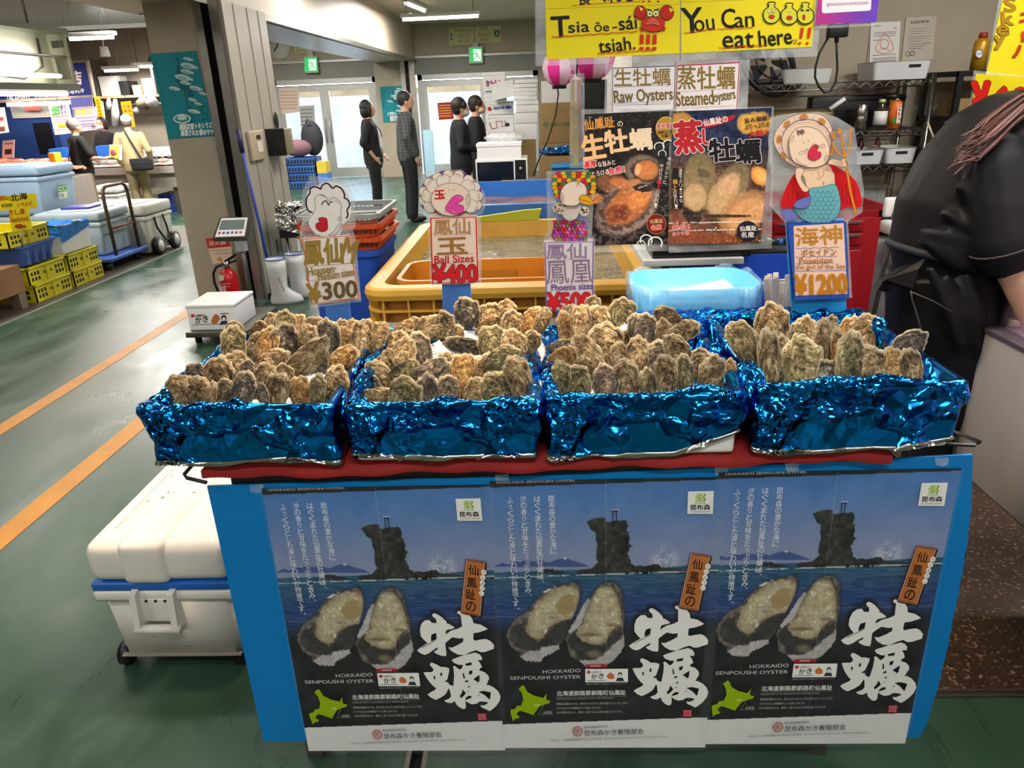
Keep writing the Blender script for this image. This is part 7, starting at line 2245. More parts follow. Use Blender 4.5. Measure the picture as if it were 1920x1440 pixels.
hd_=MB().prism([d0,d1,d2,d3],(0,0.03,-0.03),M_STEELD).obj('display_head',sc_)
nrm=(d3-d0).cross(d1-d0).normalized()
if nrm.y>0:nrm=-nrm
def dl(u,v):return d0 .lerp(d1,u).lerp(d3 .lerp(d2,u),v)
MB().prism([dl(.08,.06)+nrm*.001,dl(.96,.06)+nrm*.001,dl(.96,.95)+nrm*.001,dl(.08,.95)+nrm*.001],tuple(nrm*0.004),M_WHITE).obj('display_face',sc_)
MB().prism([dl(.12,.16)+nrm*.006,dl(.90,.16)+nrm*.006,dl(.90,.62)+nrm*.006,dl(.12,.62)+nrm*.006],tuple(nrm*0.0015),mat('lcd_glass','#6f7a78',rough=0.15)).obj('lcd',sc_)
for k,c in enumerate(('#b8343a','#3a4a9a','#3a4a9a','#7a4a8a','#b8343a','#a05a5a')):
 u=.14+.13*k
 MB().prism([dl(u,.72)+nrm*.005,dl(u+.07,.72)+nrm*.005,dl(u+.07,.82)+nrm*.005,dl(u,.82)+nrm*.005],tuple(nrm*0.002),paint(c)).obj('button',sc_)
MB().box(cq[0]-0.035,cq[0]+0.04,5.57,5.63,0.52,0.60,mat('grey_cable_box','#8e8f90',rough=0.5)).obj('cable_box',sc_)
q0,q1=P(346,573,Y=4.94),P(437,566,Y=4.94)
fbx=thing('foam_box','white foam box with black oyster lettering on the platform scale','box',((q0[0]+q1[0])/2,5.12,0.0915))
bz1=q0[2]
b_=MB()
b_.box(q0[0]+0.004,q1[0]-0.004,4.945,5.32,0.0915,bz1-0.022,M_FOAM,bev=0.004)
b_.obj('body',fbx)
MB().box(q0[0],q1[0],4.941,5.324,bz1-0.022,bz1,M_FOAM,bev=0.005).obj('lid',fbx)
A_=Art(vplane(4.944),dz=0.0003)
A_.ell(361,592,3.5,3.5,'#cc4048');A_.text('仙鳳趾の',(365,595),(385,593),5,'#4a4a52',0.02);A_.text('かき',(367,607),(391,603),12,'#17171a',0.03)
A_.line([(360,609),(412,607)],0.9,'#4a4a52')
A_.fill([(396,604),(398,596),(406,590),(413,596),(408,604),(401,608)],'#b9703a');A_.fill([(398,595),(405,588),(412,593),(405,592)],'#cc5a48')
A_.ell(420,596,5,5.5,'#33343c');A_.ell(420,598,3.2,3.4,'#e9e6e2');A_.fill([(412,609),(415,602),(426,601),(429,607)],'#33343c');A_.line([(413,588),(429,587)],1.2,'#33343c')
A_.obj('print',fbx)
bq0,bq1=P(447,246,X=-2.33),P(504,558,X=-2.33)
br_=thing('broom','blue-handled broom leaning on the pillar','broom',(-2.30,bq1[1],0))
MB().cyl((-2.335,bq0[1],bq0[2]),(-2.27,bq1[1],0.09),0.0125,mat('blue_pole','#33499a',rough=0.4),10).obj('pole',br_)
MB().cyl((-2.336,bq0[1]-0.002,bq0[2]+0.01),(-2.325,bq0[1],bq0[2]-0.16),0.019,mat('navy_grip','#20244e',rough=0.5),10).obj('grip',br_)
MB().cyl((-2.272,bq1[1],0.10),(-2.268,bq1[1],0.05),0.012,M_STEEL,8).box(-2.33,-2.2,bq1[1]-0.015,bq1[1]+0.015,0.0,0.055,M_BLACK).obj('broom_head',br_)
XF=-2.36
def side_box(name,label,cat,pts,depth,m,extra=None):
 a=P(*pts[0],X=XF);c=P(*pts[1],X=XF)
 t=thing(name,label,cat,(XF+depth/2,(a[1]+c[1])/2,min(a[2],c[2])))
 MB().box(XF+0.0012,XF+depth,a[1],c[1],min(a[2],c[2]),max(a[2],c[2]),m,bev=0.006).obj('casing',t)
 return t,a,c
t,a,c=side_box('intercom','cream wall intercom panel on the pillar side','intercom',((459,247),(493,297)),0.035,mat('cream_casing','#a89a80',rough=0.5))
MB().box(XF+0.035,XF+0.037,a[1]+(c[1]-a[1])*0.45,a[1]+(c[1]-a[1])*0.75,a[2]-0.07,a[2]-0.035,M_DARK).obj('screen',t)
MB().box(XF+0.035,XF+0.037,a[1]+(c[1]-a[1])*0.45,a[1]+(c[1]-a[1])*0.8,a[2]-0.17,a[2]-0.085,mat('label_paper','#c9c2b6',rough=0.7)).obj('label',t)
t,a,c=side_box('towel_dispenser','olive and black dispenser on the pillar side by the doors','dispenser',((497,243),(520,288)),0.16,mat('olive_casing','#7a6f50',rough=0.4))
MB().box(XF+0.002,XF+0.165,a[1]-0.012,a[1]-0.001,c[2]-0.005,a[2]+0.005,M_BLACK).obj('side_panel',t)
oq=P(515,226,X=XF)
t=thing('wall_thermometer','dark oval gauge on the pillar side above the dispenser','gauge',(XF+0.01,oq[1],oq[2]-0.06))
MB().ell((XF+0.0175,oq[1],oq[2]),0.016,0.035,0.075,mat('dark_gauge','#2a2e36',rough=0.2),16).obj('casing',t)
oq=P(522,460,X=XF)
t=thing('socket','small grey outlet plate low on the pillar side','outlet',(XF,oq[1],oq[2]-0.05))
MB().box(XF+0.001,XF+0.008,oq[1]-0.04,oq[1]+0.04,oq[2]-0.06,oq[2]+0.06,M_STEELD).obj('plate',t)
def boot(label,x,y,ang):
 t=thing('rubber_boot',label,'boot',(x,y,0),R(ang),'white rubber boots by the pillar')
 m=mat('white_rubber','#d3d2d0',rough=0.35,var=0.04)
 b=MB()
 n=20
 secs=[(0.0,0.03,0.045,0.13),(0.0,0.03,0.050,0.135),(0.0,0.025,0.048,0.125),(0.0,0.0,0.050,0.085),(0.0,-0.02,0.054,0.068),(0.0,-0.02,0.062,0.074),(0.0,-0.02,0.070,0.080),(0.0,-0.02,0.074,0.084),(0,-0.02,0.068,0.078),(0,-0.02,0.06,0.07)]
 zs_=[0.0,0.025,0.06,0.10,0.14,0.22,0.30,0.38,0.38,0.2]
 rings_mesh(b,[[(cx+rx*cos(2*pi*k/n),cy+ry*sin(2*pi*k/n),z)for k in range(n)]for(cx,cy,rx,ry),z in zip(secs,zs_)],m,True,False,True)
 b.obj('shaft',t,local=True)
 MB().tube([(0.073*cos(2*pi*k/20),-0.02+0.083*sin(2*pi*k/20),0.38)for k in range(20)],0.006,mat('blue_rim','#5f78b8',rough=0.4),6,closed=True).obj('rim',t,local=True)
 return t
p=P(540,570,Z=0)
boot('front white rubber boot with red side lettering',p[0]-0.04,p[1]+0.02,-75)
t_=[o for o in bpy.data.objects if o.get('label')=='front white rubber boot with red side lettering'][0]
boot('white rubber boot behind the front one, near the pillar',p[0]+0.06,p[1]+0.22,-80)
A_=Art(vplane(p[1]+0.02-0.085),dz=0.0004)
A_.vtext('ACTAS',(522,522),(532,543),5,'#b05a4a',0.03)
A_.mb.v=[tuple(Matrix.Rotation(R(75),3,'Z')@(Vector(v)-Vector(t_.location)))for v in A_.mb.v]
A_.mb.obj('lettering',t_,local=True)
fc_=thing('foil_cart','low stand covered with crumpled silver foil beside the pillar','cart',(-1.95,6.45,0))
crs=Crumple(44)
def fcov(u,v):
 x=-2.20+u*0.46
 y=6.22+v*0.5
 z=0.76+0.02*sin(v*5)
 d_=float(crs(np.array(u*0.5),np.array(v*0.6)))*2.2
 return(x+d_*0.5,y,z+d_)
fs_=MB().grid(fcov,60,50,M_SILV)
def fside(u,v):
 d_=float(crs(np.array(u*0.5+3),np.array(v*0.4)))*2.2
 return(-2.20+u*0.46,6.22-0.012-d_-0.02*v,0.765-v*0.30*(0.6+0.4*u))
fs_.grid(fside,60,40,M_SILV)
fs_.obj('foil_cover',fc_)
MB().box(-2.19,-1.75,6.24,6.70,0.50,0.735,M_DARK).obj('body',fc_)
for x in(-2.15,-1.79):
 for y in(6.28,6.66):
  MB().cyl((x,y,0),(x,y,0.5),0.015,M_STEEL,8).obj('leg',fc_)
M_GRN='#1f9a4e'
def exit_sign(label,cx,cy,w_,h_):
 Y=YD-0.16
 a,c=P(cx-w_/2,cy-h_/2,Y=Y),P(cx+w_/2,cy+h_/2,Y=Y)
 t=thing('exit_sign',label,'exit sign',((a[0]+c[0])/2,Y,c[2]),0,'green running-man exit signs')
 MB().box(a[0]-0.02,c[0]+0.02,Y+0.002,Y+0.08,c[2]-0.02,a[2]+0.02,mat('sign_housing','#b9b6aa',rough=0.4)).obj('housing',t)
 MB().box((a[0]+c[0])/2-0.06,(a[0]+c[0])/2+0.06,Y+0.02,YD-0.01,a[2]+0.015,a[2]+0.10,mat('sign_housing','#b9b6aa',rough=0.4)).obj('bracket',t)
 A_=Art(vplane(Y),dz=0.0008)
 G=mat('lit_green','#17a352',rough=0.4,var=0,emit=1.1);W=mat('lit_white','#f2ffe0',rough=0.4,var=0,emit=1.4)
 x0,x1,y0,y1=cx-w_/2,cx+w_/2,cy-h_/2,cy+h_/2
 A_.fill([(x0,y0),(x1,y0),(x1,y1),(x0,y1)],G)
 A_.fill([(x0+w_*.30,y0+h_*.12),(x1-w_*.12,y0+h_*.12),(x1-w_*.08,y1-h_*.10),(x0+w_*.36,y1-h_*.10)],W)
 u=lambda x,y:(x0+w_*x,y0+h_*y)
 A_.ell(*u(.42,.22),w_*.07,w_*.07,G,n=12)
 for seg in([(.44,.32),(.56,.42),(.62,.56)],[(.50,.36),(.34,.40),(.20,.48)],[(.56,.40),(.70,.44)],[(.60,.56),(.48,.70),(.38,.84)],[(.60,.56),(.74,.66),(.88,.84)]):
  s_=[u(*q)for q in seg]
  N=len(s_);wd=w_*.09
  L,Rr=[],[]
  for i in range(N):
   a_=np.array(s_[max(i-1,0)]);b_=np.array(s_[min(i+1,N-1)]);d=(b_-a_)/np.linalg.norm(b_-a_);nn=np.array([-d[1],d[0]])*wd/2
   L.append(np.array(s_[i])+nn);Rr.append(np.array(s_[i])-nn)
  q=A_.w([tuple(p)for p in L+Rr]);A_.mb.add(q,[(i,i+1,N+i+1,N+i)for i in range(N-1)],G)
 A_.obj('lit_face',t)
exit_sign('green exit sign above the left far door',583,121,24,26)
exit_sign('green exit sign above the right far door',892,103,24,27)
def doorboard(name,label,pts,fn):
 t=thing('door_board',label,'sign',P(*pts[3],Y=YD-0.02),0,'door direction boards')
 A_=Art(vplane(YD-0.02),dz=0.0008);A_.slab(pts,'#c6c193',0.01);A_.fill(pts,'#c9c496');fn(A_);A_.obj('board',t)
def f1(A_):
 A_.text('Doorway',(853,62),(884,60),8,'#6a6648',0.0);A_.text('出入口',(860,70),(879,69),7,'#6a6648',0.0);A_.text('出入口',(860,80),(879,79),7,'#6a6648',0.0)
 A_.line([(846.5,64),(846.8,74)],1.6,'#3a62b0');A_.fill([(844,66),(846.5,62),(849,66)],'#3a62b0');A_.fill([(844.3,72),(846.8,76),(849.3,72)],'#3a62b0')
def f2(A_):
 A_.text('EXIT',(900,57),(916,56),6,'#6a6648',0.0);A_.text('緊急出口',(896,69),(922,67.5),7,'#6a6648',0.0);A_.text('非常口',(900,78),(919,77),7,'#6a6648',0.0)
 A_.fill([(926,57),(936,56.5),(936.5,69),(926.5,69.5)],'#2f6a48');A_.line([(929,67),(932,62),(930,59)],1.4,'#dfe6cc');A_.line([(932,62),(935,67)],1.2,'#dfe6cc')
doorboard('b','cream Doorway direction board above the right far door',[(841,52),(888,50),(889,83),(842,85)],f1)
doorboard('b','cream EXIT direction board above the right far door',[(890,50),(938,47),(940,78),(891,82)],f2)
doorboard('b','cream direction board above the left far door beside the clock',[(552,80),(600,76),(602,96),(553,100)],lambda A_:(A_.text('出入口',(556,98),(572,97),14,'#6a6648',0.0),A_.text('非常口',(584,96),(600,95),14,'#6a6648',0.0)))
cqk=P(521,86,Y=YD-0.03)
ck=thing('wall_clock','white wall clock above the left far door','clock',(cqk[0],YD-0.03,cqk[2]-0.2))
MB().cyl((cqk[0],YD-0.05,cqk[2]),(cqk[0],YD-0.005,cqk[2]),0.26,mat('clock_face','#cfccc2',rough=0.4),32).obj('dial',ck)
MB().box(cqk[0]-0.012,cqk[0]+0.012,YD-0.056,YD-0.052,cqk[2],cqk[2]+0.17,M_BLACK,mx=None).prism([(cqk[0],YD-0.056,cqk[2]+0.02),(cqk[0]-0.1,YD-0.056,cqk[2]-0.1),(cqk[0]-0.085,YD-0.056,cqk[2]-0.115),(cqk[0]+0.015,YD-0.056,cqk[2])],(0,0.004,0),M_BLACK).obj('hands',ck)
def glassnote(label,pts,col,lines,lc):
 A_=Art(vplane(YD-0.012),dz=0.001);A_.slab(pts,col,0.002);A_.fill(pts,col)
 (x0,y0),(x1,_),(_,y1),_2=pts
 for k in range(lines):
  y=y0+(y1-y0)*(k+1)/(lines+1)
  A_.line([(x0+3,y),(x1-3,y-1)],max(1.0,(y1-y0)/lines*.35),lc)
 tag(A_.obj('door_notice'),label,'notice','notices on the far doors')
glassnote('red notice with yellow writing on the right far door',[(820,193),(849,191),(851,223),(823,225)],'#a3262c',5,'#d8a23a')
glassnote('grey printed notice hanging at the left far door',[(561,199),(589,197),(592,241),(565,244)],'#b5b3b0',5,'#8a8886')
glassnote('sheet of orange notices on the left far door glass',[(522,166),(560,162),(562,210),(528,214)],'#d9cfc4',6,'#d8a488')
def crate_stack():
 names=['top','second','third','bottom']
 a,c=P(540,330,Y=14.9),P(596,330,Y=14.9)
 h=0.145
 for k in range(4):
  z=k*(h+0.002)
  t=thing('crate','%s blue crate of the stack by the left far door'%names[3-k],'crate',((a[0]+c[0])/2,15.1,z),0,'blue crates by the far door')
  m=mat('crate_blue'+str(k%2),('#2f62a8','#2a5698')[k%2],rough=0.5)
  b=MB()
  b.box(a[0],c[0],14.9,15.3,z,z+0.015,m).box(a[0],c[0],14.9,14.915,z,z+h,m).box(a[0],c[0],15.285,15.3,z,z+h,m).box(a[0],a[0]+0.015,14.9,15.3,z,z+h,m).box(c[0]-0.015,c[0],14.9,15.3,z,z+h,m)
  b.obj('walls',t)
  s_=MB()
  for j in range(9):
   x=a[0]+0.05+j*(c[0]-a[0]-0.1)/8
   s_.box(x-0.018,x+0.018,14.894,14.9,z+0.04,z+h-0.04,M_DARK)
  s_.obj('slots',t)
 return 4*(h+0.002),a,c
zt_,a,c=crate_stack()
q=P(604,330,Y=14.9)
t=thing('crate','blue and yellow crates right of the blue stack by the left far door','crate',(q[0],15.1,0))
MB().box(q[0]-0.12,q[0]+0.1,14.9,15.25,0,0.28,mat('crate_blue2','#3f74c0',rough=0.5)).obj('lower_crate',t)
MB().box(q[0]-0.12,q[0]+0.1,14.9,15.25,0.282,0.50,mat('crate_yellow','#c9b23a',rough=0.5)).obj('upper_crate',t)
bq=P(560,285,Y=15.1)
tag(MB().ell((bq[0],15.1,zt_+0.165),0.27,0.15,0.165,mat('pink_bag','#7d5a64',rough=0.8),20).obj('travel_bag'),'dusty pink bag on the blue crates','bag','bags on the blue crates')
bq=P(585,268,Y=15.22)
bk_=thing('backpack','dark grey backpack behind the pink bag on the crates','backpack',(bq[0],15.22,zt_))
MB().ell((bq[0],15.27,zt_+0.33),0.22,0.13,0.33,mat('dark_backpack','#2b2c31',rough=0.7,bump=0.4,bscale=8),20).obj('body',bk_)
MB().tube([(bq[0]-0.05,15.15,zt_+0.62),(bq[0],15.12,zt_+0.70),(bq[0]+0.05,15.15,zt_+0.62)],0.012,M_BLACK,6).obj('loop',bk_)
tag(MB().box(P(793,260,Y=16.4)[0],P(812,260,Y=16.4)[0],16.4,16.46,0,0.95,mat('pale_blue_board','#a9cde0',rough=0.4),bev=0.02).obj('folded_cart'),'pale blue folded panel standing by the right far door','panel')
SX=-4.42
def cooler(name,label,x0,x1,y0,y1,z0,z1,m,group='coolers at the left stall',rot=0,lidh=0.22,wheels=False):
 t=thing(name,label,'cooler',((x0+x1)/2,(y0+y1)/2,z0),R(rot),group)
 w_,d_,h_=(x1-x0)/2,(y1-y0)/2,z1-z0
 b=MB();b.box(-w_*0.97,w_*0.97,-d_*0.97,d_*0.97,0.03 if wheels else 0,h_*(1-lidh),m,bev=0.03,taper=0.93)
 b.box(-w_*0.99,w_*0.99,-d_*0.99,d_*0.99,h_*(1-lidh)-0.05,h_*(1-lidh)-0.01,m,bev=0.012)
 b.obj('body',t,local=True)
 l=MB();l.box(-w_,w_,-d_,d_,h_*(1-lidh)+0.006,h_,m,bev=0.03);l.box(-w_*0.7,w_*0.7,-d_*0.75,d_*0.75,h_-0.01,h_+0.012,m,bev=0.01)
 l.obj('lid',t,local=True)
 return t
M_LB=mat('light_blue_cooler','#9db8d2',rough=0.4,var=0.05)
M_GB=mat('grey_blue_cooler','#a3b0b8',rough=0.45,var=0.10,scale=5)
M_WC=mat('off_white_cooler','#cdc8bd',rough=0.45,var=0.05)
t=cooler('cooler_box','pale blue cooler with a green leaf sticker on top of the left stack',-6.60,-5.30,7.98,8.66,0.535,1.04,M_LB,lidh=0.20)
A_=Art(gplane((-5.305,7,0.8),(1,0,0)),dz=0.0006)
st_=[(108,348),(124,346),(127,370),(111,373)]
A_.fill(st_,'#dfe2da');A_.fill([(108,348),(124,346),(125,358),(110,361)],'#4f9a3c');A_.text('CC',(110,359),(124,357),9,'#d8e6c8',0.04);A_.text('釧路',(112,371),(120,370),8,'#3a5a34')
A_.obj('sticker',t)
cooler('cooler_box','grey cooler half hidden under the pale blue one, left of the trolley',-6.50,-5.32,7.98,8.62,0.0,0.52,M_GB)
tr_=thing('platform_trolley','blue platform trolley with a rusty tube handle','trolley',(-4.75,7.75,0))
MB().box(-5.22,-4.40,7.45,8.22,0.10,0.145,mat('blue_trolley_deck','#3a62b4',rough=0.5),bev=0.015).obj('deck',tr_)
for x in(-5.05,-4.50):
 for y in(7.55,8.12):
  w_=MB().cyl((x-0.02,y,0.045),(x+0.02,y,0.045),0.045,M_BLACK,18).obj('wheel',tr_)
  MB().box(x-0.03,x+0.03,y-0.03,y+0.03,0.085,0.10,M_STEELD).obj('caster_fork',w_)
M_RUST=mat('rusty_tube','#5a4636',rough=0.45,metal=0.6,var=0.3,scale=20)
h0,h1=P(212,473,X=-4.44),P(249,458,X=-4.44)
hy0,hy1=h0[1],h1[1]
th=P(205,348,X=-4.44)[2]
hh=MB()
hx=-4.44
hh.tube([(hx,7.62,0.14),(hx,7.62,th-0.10),(hx,7.64,th-0.03),(hx,7.70,th),(hx,8.02,th),(hx,8.08,th-0.03),(hx,8.10,th-0.1),(hx,8.10,0.14)],0.018,M_RUST,10)
hh.tube([(hx,7.62,0.42),(hx,8.10,0.42)],0.013,mat('rusty_bar','#7a4a34',rough=0.5,metal=0.4),8)
hh.obj('handle',tr_)
t=cooler('cooler_box','worn grey-blue cooler on the blue trolley',-5.20,-4.50,7.56,8.16,0.147,0.60,M_GB)
tag(MB().box(-5.0,-4.7,7.75,8.0,0.613,0.635,mat('purple_packet','#4a4a9a',rough=0.4,var=0.5,scale=30),bev=0.006).obj('purple_packet'),'purple and white packet on the cooler of the trolley','packet')
t=cooler('cooler_box','off-white wheeled cooler with a fold-down strap behind the trolley',-5.20,-4.38,8.26,8.90,0.0,0.57,M_WC,wheels=True)
for y in(-0.2,0.2):
 w_=MB().cyl((0.40,y-0.0,0.10),(0.455,y-0.0,0.10),0.10,M_BLACK,24).obj('wheel',t,local=True)
 MB().cyl((0.452,y,0.10),(0.462,y,0.10),0.065,mat('wheel_hub','#b8b6b0',rough=0.4),20).obj('hub',w_,local=True)
MB().tube([(0.41,-0.14,0.42),(0.42,-0.14,0.30),(0.43,-0.02,0.14),(0.44,0.04,0.13),(0.43,0.08,0.20),(0.425,0.08,0.28),(0.41,0.06,0.42)],0.012,M_BLACK,6).obj('strap',t,local=True)
def slot_crate(label,x0,x1,y0,y1,z0,h,col,group='slotted yellow crates',text=None,rot=0):
 m=mat('crate'+col,col,rough=0.45,var=0.04)
 t=thing('crate',label,'crate',((x0+x1)/2,(y0+y1)/2,z0),R(rot),group)
 w_,d_=(x1-x0)/2,(y1-y0)/2
 b=MB()
 b.box(-w_+.02,w_-.02,-d_+.02,d_-.02,0,0.012,m)
 for(a0,a1,b0,b1)in((-w_+.012,-w_+.022,-d_+.012,d_-.012),(w_-.022,w_-.012,-d_+.012,d_-.012),(-w_+.012,w_-.012,-d_+.012,-d_+.022),(-w_+.012,w_-.012,d_-.022,d_-.012)):
  b.box(a0,a1,b0,b1,0,h-0.015,m)
 for(a0,a1,b0,b1)in((-w_,-w_+.025,-d_,d_),(w_-.025,w_,-d_,d_),(-w_,w_,-d_,-d_+.025),(-w_,w_,d_-.025,d_)):
  b.box(a0,a1,b0,b1,h-0.022,h-0.001,m,bev=0.004)
 b.box(w_-.013,w_-.004,-0.02,0.02,0,h-0.02,m)
 b.obj('walls',t,local=True)
 s_=MB()
 k=MB()
 for sgn in(-1,1):
  for c in range(3):
   for r_ in range(2):
    yy=sgn*d_*0.62+(c-1)*0.045
    s_.box(w_-.013,w_-.0105,yy-0.013,yy+0.013,h*0.18+r_*h*0.30,h*0.18+r_*h*0.30+h*0.2,M_DARK)
 for c in range(3):
  for r_ in range(2):
   for sg in(-1,1):
    xx=sg*w_*0.6+(c-1)*0.045
    s_.box(xx-0.013,xx+0.013,-d_+.0095,-d_+.0125,h*0.18+r_*h*0.30,h*0.18+r_*h*0.30+h*0.2,M_DARK)
 for j in range(5):
  k.box(w_-.0125,w_-.0105,-0.06+j*0.027,-0.042+j*0.027,h*0.42,h*0.58,mat('crate_marks','#4a4a20',rough=0.6))
 s_.obj('slots',t,local=True);k.obj('marks',t,local=True)
 return t
hY=0.155
slot_crate('bottom yellow crate of the nearer pair on the floor',-5.05,-4.42,6.22,6.78,0.004,hY,'#d3c61e')
slot_crate('upper yellow crate of the nearer pair, under the blue basket',-5.06,-4.43,6.20,6.76,0.004+hY,hY,'#d6c81c')
slot_crate('bottom yellow crate of the farther pair next to the trolley',-5.05,-4.42,6.80,7.33,0.004,hY,'#d0c31e')
slot_crate('upper yellow crate of the farther pair, under the foam box',-5.06,-4.43,6.79,7.32,0.004+hY,hY,'#d4c61c')
t=thing('basket','blue plastic basket standing on the nearer yellow crates','basket',(-4.75,6.46,0.315))
b=MB()
rings_mesh(b,[rring(-5.0,-4.50,6.28,6.68,0.04,0.315),rring(-5.05,-4.45,6.22,6.72,0.05,0.475),rring(-5.065,-4.435,6.205,6.735,0.05,0.48),rring(-5.065,-4.435,6.205,6.735,0.05,0.503),rring(-5.04,-4.46,6.23,6.71,0.05,0.503),rring(-5.0,-4.5,6.29,6.67,0.04,0.34)],mat('periwinkle_plastic','#4a66ae',rough=0.5,var=0.05),True,True)
b.obj('body',t)
rb=MB()
for k in range(4):
 y=6.30+k*0.105
 rb.box(-4.492,-4.455,y,y+0.012,0.33,0.47,mat('periwinkle_rib','#5f7cc4',rough=0.5),taper=1.0)
rb.obj('ribs',t)
slot_crate('yellow crate tilted on top of the blue basket',-5.10,-4.45,6.10,6.68,0.505,0.14,'#d8c81c')
t=thing('foam_box','white foam box half covered by a blue plastic bag on the farther crates','box',(-4.75,7.03,0.315))
MB().box(-5.02,-4.46,6.80,7.27,0.315,0.53,M_FOAM,bev=0.01).obj('body',t)
def bluebag(u,v):
 if v<0.5:
  return(-5.02+0.56*u,6.80+0.47*u*0+0.47*(v*2),0.545+0.05*sin(pi*v*2)*(0.5+0.5*sin(u*9))+0.03)
 w_=(v-0.5)*2
 return(-4.448+0.012*sin(u*20),6.80+0.47*u,0.575+0.03*sin(u*7)-w_*(0.10+0.08*sin(u*pi)))
bb=MB().grid(lambda u,v:(-5.03+0.585*u,6.79+0.49*v,0.56+0.035*float(vnoise(np.array(u*6),np.array(v*6)))),24,24,mat('blue_bag','#1c74c8',rough=0.2,bump=0.5,bscale=14))
bb.grid(lambda u,v:(-4.445+0.012*float(vnoise(np.array(u*9),np.array(v*7))),6.79+0.49*u,0.575-v*(0.06+0.09*(1-u))),24,12,mat('blue_bag','#1c74c8',rough=0.2,bump=0.5,bscale=14))
bb.grid(lambda u,v:(-5.03+0.585*u,6.788-0.012*float(vnoise(np.array(u*9),np.array(v*7))),0.575-v*0.10*(0.6+0.4*sin(u*8))),24,12,mat('blue_bag','#1c74c8',rough=0.2,bump=0.5,bscale=14))
bb.obj('blue_bag',t)
YT=6.03
t=thing('price_placard','yellow hand-written shrimp price placard over the yellow crates at the left edge','sign',P(35,430,Y=YT))
A_=Art(vplane(YT),dz=0.0005)
p1_=[(-40,372),(68,362),(70,390),(-38,398)];p2_=[(16,392),(53,389),(61,430),(22,433)]
A_.slab(p1_,'#e6d21c',0.002);A_.fill(p1_,'#e6d21c');A_.slab(p2_,'#e6d21c',0.002);A_.fill(p2_,'#e6d21c')
A_.text('卸',(0,377),(12,376),10,'#c85a1c',0.05);A_.text('の',(13,376),(20,375),6,'#3a3010',0.02);A_.text('北海',(21,378),(52,373),13,'#1c1810',0.04)
A_.text('¥300',(4,389),(24,387),6.5,'#1c1810',0.03);A_.text('シマエビ',(33,388),(62,384),7,'#b0501c',0.05)
A_.text('さし身',(18,404),(48,401),11,'#b83a1c',0.04);A_.text('Sashimi',(20,416),(54,413),9,'#b8581c',0.04);A_.ell(38,424,9,4,'#a8321c');A_.fill([(46,424),(50,420),(50,428)],'#a8321c')
A_.obj('card',t)
MB().cyl(P(40,434,Y=YT+0.01),P(42,465,Y=YT+0.01),0.006,M_STEELD,6).obj('stick',t)
tag(MB().box(-5.9,-5.2,6.5,7.0,0.50,0.70,mat('orange_bin','#c9822a',rough=0.5)).box(-5.88,-5.22,6.52,6.98,0,0.5,M_CARD).obj('orange_bin'),'orange bin on a carton behind the yellow placard','bin')
t=thing('wooden_bench','brown wooden display bench at the left edge','bench',(-4.9,5.4,0))
M_WOOD=mat('brown_wood','#8a6644',rough=0.6,var=0.15,scale=6)
MB().box(-5.6,-4.43,4.9,6.12,0.14,0.37,M_WOOD).obj('front_box',t)
for y in(4.95,6.07):
 for x in(-5.5,-4.48):
  MB().box(x-0.04,x+0.04,y-0.04,y+0.04,0.0,0.14,mat('grey_wood','#7a6a5a',rough=0.7,var=0.15)).obj('leg',t)
tag(MB().box(-5.3,-4.56,5.2,5.9,0.004,0.035,M_WOOD).obj('wooden_pallet'),'wooden plank pallet on the floor under the brown bench','pallet')
for i,(x,y)in enumerate(((-4.64,5.92),(-4.66,5.55),(-4.64,5.18),(-5.1,5.80))):
 t=thing('crab_packet',['clear packet with green leaves and orange crab at the bench corner','clear crab packet second from the bench corner','front clear crab packet on the bench','clear crab packet at the back of the bench'][i],'packet',(x,y,0.372),R(i*20-20),'packets on the bench')
 MB().ell((0,0,0.05),0.16,0.12,0.05,mat('packet_contents','#8fae8a',rough=0.4,var=0.6,scale=14),16).obj('contents',t,local=True)
 MB().ell((0,0,0.055),0.18,0.14,0.06,film('packet_film',(215,225,220),0.3),16).obj('wrapper',t,local=True)
 MB().ell((0.03,-0.02,0.085),0.07,0.05,0.022,mat('crab_orange','#c9683a',rough=0.4,var=0.3,scale=20),12).obj('crab',t,local=True)
hd=thing('refrigerated_case','open refrigerated display hood with shelves and bright tubes at the upper left','display case',(-5.6,7.6,0))
M_CREAM=mat('cream_case','#d3d4bd',rough=0.4,var=0.03)
hb0,hb1=P(140,158,Y=8.0),P(128,63,Y=8.0)
zb_,zt2=hb0[2],hb1[2]
xe,xb_=hb0[0],P(96,110,Y=8.0)[0]
MB().box(xb_-0.03,xb_,4.4,8.0,zb_,zt2,M_CREAM).box(xb_,xb_+0.002,6.2,6.215,zb_,zt2,M_STEELD).box(xb_,xb_+0.002,7.0,7.015,zb_,zt2,M_STEELD).obj('back_panel',hd)
MB().box(xb_,xe,8.0,8.04,zb_-0.02,zt2,M_CREAM).obj('end_panel',hd)
MB().box(xb_-0.03,xe+0.03,4.4,8.04,zt2,zt2+0.05,mat('case_canopy','#8f948a',rough=0.35,metal=0.3)).obj('canopy',hd)
MB().box(xb_,xe+0.04,4.4,8.02,zb_-0.06,zb_,mat('case_shelf','#a9aca6',rough=0.35,metal=0.3)).obj('shelf',hd)
vt=MB()
for k in range(6):
 x=xb_+0.05+k*(xe-xb_-0.08)/5
 for(z0,z1)in((zb_+0.05,zb_+0.26),(zb_+0.34,zt2-0.06)):
  vt.box(x-0.008,x+0.008,7.992,7.999,z0,z1,M_STEELD)
vt.obj('vent_slots',hd)
MB().cyl((xe-0.03,4.4,(zb_+zt2)/2+0.02),(xe-0.03,8.0,(zb_+zt2)/2+0.02),0.014,M_STEEL,8).obj('rail',hd)
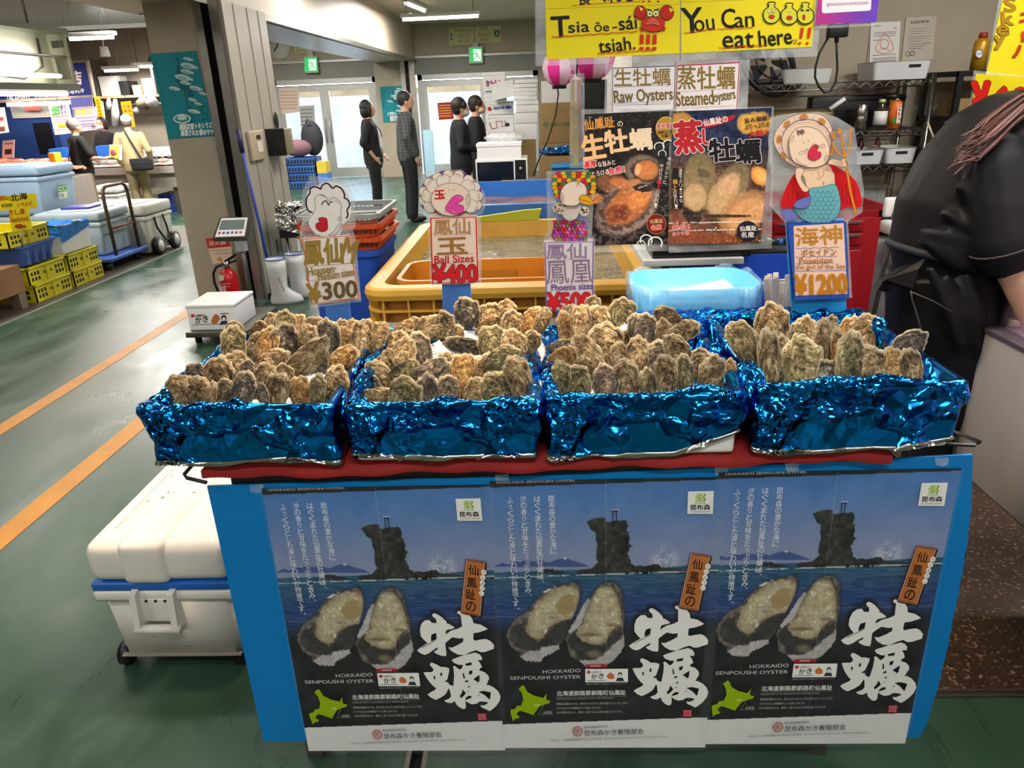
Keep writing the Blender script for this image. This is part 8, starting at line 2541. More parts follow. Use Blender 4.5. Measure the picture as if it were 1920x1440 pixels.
MB().tube([(xb_+0.03,7.8,zt2-0.05),(xb_+0.05,7.75,zt2-0.3),(xb_+0.06,7.4,zt2-0.42),(xb_+0.06,6.8,zt2-0.38)],0.012,M_STEELD,6).obj('cable',hd)
MB().cyl((xe-0.04,4.4,zb_+0.075),(xe-0.04,7.85,zb_+0.075),0.020,M_TUBE,10).obj('upper_tube',hd)
MB().cyl((xe+0.01,4.4,zb_-0.09),(xe+0.01,7.80,zb_-0.09),0.022,M_TUBE,10).obj('lower_tube',hd)
for y in(5.2,7.6):
 MB().cyl((xb_+0.1,y,zt2+0.05),(xb_+0.1,y,ZC),0.012,M_STEELD,8).obj('hanger_rod',hd)
area_light('case_glow',(xe-0.06,6.4,zb_+0.2),0.05,2.6,16,LAMP_COOL,rot=(0,R(90),0))
area_light('case_under_glow',(xe,6.4,zb_-0.13),0.05,2.6,24,LAMP_COOL)
M_CTR=mat('stall_counter_grey','#8b8178',rough=0.5,var=0.08)
YF0=11.75
yl0=P(30,322,Y=YF0)[2]
fxr=P(325,300,Y=YF0)[0]
t=thing('fish_counter','long grey fish counter of the left stall','counter',(-8.2,12.1,0))
MB().box(-12.5,fxr,YF0,12.5,yl0-0.10,yl0,M_CTR).obj('top',t)
MB().box(-12.5,fxr,YF0+0.05,12.5,yl0-0.32,yl0-0.10,mat('counter_apron','#7a7068',rough=0.6)).obj('apron',t)
for x in(-12.3,-10.5,-8.9,-7.4,fxr-0.1):
 MB().box(x-0.04,x+0.04,YF0+0.1,YF0+0.18,0,yl0-0.32,M_STEELD).obj('leg',t)
M_ICEP=mat('pink_lit_ice','#e3c9bf',rough=0.4,var=0.1,bump=0.6,bscale=40)
tag(MB().grid(lambda u,v:(-12.4+u*(fxr+12.35),YF0+0.06+v*0.62,yl0+0.015+0.02*float(vnoise(np.array(u*60),np.array(v*9)))+0.10*v),120,14,M_ICEP).obj('ice_bed'),'bed of crushed ice on the fish counter','ice',None,'stuff')
rf=random.Random(9)
M_FISH=[mat('fish'+str(i),c,rough=0.3,var=0.3,scale=12)for i,c in enumerate(('#d98a78','#c95a48','#8a8f98','#e0b0a0','#6f747c','#e07a5a'))]
def fish(x,y,z,L_,m,ang,lab,grp):
 t=thing('fish',lab,'fish',(x,y,z),ang,grp)
 b=MB();b.ell((0,0,0.03),L_/2,L_*0.14,0.03,m,14)
 b.prism([(L_*0.42,0,0.03),(L_*0.62,L_*0.13,0.03),(L_*0.62,-L_*0.13,0.03)],(0,0,0.01),m)
 b.obj('body',t,local=True)
for k in range(30):
 x=fxr-0.25-k*0.115
 for r_ in range(2):
  mi_=rf.choice([0,3,3,0,1])if x<-7.1 else rf.choice([2,2,4,3])
  fish(x+rf.uniform(-.02,.02),YF0+0.18+r_*0.27,yl0+0.05+r_*0.05,rf.uniform(0.18,0.26),M_FISH[mi_],R(rf.uniform(50,120)),'small fish or fillet laid on the ice of the left fish counter','fish on the left counter')
yl1=P(40,318,Y=9.6)[2]
t=thing('shrimp_stand','stand with the red seafood heap at the left edge','stand',(-7.8,9.9,0))
MB().box(-8.9,P(116,310,Y=9.6)[0],9.6,10.2,0,yl1-0.12,M_CTR).obj('body',t)
def heap(u,v):
 x=-8.85+u*(P(116,310,Y=9.6)[0]+8.83);y=9.6+v*0.6
 return(x,y,yl1-0.115+0.24*sin(pi*min(1,max(0,u*0.9+0.05)))**0.6*(0.35+0.65*sin(pi*(0.15+0.6*v)))+0.05*(float(vnoise(np.array(u*40),np.array(v*20)))-0.5))
tag(MB().grid(heap,110,36,mat('red_shellfish_heap','#d5664a',rough=0.35,var=0.55,scale=16,bump=0.8,bscale=30),False).obj('seafood_heap'),'heap of red and pink shellfish on the stand at the left','seafood',None,'stuff')
t=thing('wire_rack','black and yellow wire rack in front of the red seafood heap','rack',(-7.6,9.45,yl1-0.2))
b=MB()
xs0,xs1=P(0,318,Y=9.45)[0],P(68,315,Y=9.45)[0]
for k in range(26):
 x=xs0+(xs1-xs0)*k/25
 b.cyl((x,9.45,yl1-0.16),(x,9.50,yl1+0.02),0.010,mat('rack_yellow','#c9a81c',rough=0.5)if k<9 else M_BLACK,5)
b.tube([(xs0,9.45,yl1-0.16),(xs1,9.45,yl1-0.16)],0.012,M_BLACK,5).tube([(xs0,9.5,yl1+0.02),(xs1,9.5,yl1+0.02)],0.010,M_BLACK,5)
b.obj('wires',t)
MB().box(xs0,xs1,9.46,9.58,0,yl1-0.17,M_CTR).obj('base',t)
tag(MB().box(*sorted((P(94,290,Y=10.1)[0],P(106,290,Y=10.1)[0])),10.05,10.2,P(100,294,Y=10.1)[2]-0.09,P(100,286,Y=10.1)[2],mat('yellow_box','#dda81c',rough=0.5),bev=0.01).obj('yellow_box'),'small yellow box on the red seafood heap','box')
tag(MB().box(P(100,290,Y=12.9)[0],P(128,290,Y=12.9)[0],12.8,13.2,0,P(110,278,Y=12.9)[2],mat('blue_bin','#1f62c0',rough=0.5)).obj('blue_bin'),'blue bin behind the red seafood heap','bin','blue bins at the stall')
tag(MB().box(P(192,290,Y=12.7)[0],P(214,290,Y=12.7)[0],12.55,12.75,0,P(205,272,Y=12.7)[2],mat('blue_bin','#1f62c0',rough=0.5)).obj('blue_bin'),'blue bin beside the seller','bin','blue bins at the stall')
tag(MB().box(P(297,370,Y=11.95)[0],fxr-0.25,11.95,12.4,0,0.30,mat('navy_bin','#1a2f78',rough=0.5)).obj('navy_bin'),'dark blue bin under the right end of the fish counter','bin','blue bins at the stall')
t=cooler('foam_box','white foam box with an orange lid edge under the counter between the two customers',P(200,350,Y=11.6)[0],P(247,350,Y=11.6)[0],11.15,11.6,0,P(222,347,Y=11.3)[2],M_FOAM,group='coolers at the left stall')
YG=13.4
t=thing('shop_signboard','navy signboard with white telephone digits at the upper left','sign',P(90,190,Y=YG))
A_=Art(vplane(YG),dz=0.001)
sb_=[(-60,128),(160,117),(173,178),(-55,190)]
A_.slab([(-62,124),(163,113),(177,183),(-57,196)],'#a5917c',0.08);A_.fill(sb_,'#1d2f78')
A_.text('商店',(112,162),(154,158),26,'#e9e9ee',0.05)
A_.text('TEL 25-5011・FAX 25-5074',(12,186),(112,180),8,'#e9e9ee',0.04);A_.text('25-6909',(118,177),(158,174),8,'#e9e9ee',0.04)
A_.obj('board',t)
def hang_poster(label,pts,base,fn,Y=12.9):
 t=thing('stall_poster',label,'poster',P(*pts[3],Y=Y),0,'posters hanging in the left stall')
 A_=Art(vplane(Y),dz=0.001);A_.slab(pts,base,0.006);A_.fill(pts,base);fn(A_);A_.obj('sheet',t)
 if 'card' not in label:
  q=P((pts[0][0]+pts[1][0])/2,pts[0][1],Y=Y+0.003)
  MB().cyl(q,(q[0],q[1],ZC),0.004,M_STEELD,5).obj('string',t)
def g1(A_):
 A_.fill([(95,200),(111,198),(113,215),(98,217)],'#3a9a44');A_.text('とくし',(97,206),(110,205),6,'#e8f0e0',0.03);A_.text('ポイント',(98,214),(111,213),6,'#e8f0e0',0.03)
 A_.text('使え',(113,207),(126,205),10,'#5a4a9a',0.02);A_.text('ます！',(115,216),(129,214),8,'#5a4a9a',0.02)
 A_.line([(98,219),(130,217)],1,'#c0506a');A_.fill([(108,232),(136,230),(137,236),(109,238)],'#d8c23a')
 for y in(224,228,242,246):A_.line([(100,y),(134,y-2)],1.0,'#9a8a9a')
hang_poster('white poster with a green square logo hanging at the stall',[(90,195),(128,190),(140,249),(103,253)],'#e6dde4',g1)
def g2(A_):
 A_.fill([(132,184),(172,181),(175,202),(135,205)],'#46508a');A_.text('加盟店',(140,216),(173,213),11,'#c9b23a',0.05)
 A_.line([(136,203),(175,200)],2,'#d89aa8')
 for y in(222,228,234,238):A_.line([(140,y),(178,y-3)],1.0,'#8a80a8')
 A_.fill([(136,219),(140,219),(140,205),(136,205)],'#5a66a8');A_.text('分',(172,241),(180,240),7,'#3a3a4a',0.02)
hang_poster('blue and lilac member-shop poster hanging at the stall',[(131,184),(172,181),(185,243),(142,248)],'#b9aec6',g2,12.94)
hang_poster('narrow yellow vertical banner at the stall',[(176,182),(187,180),(198,238),(189,240)],'#e6b81c',lambda A_:A_.vtext('おすすめ北海の味',(183,188),(193,234),5.5,'#6a4a10',0.02),13.0)
hang_poster('yellow paper above the man with the cap',[(226,191),(245,189),(254,238),(236,240)],'#efac1c',lambda A_:(A_.vtext('北海道',(233,200),(237,216),4.5,'#a03a2a',0.02),A_.vtext('直送品',(241,199),(246,216),4.5,'#a03a2a',0.02)),13.0)
hang_poster('white notice with red print at the left edge',[(-20,203),(8,201),(17,248),(-12,252)],'#e3d8d4',lambda A_:(A_.fill([(-2,220),(6,219),(7,226),(-1,227)],'#b04a50'),A_.fill([(-2,238),(9,237),(10,246),(-1,247)],'#7a4a48')),12.9)
hang_poster('small white card on the red seafood stand',[(5,264),(27,262),(26,296),(4,297)],'#e6dcd8',lambda A_:(A_.fill([(9,280),(22,279),(22,289),(9,290)],'#4a3438'),A_.line([(8,270),(24,269)],2,'#b0404a')),10.1)
t=thing('stall_fridge','blue glass-fronted fridge with a lit top and black mesh at the left stall','fridge',(-9.2,13.6,0))
a,c=P(18,200,Y=13.5),P(92,196,Y=13.5)
MB().box(-12.4,c[0]+0.02,13.55,14.2,0,a[2]+0.1,mat('navy_fridge','#23407c',rough=0.4)).obj('body',t)
MB().box(P(12,195,Y=13.3)[0],P(128,190,Y=13.3)[0],13.30,13.36,P(60,198,Y=13.3)[2],P(60,191,Y=13.3)[2],M_TUBE).obj('lit_tube',t)
ms_=MB()
zz0,zz1=P(50,220,Y=13.5)[2],P(50,199,Y=13.5)[2]
ms_.box(a[0],c[0],13.53,13.54,zz0,zz1,M_DARK)
for k in range(22):
 x=a[0]+(c[0]-a[0])*k/21
 ms_.box(x-0.008,x+0.008,13.52,13.53,zz0,zz1,M_WHITE)
for k in range(7):
 z=zz0+(zz1-zz0)*k/6
 ms_.box(a[0],c[0],13.52,13.53,z-0.008,z+0.008,M_WHITE)
ms_.obj('mesh_panel',t)
MB().box(P(46,205,Y=13.45)[0],P(75,204,Y=13.45)[0],13.45,13.46,P(60,207,Y=13.45)[2],P(60,200,Y=13.45)[2],paint('#e0605a')).obj('red_label',t)
MB().box(a[0]+0.3,c[0]-0.1,13.535,13.545,0.9,zz0-0.1,mat('dark_opening','#14161f',rough=0.3)).obj('opening',t)
YSH=14.3
zsh=P(230,179,Y=YSH)[2]
x0,x1=P(182,180,Y=YSH)[0],-6.15
t=thing('wall_shelf','long wooden shelf on the back wall of the left stall','shelf',((x0+x1)/2,14.5,zsh))
MB().box(x0,x1,YSH,14.8,zsh-0.04,zsh,mat('pale_shelf_wood','#b08a60',rough=0.6)).obj('board',t)
for x in(x0+0.02,x0+1.1,x1-0.4):
 MB().box(x-0.02,x+0.02,YSH,14.8,zsh,zsh+0.62,M_STEELD).obj('upright',t)
tag(MB().tube([(x0,YSH-0.1,zsh-0.16),(x1,YSH-0.1,zsh-0.16)],0.012,M_STEEL,6).box(x0+0.1,x0+0.12,YSH-0.1,14.8,zsh-0.17,zsh-0.15,M_STEEL).obj('hanging_rail'),'steel hanging rail under the stall shelf','rail')
def shelf_box(name,label,xa,xb,yt,m,d=0.35,ang=0):
 a,c=P(xa,yt,Y=YSH+0.04),P(xb,yt,Y=YSH+0.04)
 t=thing(name,label,'box',((a[0]+c[0])/2,YSH+0.22,zsh+0.002),R(ang),'boxes on the stall shelf')
 w_=(c[0]-a[0])/2;h_=max(0.06,(a[2]+c[2])/2-zsh)
 MB().box(-w_,w_,-d/2,d/2,0,h_*0.85,m).obj('carton',t,local=True)
 MB().box(-w_-0.004,w_+0.004,-d/2-0.004,d/2+0.004,h_*0.85,h_,m).obj('lid',t,local=True)
shelf_box('storage_box','big pale grey box on the stall shelf',183,218,143,mat('pale_box','#b8b2ae',rough=0.6))
shelf_box('storage_box','dark box beside the pale grey one on the stall shelf',222,238,152,M_BLACK)
shelf_box('cardboard_box','yellowish carton pair on the stall shelf',247,263,160,mat('kraft','#c4a468',rough=0.7))
shelf_box('storage_box','dark grey box at the right on the stall shelf',264,285,147,mat('slate_box','#5a5a5e',rough=0.6))
for i,(x,y0,y1,r_,c)in enumerate(((204,184,205,0.05,'#dcdcd8'),(216,186,236,0.07,'#c9c9c9'),(190,190,245,0.07,'#d8d8d8'),(256,202,212,0.06,'#b0aca6'),(268,182,204,0.12,'#6a5a4a'),(285,180,200,0.12,'#8f8f92'),(180,200,235,0.06,'#e0e0e0'))):
 q0,q1=P(x,y0,Y=14.12),P(x,y1,Y=14.12)
 o=MB().tube([q1,(np.array(q0)+np.array(q1))/2,q0],[r_*0.8,r_,r_*0.4],mat('hang_bag'+c,c,rough=0.5,var=0.1),10).obj('hanging_bag')
 tag(o,['short white bag roll hanging under the stall shelf','tall grey bag roll hanging beside the seller','white bag roll hanging left of the seller','grey tape roll hanging above the cap','brown bag hanging under the shelf','grey bag hanging at the right under the shelf','thin white bag roll at the yellow banner'][i],'bag','bags hanging under the stall shelf')
t=thing('stacked_trays','stack of white trays at the right end of the fish counter','trays',(fxr-0.3,12.3,yl0+0.1))
MB().box(fxr-0.75,fxr-0.05,12.15,12.45,yl0+0.13,yl0+0.20,M_WHITE).obj('lower_tray',t)
MB().box(fxr-0.70,fxr-0.02,12.15,12.45,yl0+0.205,yl0+0.26,M_WHITE).obj('upper_tray',t)
def px_lamp(x0,y0,x1,y1,Y,label,power):
 a,c=P(x0,y0,Y=Y),P(x1,y1,Y=Y)
 z=(a[2]+c[2])/2
 return tube_lamp(a[0],Y,c[0],Y,z,label,power=power,hang=ZC-z)
px_lamp(127,74,217,69,10.4,'fluorescent lamp under the ceiling of the left stall',110)
px_lamp(193,133,262,131,13.9,'fluorescent lamp over the stall shelf, the left one',45)
px_lamp(249,126,296,124,14.2,'fluorescent lamp over the stall shelf, next to the pillar',22)
sq=P(198,106,Y=12.4)
t=thing('spot_lamp','small white ceiling spot over the left stall','spotlight',(sq[0],12.4,sq[2]),0)
MB().lathe([(0.04,0),(0.075,0),(0.06,0.14),(0,0.14)],M_WHITE,16,(sq[0],12.4,sq[2])).obj('shade',t)
MB().cyl((sq[0],12.4,sq[2]+0.004),(sq[0],12.4,sq[2]+0.01),0.06,M_TUBE,16).obj('bulb',t)
MB().cyl((sq[0],12.4,sq[2]+0.14),(sq[0]+0.05,12.4,3.0),0.012,M_WHITE,8).obj('stem',t)
l=area_light('fish_lamp',(-8.0,12.0,2.35),2.6,0.2,110,(1.0,0.80,0.66))

# ---- people
def bake(o,voxel,smooth=4,dec=None):
 m=o.modifiers.new('skin_join','REMESH');m.mode='VOXEL';m.voxel_size=voxel;m.use_smooth_shade=True
 s_=o.modifiers.new('soften','SMOOTH');s_.factor=0.5;s_.iterations=smooth
 dg=bpy.context.evaluated_depsgraph_get()
 dg.update()
 me=bpy.data.meshes.new_from_object(o.evaluated_get(dg))
 me.name=o.name
 mats=[x for x in o.data.materials]
 o.modifiers.clear()
 o.data=me
 if not len(me.materials):
  me.materials.append(mats[0])
 for p in me.polygons:
  p.use_smooth=True
 return o
def limb(mb,pts,rad,m):
 pts=[Vector(p)for p in pts]
 mb.tube(pts,list(rad),m,14)
 for p,r_ in zip(pts,rad):
  mb.ell(p,r_*0.99,r_*0.99,r_*0.99,m,12)
def oval(mb,secs,m,n=20):
 rings=[[(x+rx*cos(2*pi*k/n),y+ry*sin(2*pi*k/n),z)for k in range(n)]for(x,y,z,rx,ry)in secs]
 rings_mesh(mb,rings,m,True,True,True)
def hand(mb,wrist,d,up,m,s=1.0,side=1,curl=0.5):
 d=Vector(d).normalized();up=Vector(up);up=(up-d*up.dot(d)).normalized()
 sd=d.cross(up)*side
 w_=Vector(wrist)
 c=w_+d*0.045*s
 M4=Matrix((sd,d,up)).transposed().to_4x4()
 mb.ell(c,0.040*s,0.050*s,0.017*s,m,14,M4)
 for i,(o_,L_)in enumerate(((-0.027,0.062),(-0.009,0.072),(0.009,0.067),(0.026,0.052))):
  b0=c+d*0.040*s+sd*o_*s
  p1=b0+d*L_*0.45*s-up*curl*0.012*s
  p2=p1+d*L_*0.33*s-up*curl*0.028*s
  p3=p2+d*L_*0.20*s*(1-curl*0.6)-up*curl*0.026*s
  mb.tube([b0,p1,p2,p3],[0.0095*s,0.0088*s,0.0080*s,0.0065*s],m,8)
 t0=c-sd*0.034*s-d*0.012*s
 t1=t0-sd*0.024*s+d*0.026*s-up*0.006*s
 mb.tube([t0,t1,t1+d*0.024*s+sd*0.004*s-up*0.008*s],[0.012*s,0.0105*s,0.008*s],m,8)
SKIN=mat('skin','#c79a80',rough=0.5,var=0.05,scale=12)
def figure(label,loc,rotz,H,shirt,trousers,hair,hairstyle,sleeve='short',shoulder=0.175,belly=0.0,lean=0.0,elbowL=None,wristL=None,elbowR=None,wristR=None,mask=None,voxel=0.010,headturn=0.0,shirt_len=0.80,skirt=None,hand_d=None,shirtmat=None):
 s=H/1.66
 t=thing('person',label,'person',loc,rotz)
 t['label']=label
 yl=lambda z:lean*max(0,z-0.9)
 V3=lambda x,y,z:Vector((x*s,(y+yl(z))*s,z*s))
 eL=elbowL or(-shoulder-0.055,-0.02,1.10);wL=wristL or(-shoulder-0.035,0.10,0.88)
 eR=elbowR or(shoulder+0.055,-0.02,1.10);wR=wristR or(shoulder+0.035,0.10,0.88)
 body=MB()
 oval(body,[(0,yl(z)*s,z*s,rx*s,ry*s)for z,rx,ry in((0.78,0.14,0.10),(0.90,0.155,0.115),(1.04,0.13,0.10),(1.22,0.145,0.105),(1.34,0.15,0.09),(1.395,0.07,0.06))],SKIN)
 limb(body,[V3(0,-0.01,1.34),V3(0,0.005,1.44),V3(0,0.02,1.50)],[0.06*s,0.054*s,0.052*s],SKIN)
 hc=V3(0,0.025,1.545)
 MH=Matrix.Rotation(R(headturn),4,'Z')
 body.ell(hc,0.075*s,0.092*s,0.112*s,SKIN,20,MH)
 body.ell(hc+MH@Vector((0,0.03*s,-0.055*s)),0.055*s,0.062*s,0.055*s,SKIN,16,MH)
 body.ell(hc+MH@Vector((0,0.098*s,-0.022*s)),0.013*s,0.018*s,0.022*s,SKIN,10,MH)
 for sx in(-1,1):
  body.ell(hc+MH@Vector((sx*0.076*s,-0.005*s,-0.015*s)),0.010*s,0.020*s,0.030*s,SKIN,10,MH)
 for(sx,e,w_)in((-1,eL,wL),(1,eR,wR)):
  limb(body,[V3(sx*(shoulder-0.02),0,1.345),V3(*e),V3(*w_)],[0.046*s,0.038*s,0.026*s],SKIN)
  d=V3(*w_)-V3(*e)
  if hand_d:
   d=Vector(hand_d)
  hand(body,V3(*w_),d,Vector((-sx*0.3,0.2,1))if abs(d.normalized().z)<0.8 else Vector((sx,0,0)),SKIN,0.98*s,side=sx)
  limb(body,[V3(sx*0.085,0,0.86),V3(sx*0.085,0.015,0.47),V3(sx*0.09,-0.02,0.09)],[0.080*s,0.052*s,0.038*s],SKIN)
  body.ell(V3(sx*0.092,0.05,0.045),0.036*s,0.105*s,0.032*s,SKIN,12)
 bake(body.obj('body',t,local=True),voxel)
 ms=shirtmat or mat('shirt_cloth',shirt,rough=0.85,var=0.10,scale=9,bump=0.35,bscale=9)
 sb=MB()
 oval(sb,[(0,(yl(z)+dy)*s,z*s,rx*s,ry*s)for z,rx,ry,dy in((shirt_len,0.175,0.135,0.0),(0.92,0.178,0.140+belly,0.0),(1.05,0.160,0.128+belly,0.0),(1.20,0.172,0.130,0.0),(1.32,0.180,0.112,0.0),(1.385,0.125,0.085,-0.005),(1.415,0.068,0.066,0))],ms)
 for(sx,e,w_)in((-1,eL,wL),(1,eR,wR)):
  a0,a1,a2=V3(sx*(shoulder-0.03),0,1.335),V3(*e),V3(*w_)
  if sleeve=='long':
   limb(sb,[a0,a1,a1 .lerp(a2,0.88)],[0.066*s,0.056*s,0.042*s],ms)
  elif sleeve=='half':
   limb(sb,[a0,a1,a1 .lerp(a2,0.35)],[0.066*s,0.060*s,0.055*s],ms)
  else:
   limb(sb,[a0,a0 .lerp(a1,0.8)],[0.068*s,0.066*s],ms)
 bake(sb.obj('shirt',t,local=True),voxel*1.1,3)
 mt=mat('trouser_cloth',trousers,rough=0.85,var=0.08,scale=8,bump=0.35,bscale=8)
 tr_=MB()
 oval(tr_,[(0,0,z*s,rx*s,ry*s)for z,rx,ry in((0.74,0.155,0.115),(0.86,0.172,0.132),(0.97,0.160,0.122),(1.0,0.155,0.118))],mt)
 for sx in(-1,1):
  limb(tr_,[V3(sx*0.088,0,0.84),V3(sx*0.088,0.012,0.47),V3(sx*0.092,-0.015,0.10)],[0.095*s,0.075*s,0.066*s],mt)
 bake(tr_.obj('trousers',t,local=True),voxel*1.1,3)
 for sx in(-1,1):
  sh_=MB()
  sh_.ell(V3(sx*0.092,0.05,0.045),0.046*s,0.125*s,0.045*s,mat('dark_shoe','#26231f',rough=0.6),14)
  sh_.obj('shoe',t,local=True)
 f=MB()
 for sx in(-1,1):
  f.ell(hc+MH@Vector((sx*0.030*s,0.083*s,0.006*s)),0.010*s,0.006*s,0.006*s,M_BLACK,8,MH)
  f.ell(hc+MH@Vector((sx*0.030*s,0.085*s,0.026*s)),0.017*s,0.005*s,0.003*s,mat('brow',hair,rough=0.8),8,MH)
 f.obj('eyes',t,local=True)
 if mask:
  mk=MB();mk.ell(hc+MH@Vector((0,0.045*s,-0.052*s)),0.068*s,0.068*s,0.052*s,mat('mask_cloth',mask,rough=0.8),18,MH)
  mk.obj('face_mask',t,local=True)
 else:
  MB().ell(hc+MH@Vector((0,0.091*s,-0.060*s)),0.022*s,0.007*s,0.006*s,mat('lips','#a8605a',rough=0.5),10,MH).obj('mouth',t,local=True)
 mh=mat('hair',hair,rough=0.55,var=0.2,scale=30,bump=0.6,bscale=60)
 hb=MB()
 if hairstyle=='cap':
  mc_=mat('cap_cloth','#c9cdd4',rough=0.8)
  cp=MB();cp.ell(hc+MH@Vector((0,-0.004*s,0.05*s)),0.088*s,0.104*s,0.078*s,mc_,18,MH)
  cp.ell(hc+MH@Vector((0,0.11*s,0.045*s)),0.065*s,0.065*s,0.010*s,mc_,14,MH)
  cp.obj('cap',t,local=True)
  hb.ell(hc+MH@Vector((0,-0.025*s,-0.01*s)),0.078*s,0.078*s,0.075*s,mh,16,MH)
 else:
  hb.ell(hc+MH@Vector((0,-0.022*s,0.030*s)),0.090*s,0.096*s,0.100*s,mh,20,MH)
  if hairstyle=='bob':
   hb.ell(hc+MH@Vector((0,-0.035*s,-0.030*s)),0.092*s,0.080*s,0.105*s,mh,20,MH)
   for sx in(-1,1):
    hb.ell(hc+MH@Vector((sx*0.070*s,0.015*s,-0.015*s)),0.024*s,0.042*s,0.085*s,mh,14,MH)
  elif hairstyle=='crop':
   hb.ell(hc+MH@Vector((0,-0.035*s,-0.01*s)),0.083*s,0.070*s,0.080*s,mh,18,MH)
   for sx in(-1,1):
    hb.ell(hc+MH@Vector((sx*0.066*s,0.030*s,0.030*s)),0.022*s,0.040*s,0.045*s,mh,14,MH)
  elif hairstyle=='short':
   hb.ell(hc+MH@Vector((0,-0.030*s,0.0*s)),0.081*s,0.074*s,0.075*s,mh,18,MH)
 hb.obj('hair',t,local=True)
 return t,s,V3,hc
p=P(712,412,Z=0)
t,s,V3,hc=figure('woman in black cardigan and white top near the far doors, looking right',(p[0],p[1],0),R(-80),1.57,'#121113','#131316','#17130f','bob','half',0.16,lean=-0.06,elbowR=(0.215,-0.10,1.10),wristR=(0.165,0.02,0.90),elbowL=(-0.22,-0.06,1.10),wristL=(-0.18,0.12,0.93),voxel=0.010)
w_=MB()
oval(w_,[(0,(dy-0.06*max(0,z-0.9))*s,z*s,rx*s,ry*s)for z,rx,ry,dy in((0.93,0.09,0.085,0.065),(1.05,0.085,0.085,0.06),(1.20,0.085,0.080,0.068),(1.31,0.06,0.065,0.052),(1.36,0.04,0.05,0.04))],mat('white_top','#dcdce0',rough=0.85,bump=0.3,bscale=10))
w_.obj('white_top',t,local=True)
MB().tube([V3(x,y,z)for x,y,z in((-0.03,0.065,1.39),(-0.04,0.15,1.25),(0,0.165,1.17),(0.04,0.15,1.25),(0.03,0.065,1.39))],0.006,M_BLACK,6).obj('neck_strap',t,local=True)
def plaid():
 m=bpy.data.materials.new('plaid_cloth');m.use_nodes=True
 nt=m.node_tree;b=nt.nodes['Principled BSDF'];L=nt.links.new
 tc=nt.nodes.new('ShaderNodeTexCoord');sx=nt.nodes.new('ShaderNodeSeparateXYZ');L(tc.outputs['Object'],sx.inputs[0])
 def stripe(sock,f):
  a=nt.nodes.new('ShaderNodeMath');a.operation='MULTIPLY';a.inputs[1].default_value=f;L(sock,a.inputs[0])
  c=nt.nodes.new('ShaderNodeMath');c.operation='SINE';L(a.outputs[0],c.inputs[0])
  d=nt.nodes.new('ShaderNodeMath');d.operation='GREATER_THAN';d.inputs[1].default_value=0.55;L(c.outputs[0],d.inputs[0])
  return d.outputs[0]
 a,c=stripe(sx.outputs['Z'],150),stripe(sx.outputs['Y'],150)
 ad_=nt.nodes.new('ShaderNodeMath');ad_.operation='ADD';L(a,ad_.inputs[0]);L(c,ad_.inputs[1])
 r=nt.nodes.new('ShaderNodeMapRange');r.inputs['From Max'].default_value=2;L(ad_.outputs[0],r.inputs['Value'])
 mx=nt.nodes.new('ShaderNodeMixRGB');mx.inputs[1].default_value=(*srgb('#3a3d3d'),1);mx.inputs[2].default_value=(*srgb('#55595a'),1)
 L(r.outputs[0],mx.inputs[0]);L(mx.outputs[0],b.inputs['Base Color']);b.inputs['Roughness'].default_value=0.9
 return m
p=P(776,415,Z=0)
figure('man in a grey plaid shirt standing near the far doors',(p[0],p[1],0),R(-70),1.66,'#454848','#16171a','#2a2827','short','long',0.19,belly=0.01,elbowR=(0.24,-0.05,1.10),wristR=(0.20,0.06,0.86),shirtmat=plaid(),headturn=-10)
YA=9.0
p=P(862,250,Y=YA)
t,s,V3,hc=figure('woman with a white face mask in a black jacket, holding a phone',(p[0],YA,0),R(-75),1.555,'#15161b','#141519','#1d1512','crop','long',0.165,elbowR=(0.22,-0.03,1.10),wristR=(0.12,0.26,1.06),elbowL=(-0.22,-0.02,1.10),wristL=(-0.06,0.27,1.07),mask='#d9c8c6',hand_d=(0,1,0.15))
q=Vector((p[0],YA,0))+Matrix.Rotation(R(-75),3,'Z')@Vector((0.04*s,0.365*s,1.085*s))
ph=thing('phone','dark phone held by the masked woman in the black jacket','phone',q,R(-75))
MB().box(-0.037,0.037,-0.004,0.08,-0.004,0.004,M_BLACK,bev=0.002).obj('body',ph,local=True)
hbag=thing('handbag','dark shiny handbag on the arm of the masked woman','handbag',(p[0]+0.28,YA-0.05,0.70))
MB().ell((p[0]+0.28,YA-0.06,0.78),0.13,0.05,0.11,mat('shiny_bag','#3a2f2c',rough=0.2),18).obj('body',hbag)
MB().tube([(p[0]+0.18,YA-0.06,0.86),(p[0]+0.20,YA-0.07,0.98),(p[0]+0.30,YA-0.07,1.02),(p[0]+0.36,YA-0.06,0.86)],0.008,mat('bag_strap','#9a938c',rough=0.3),6).obj('strap',hbag)
p=P(893,250,Y=9.6)
figure('person in black with short dark hair and a pale mask, beside the foam boxes',(p[0],9.6,0),R(-85),1.57,'#141419','#121216','#2a1a14','crop','long',0.17,mask='#dfb79c',elbowR=(0.22,0.0,1.1),wristR=(0.14,0.18,0.98))
p=P(152,300,Y=10.6)
HE=P(150,226,Y=10.6)[2]+0.03
t,s,V3,hc=figure('grey-haired person in a black T-shirt holding a food tray',(p[0],10.6,0),R(-35),HE,'#0f0f10','#7d6a4e','#77726f','short','short',0.18,belly=0.015,elbowR=(0.25,0.06,1.08),wristR=(0.16,0.30,1.05),elbowL=(-0.23,0.04,1.08),wristL=(-0.06,0.30,1.02),hand_d=(0,1,0.1))
MB().tube([V3(x,y,z)for x,y,z in((0.07,0.0,1.42),(0.02,-0.115,1.30),(-0.06,-0.145,1.10),(-0.14,-0.14,0.92))],0.008,mat('thin_strap','#4a4238',rough=0.6),6).obj('shoulder_strap',t,local=True)
q=Vector((p[0],10.6,0))+Matrix.Rotation(R(-35),3,'Z')@Vector((0.08*s,0.47*s,1.02*s))
tray=thing('food_tray','white tray of pink food with a yellow edge held by the grey-haired person','tray',q,R(-35))
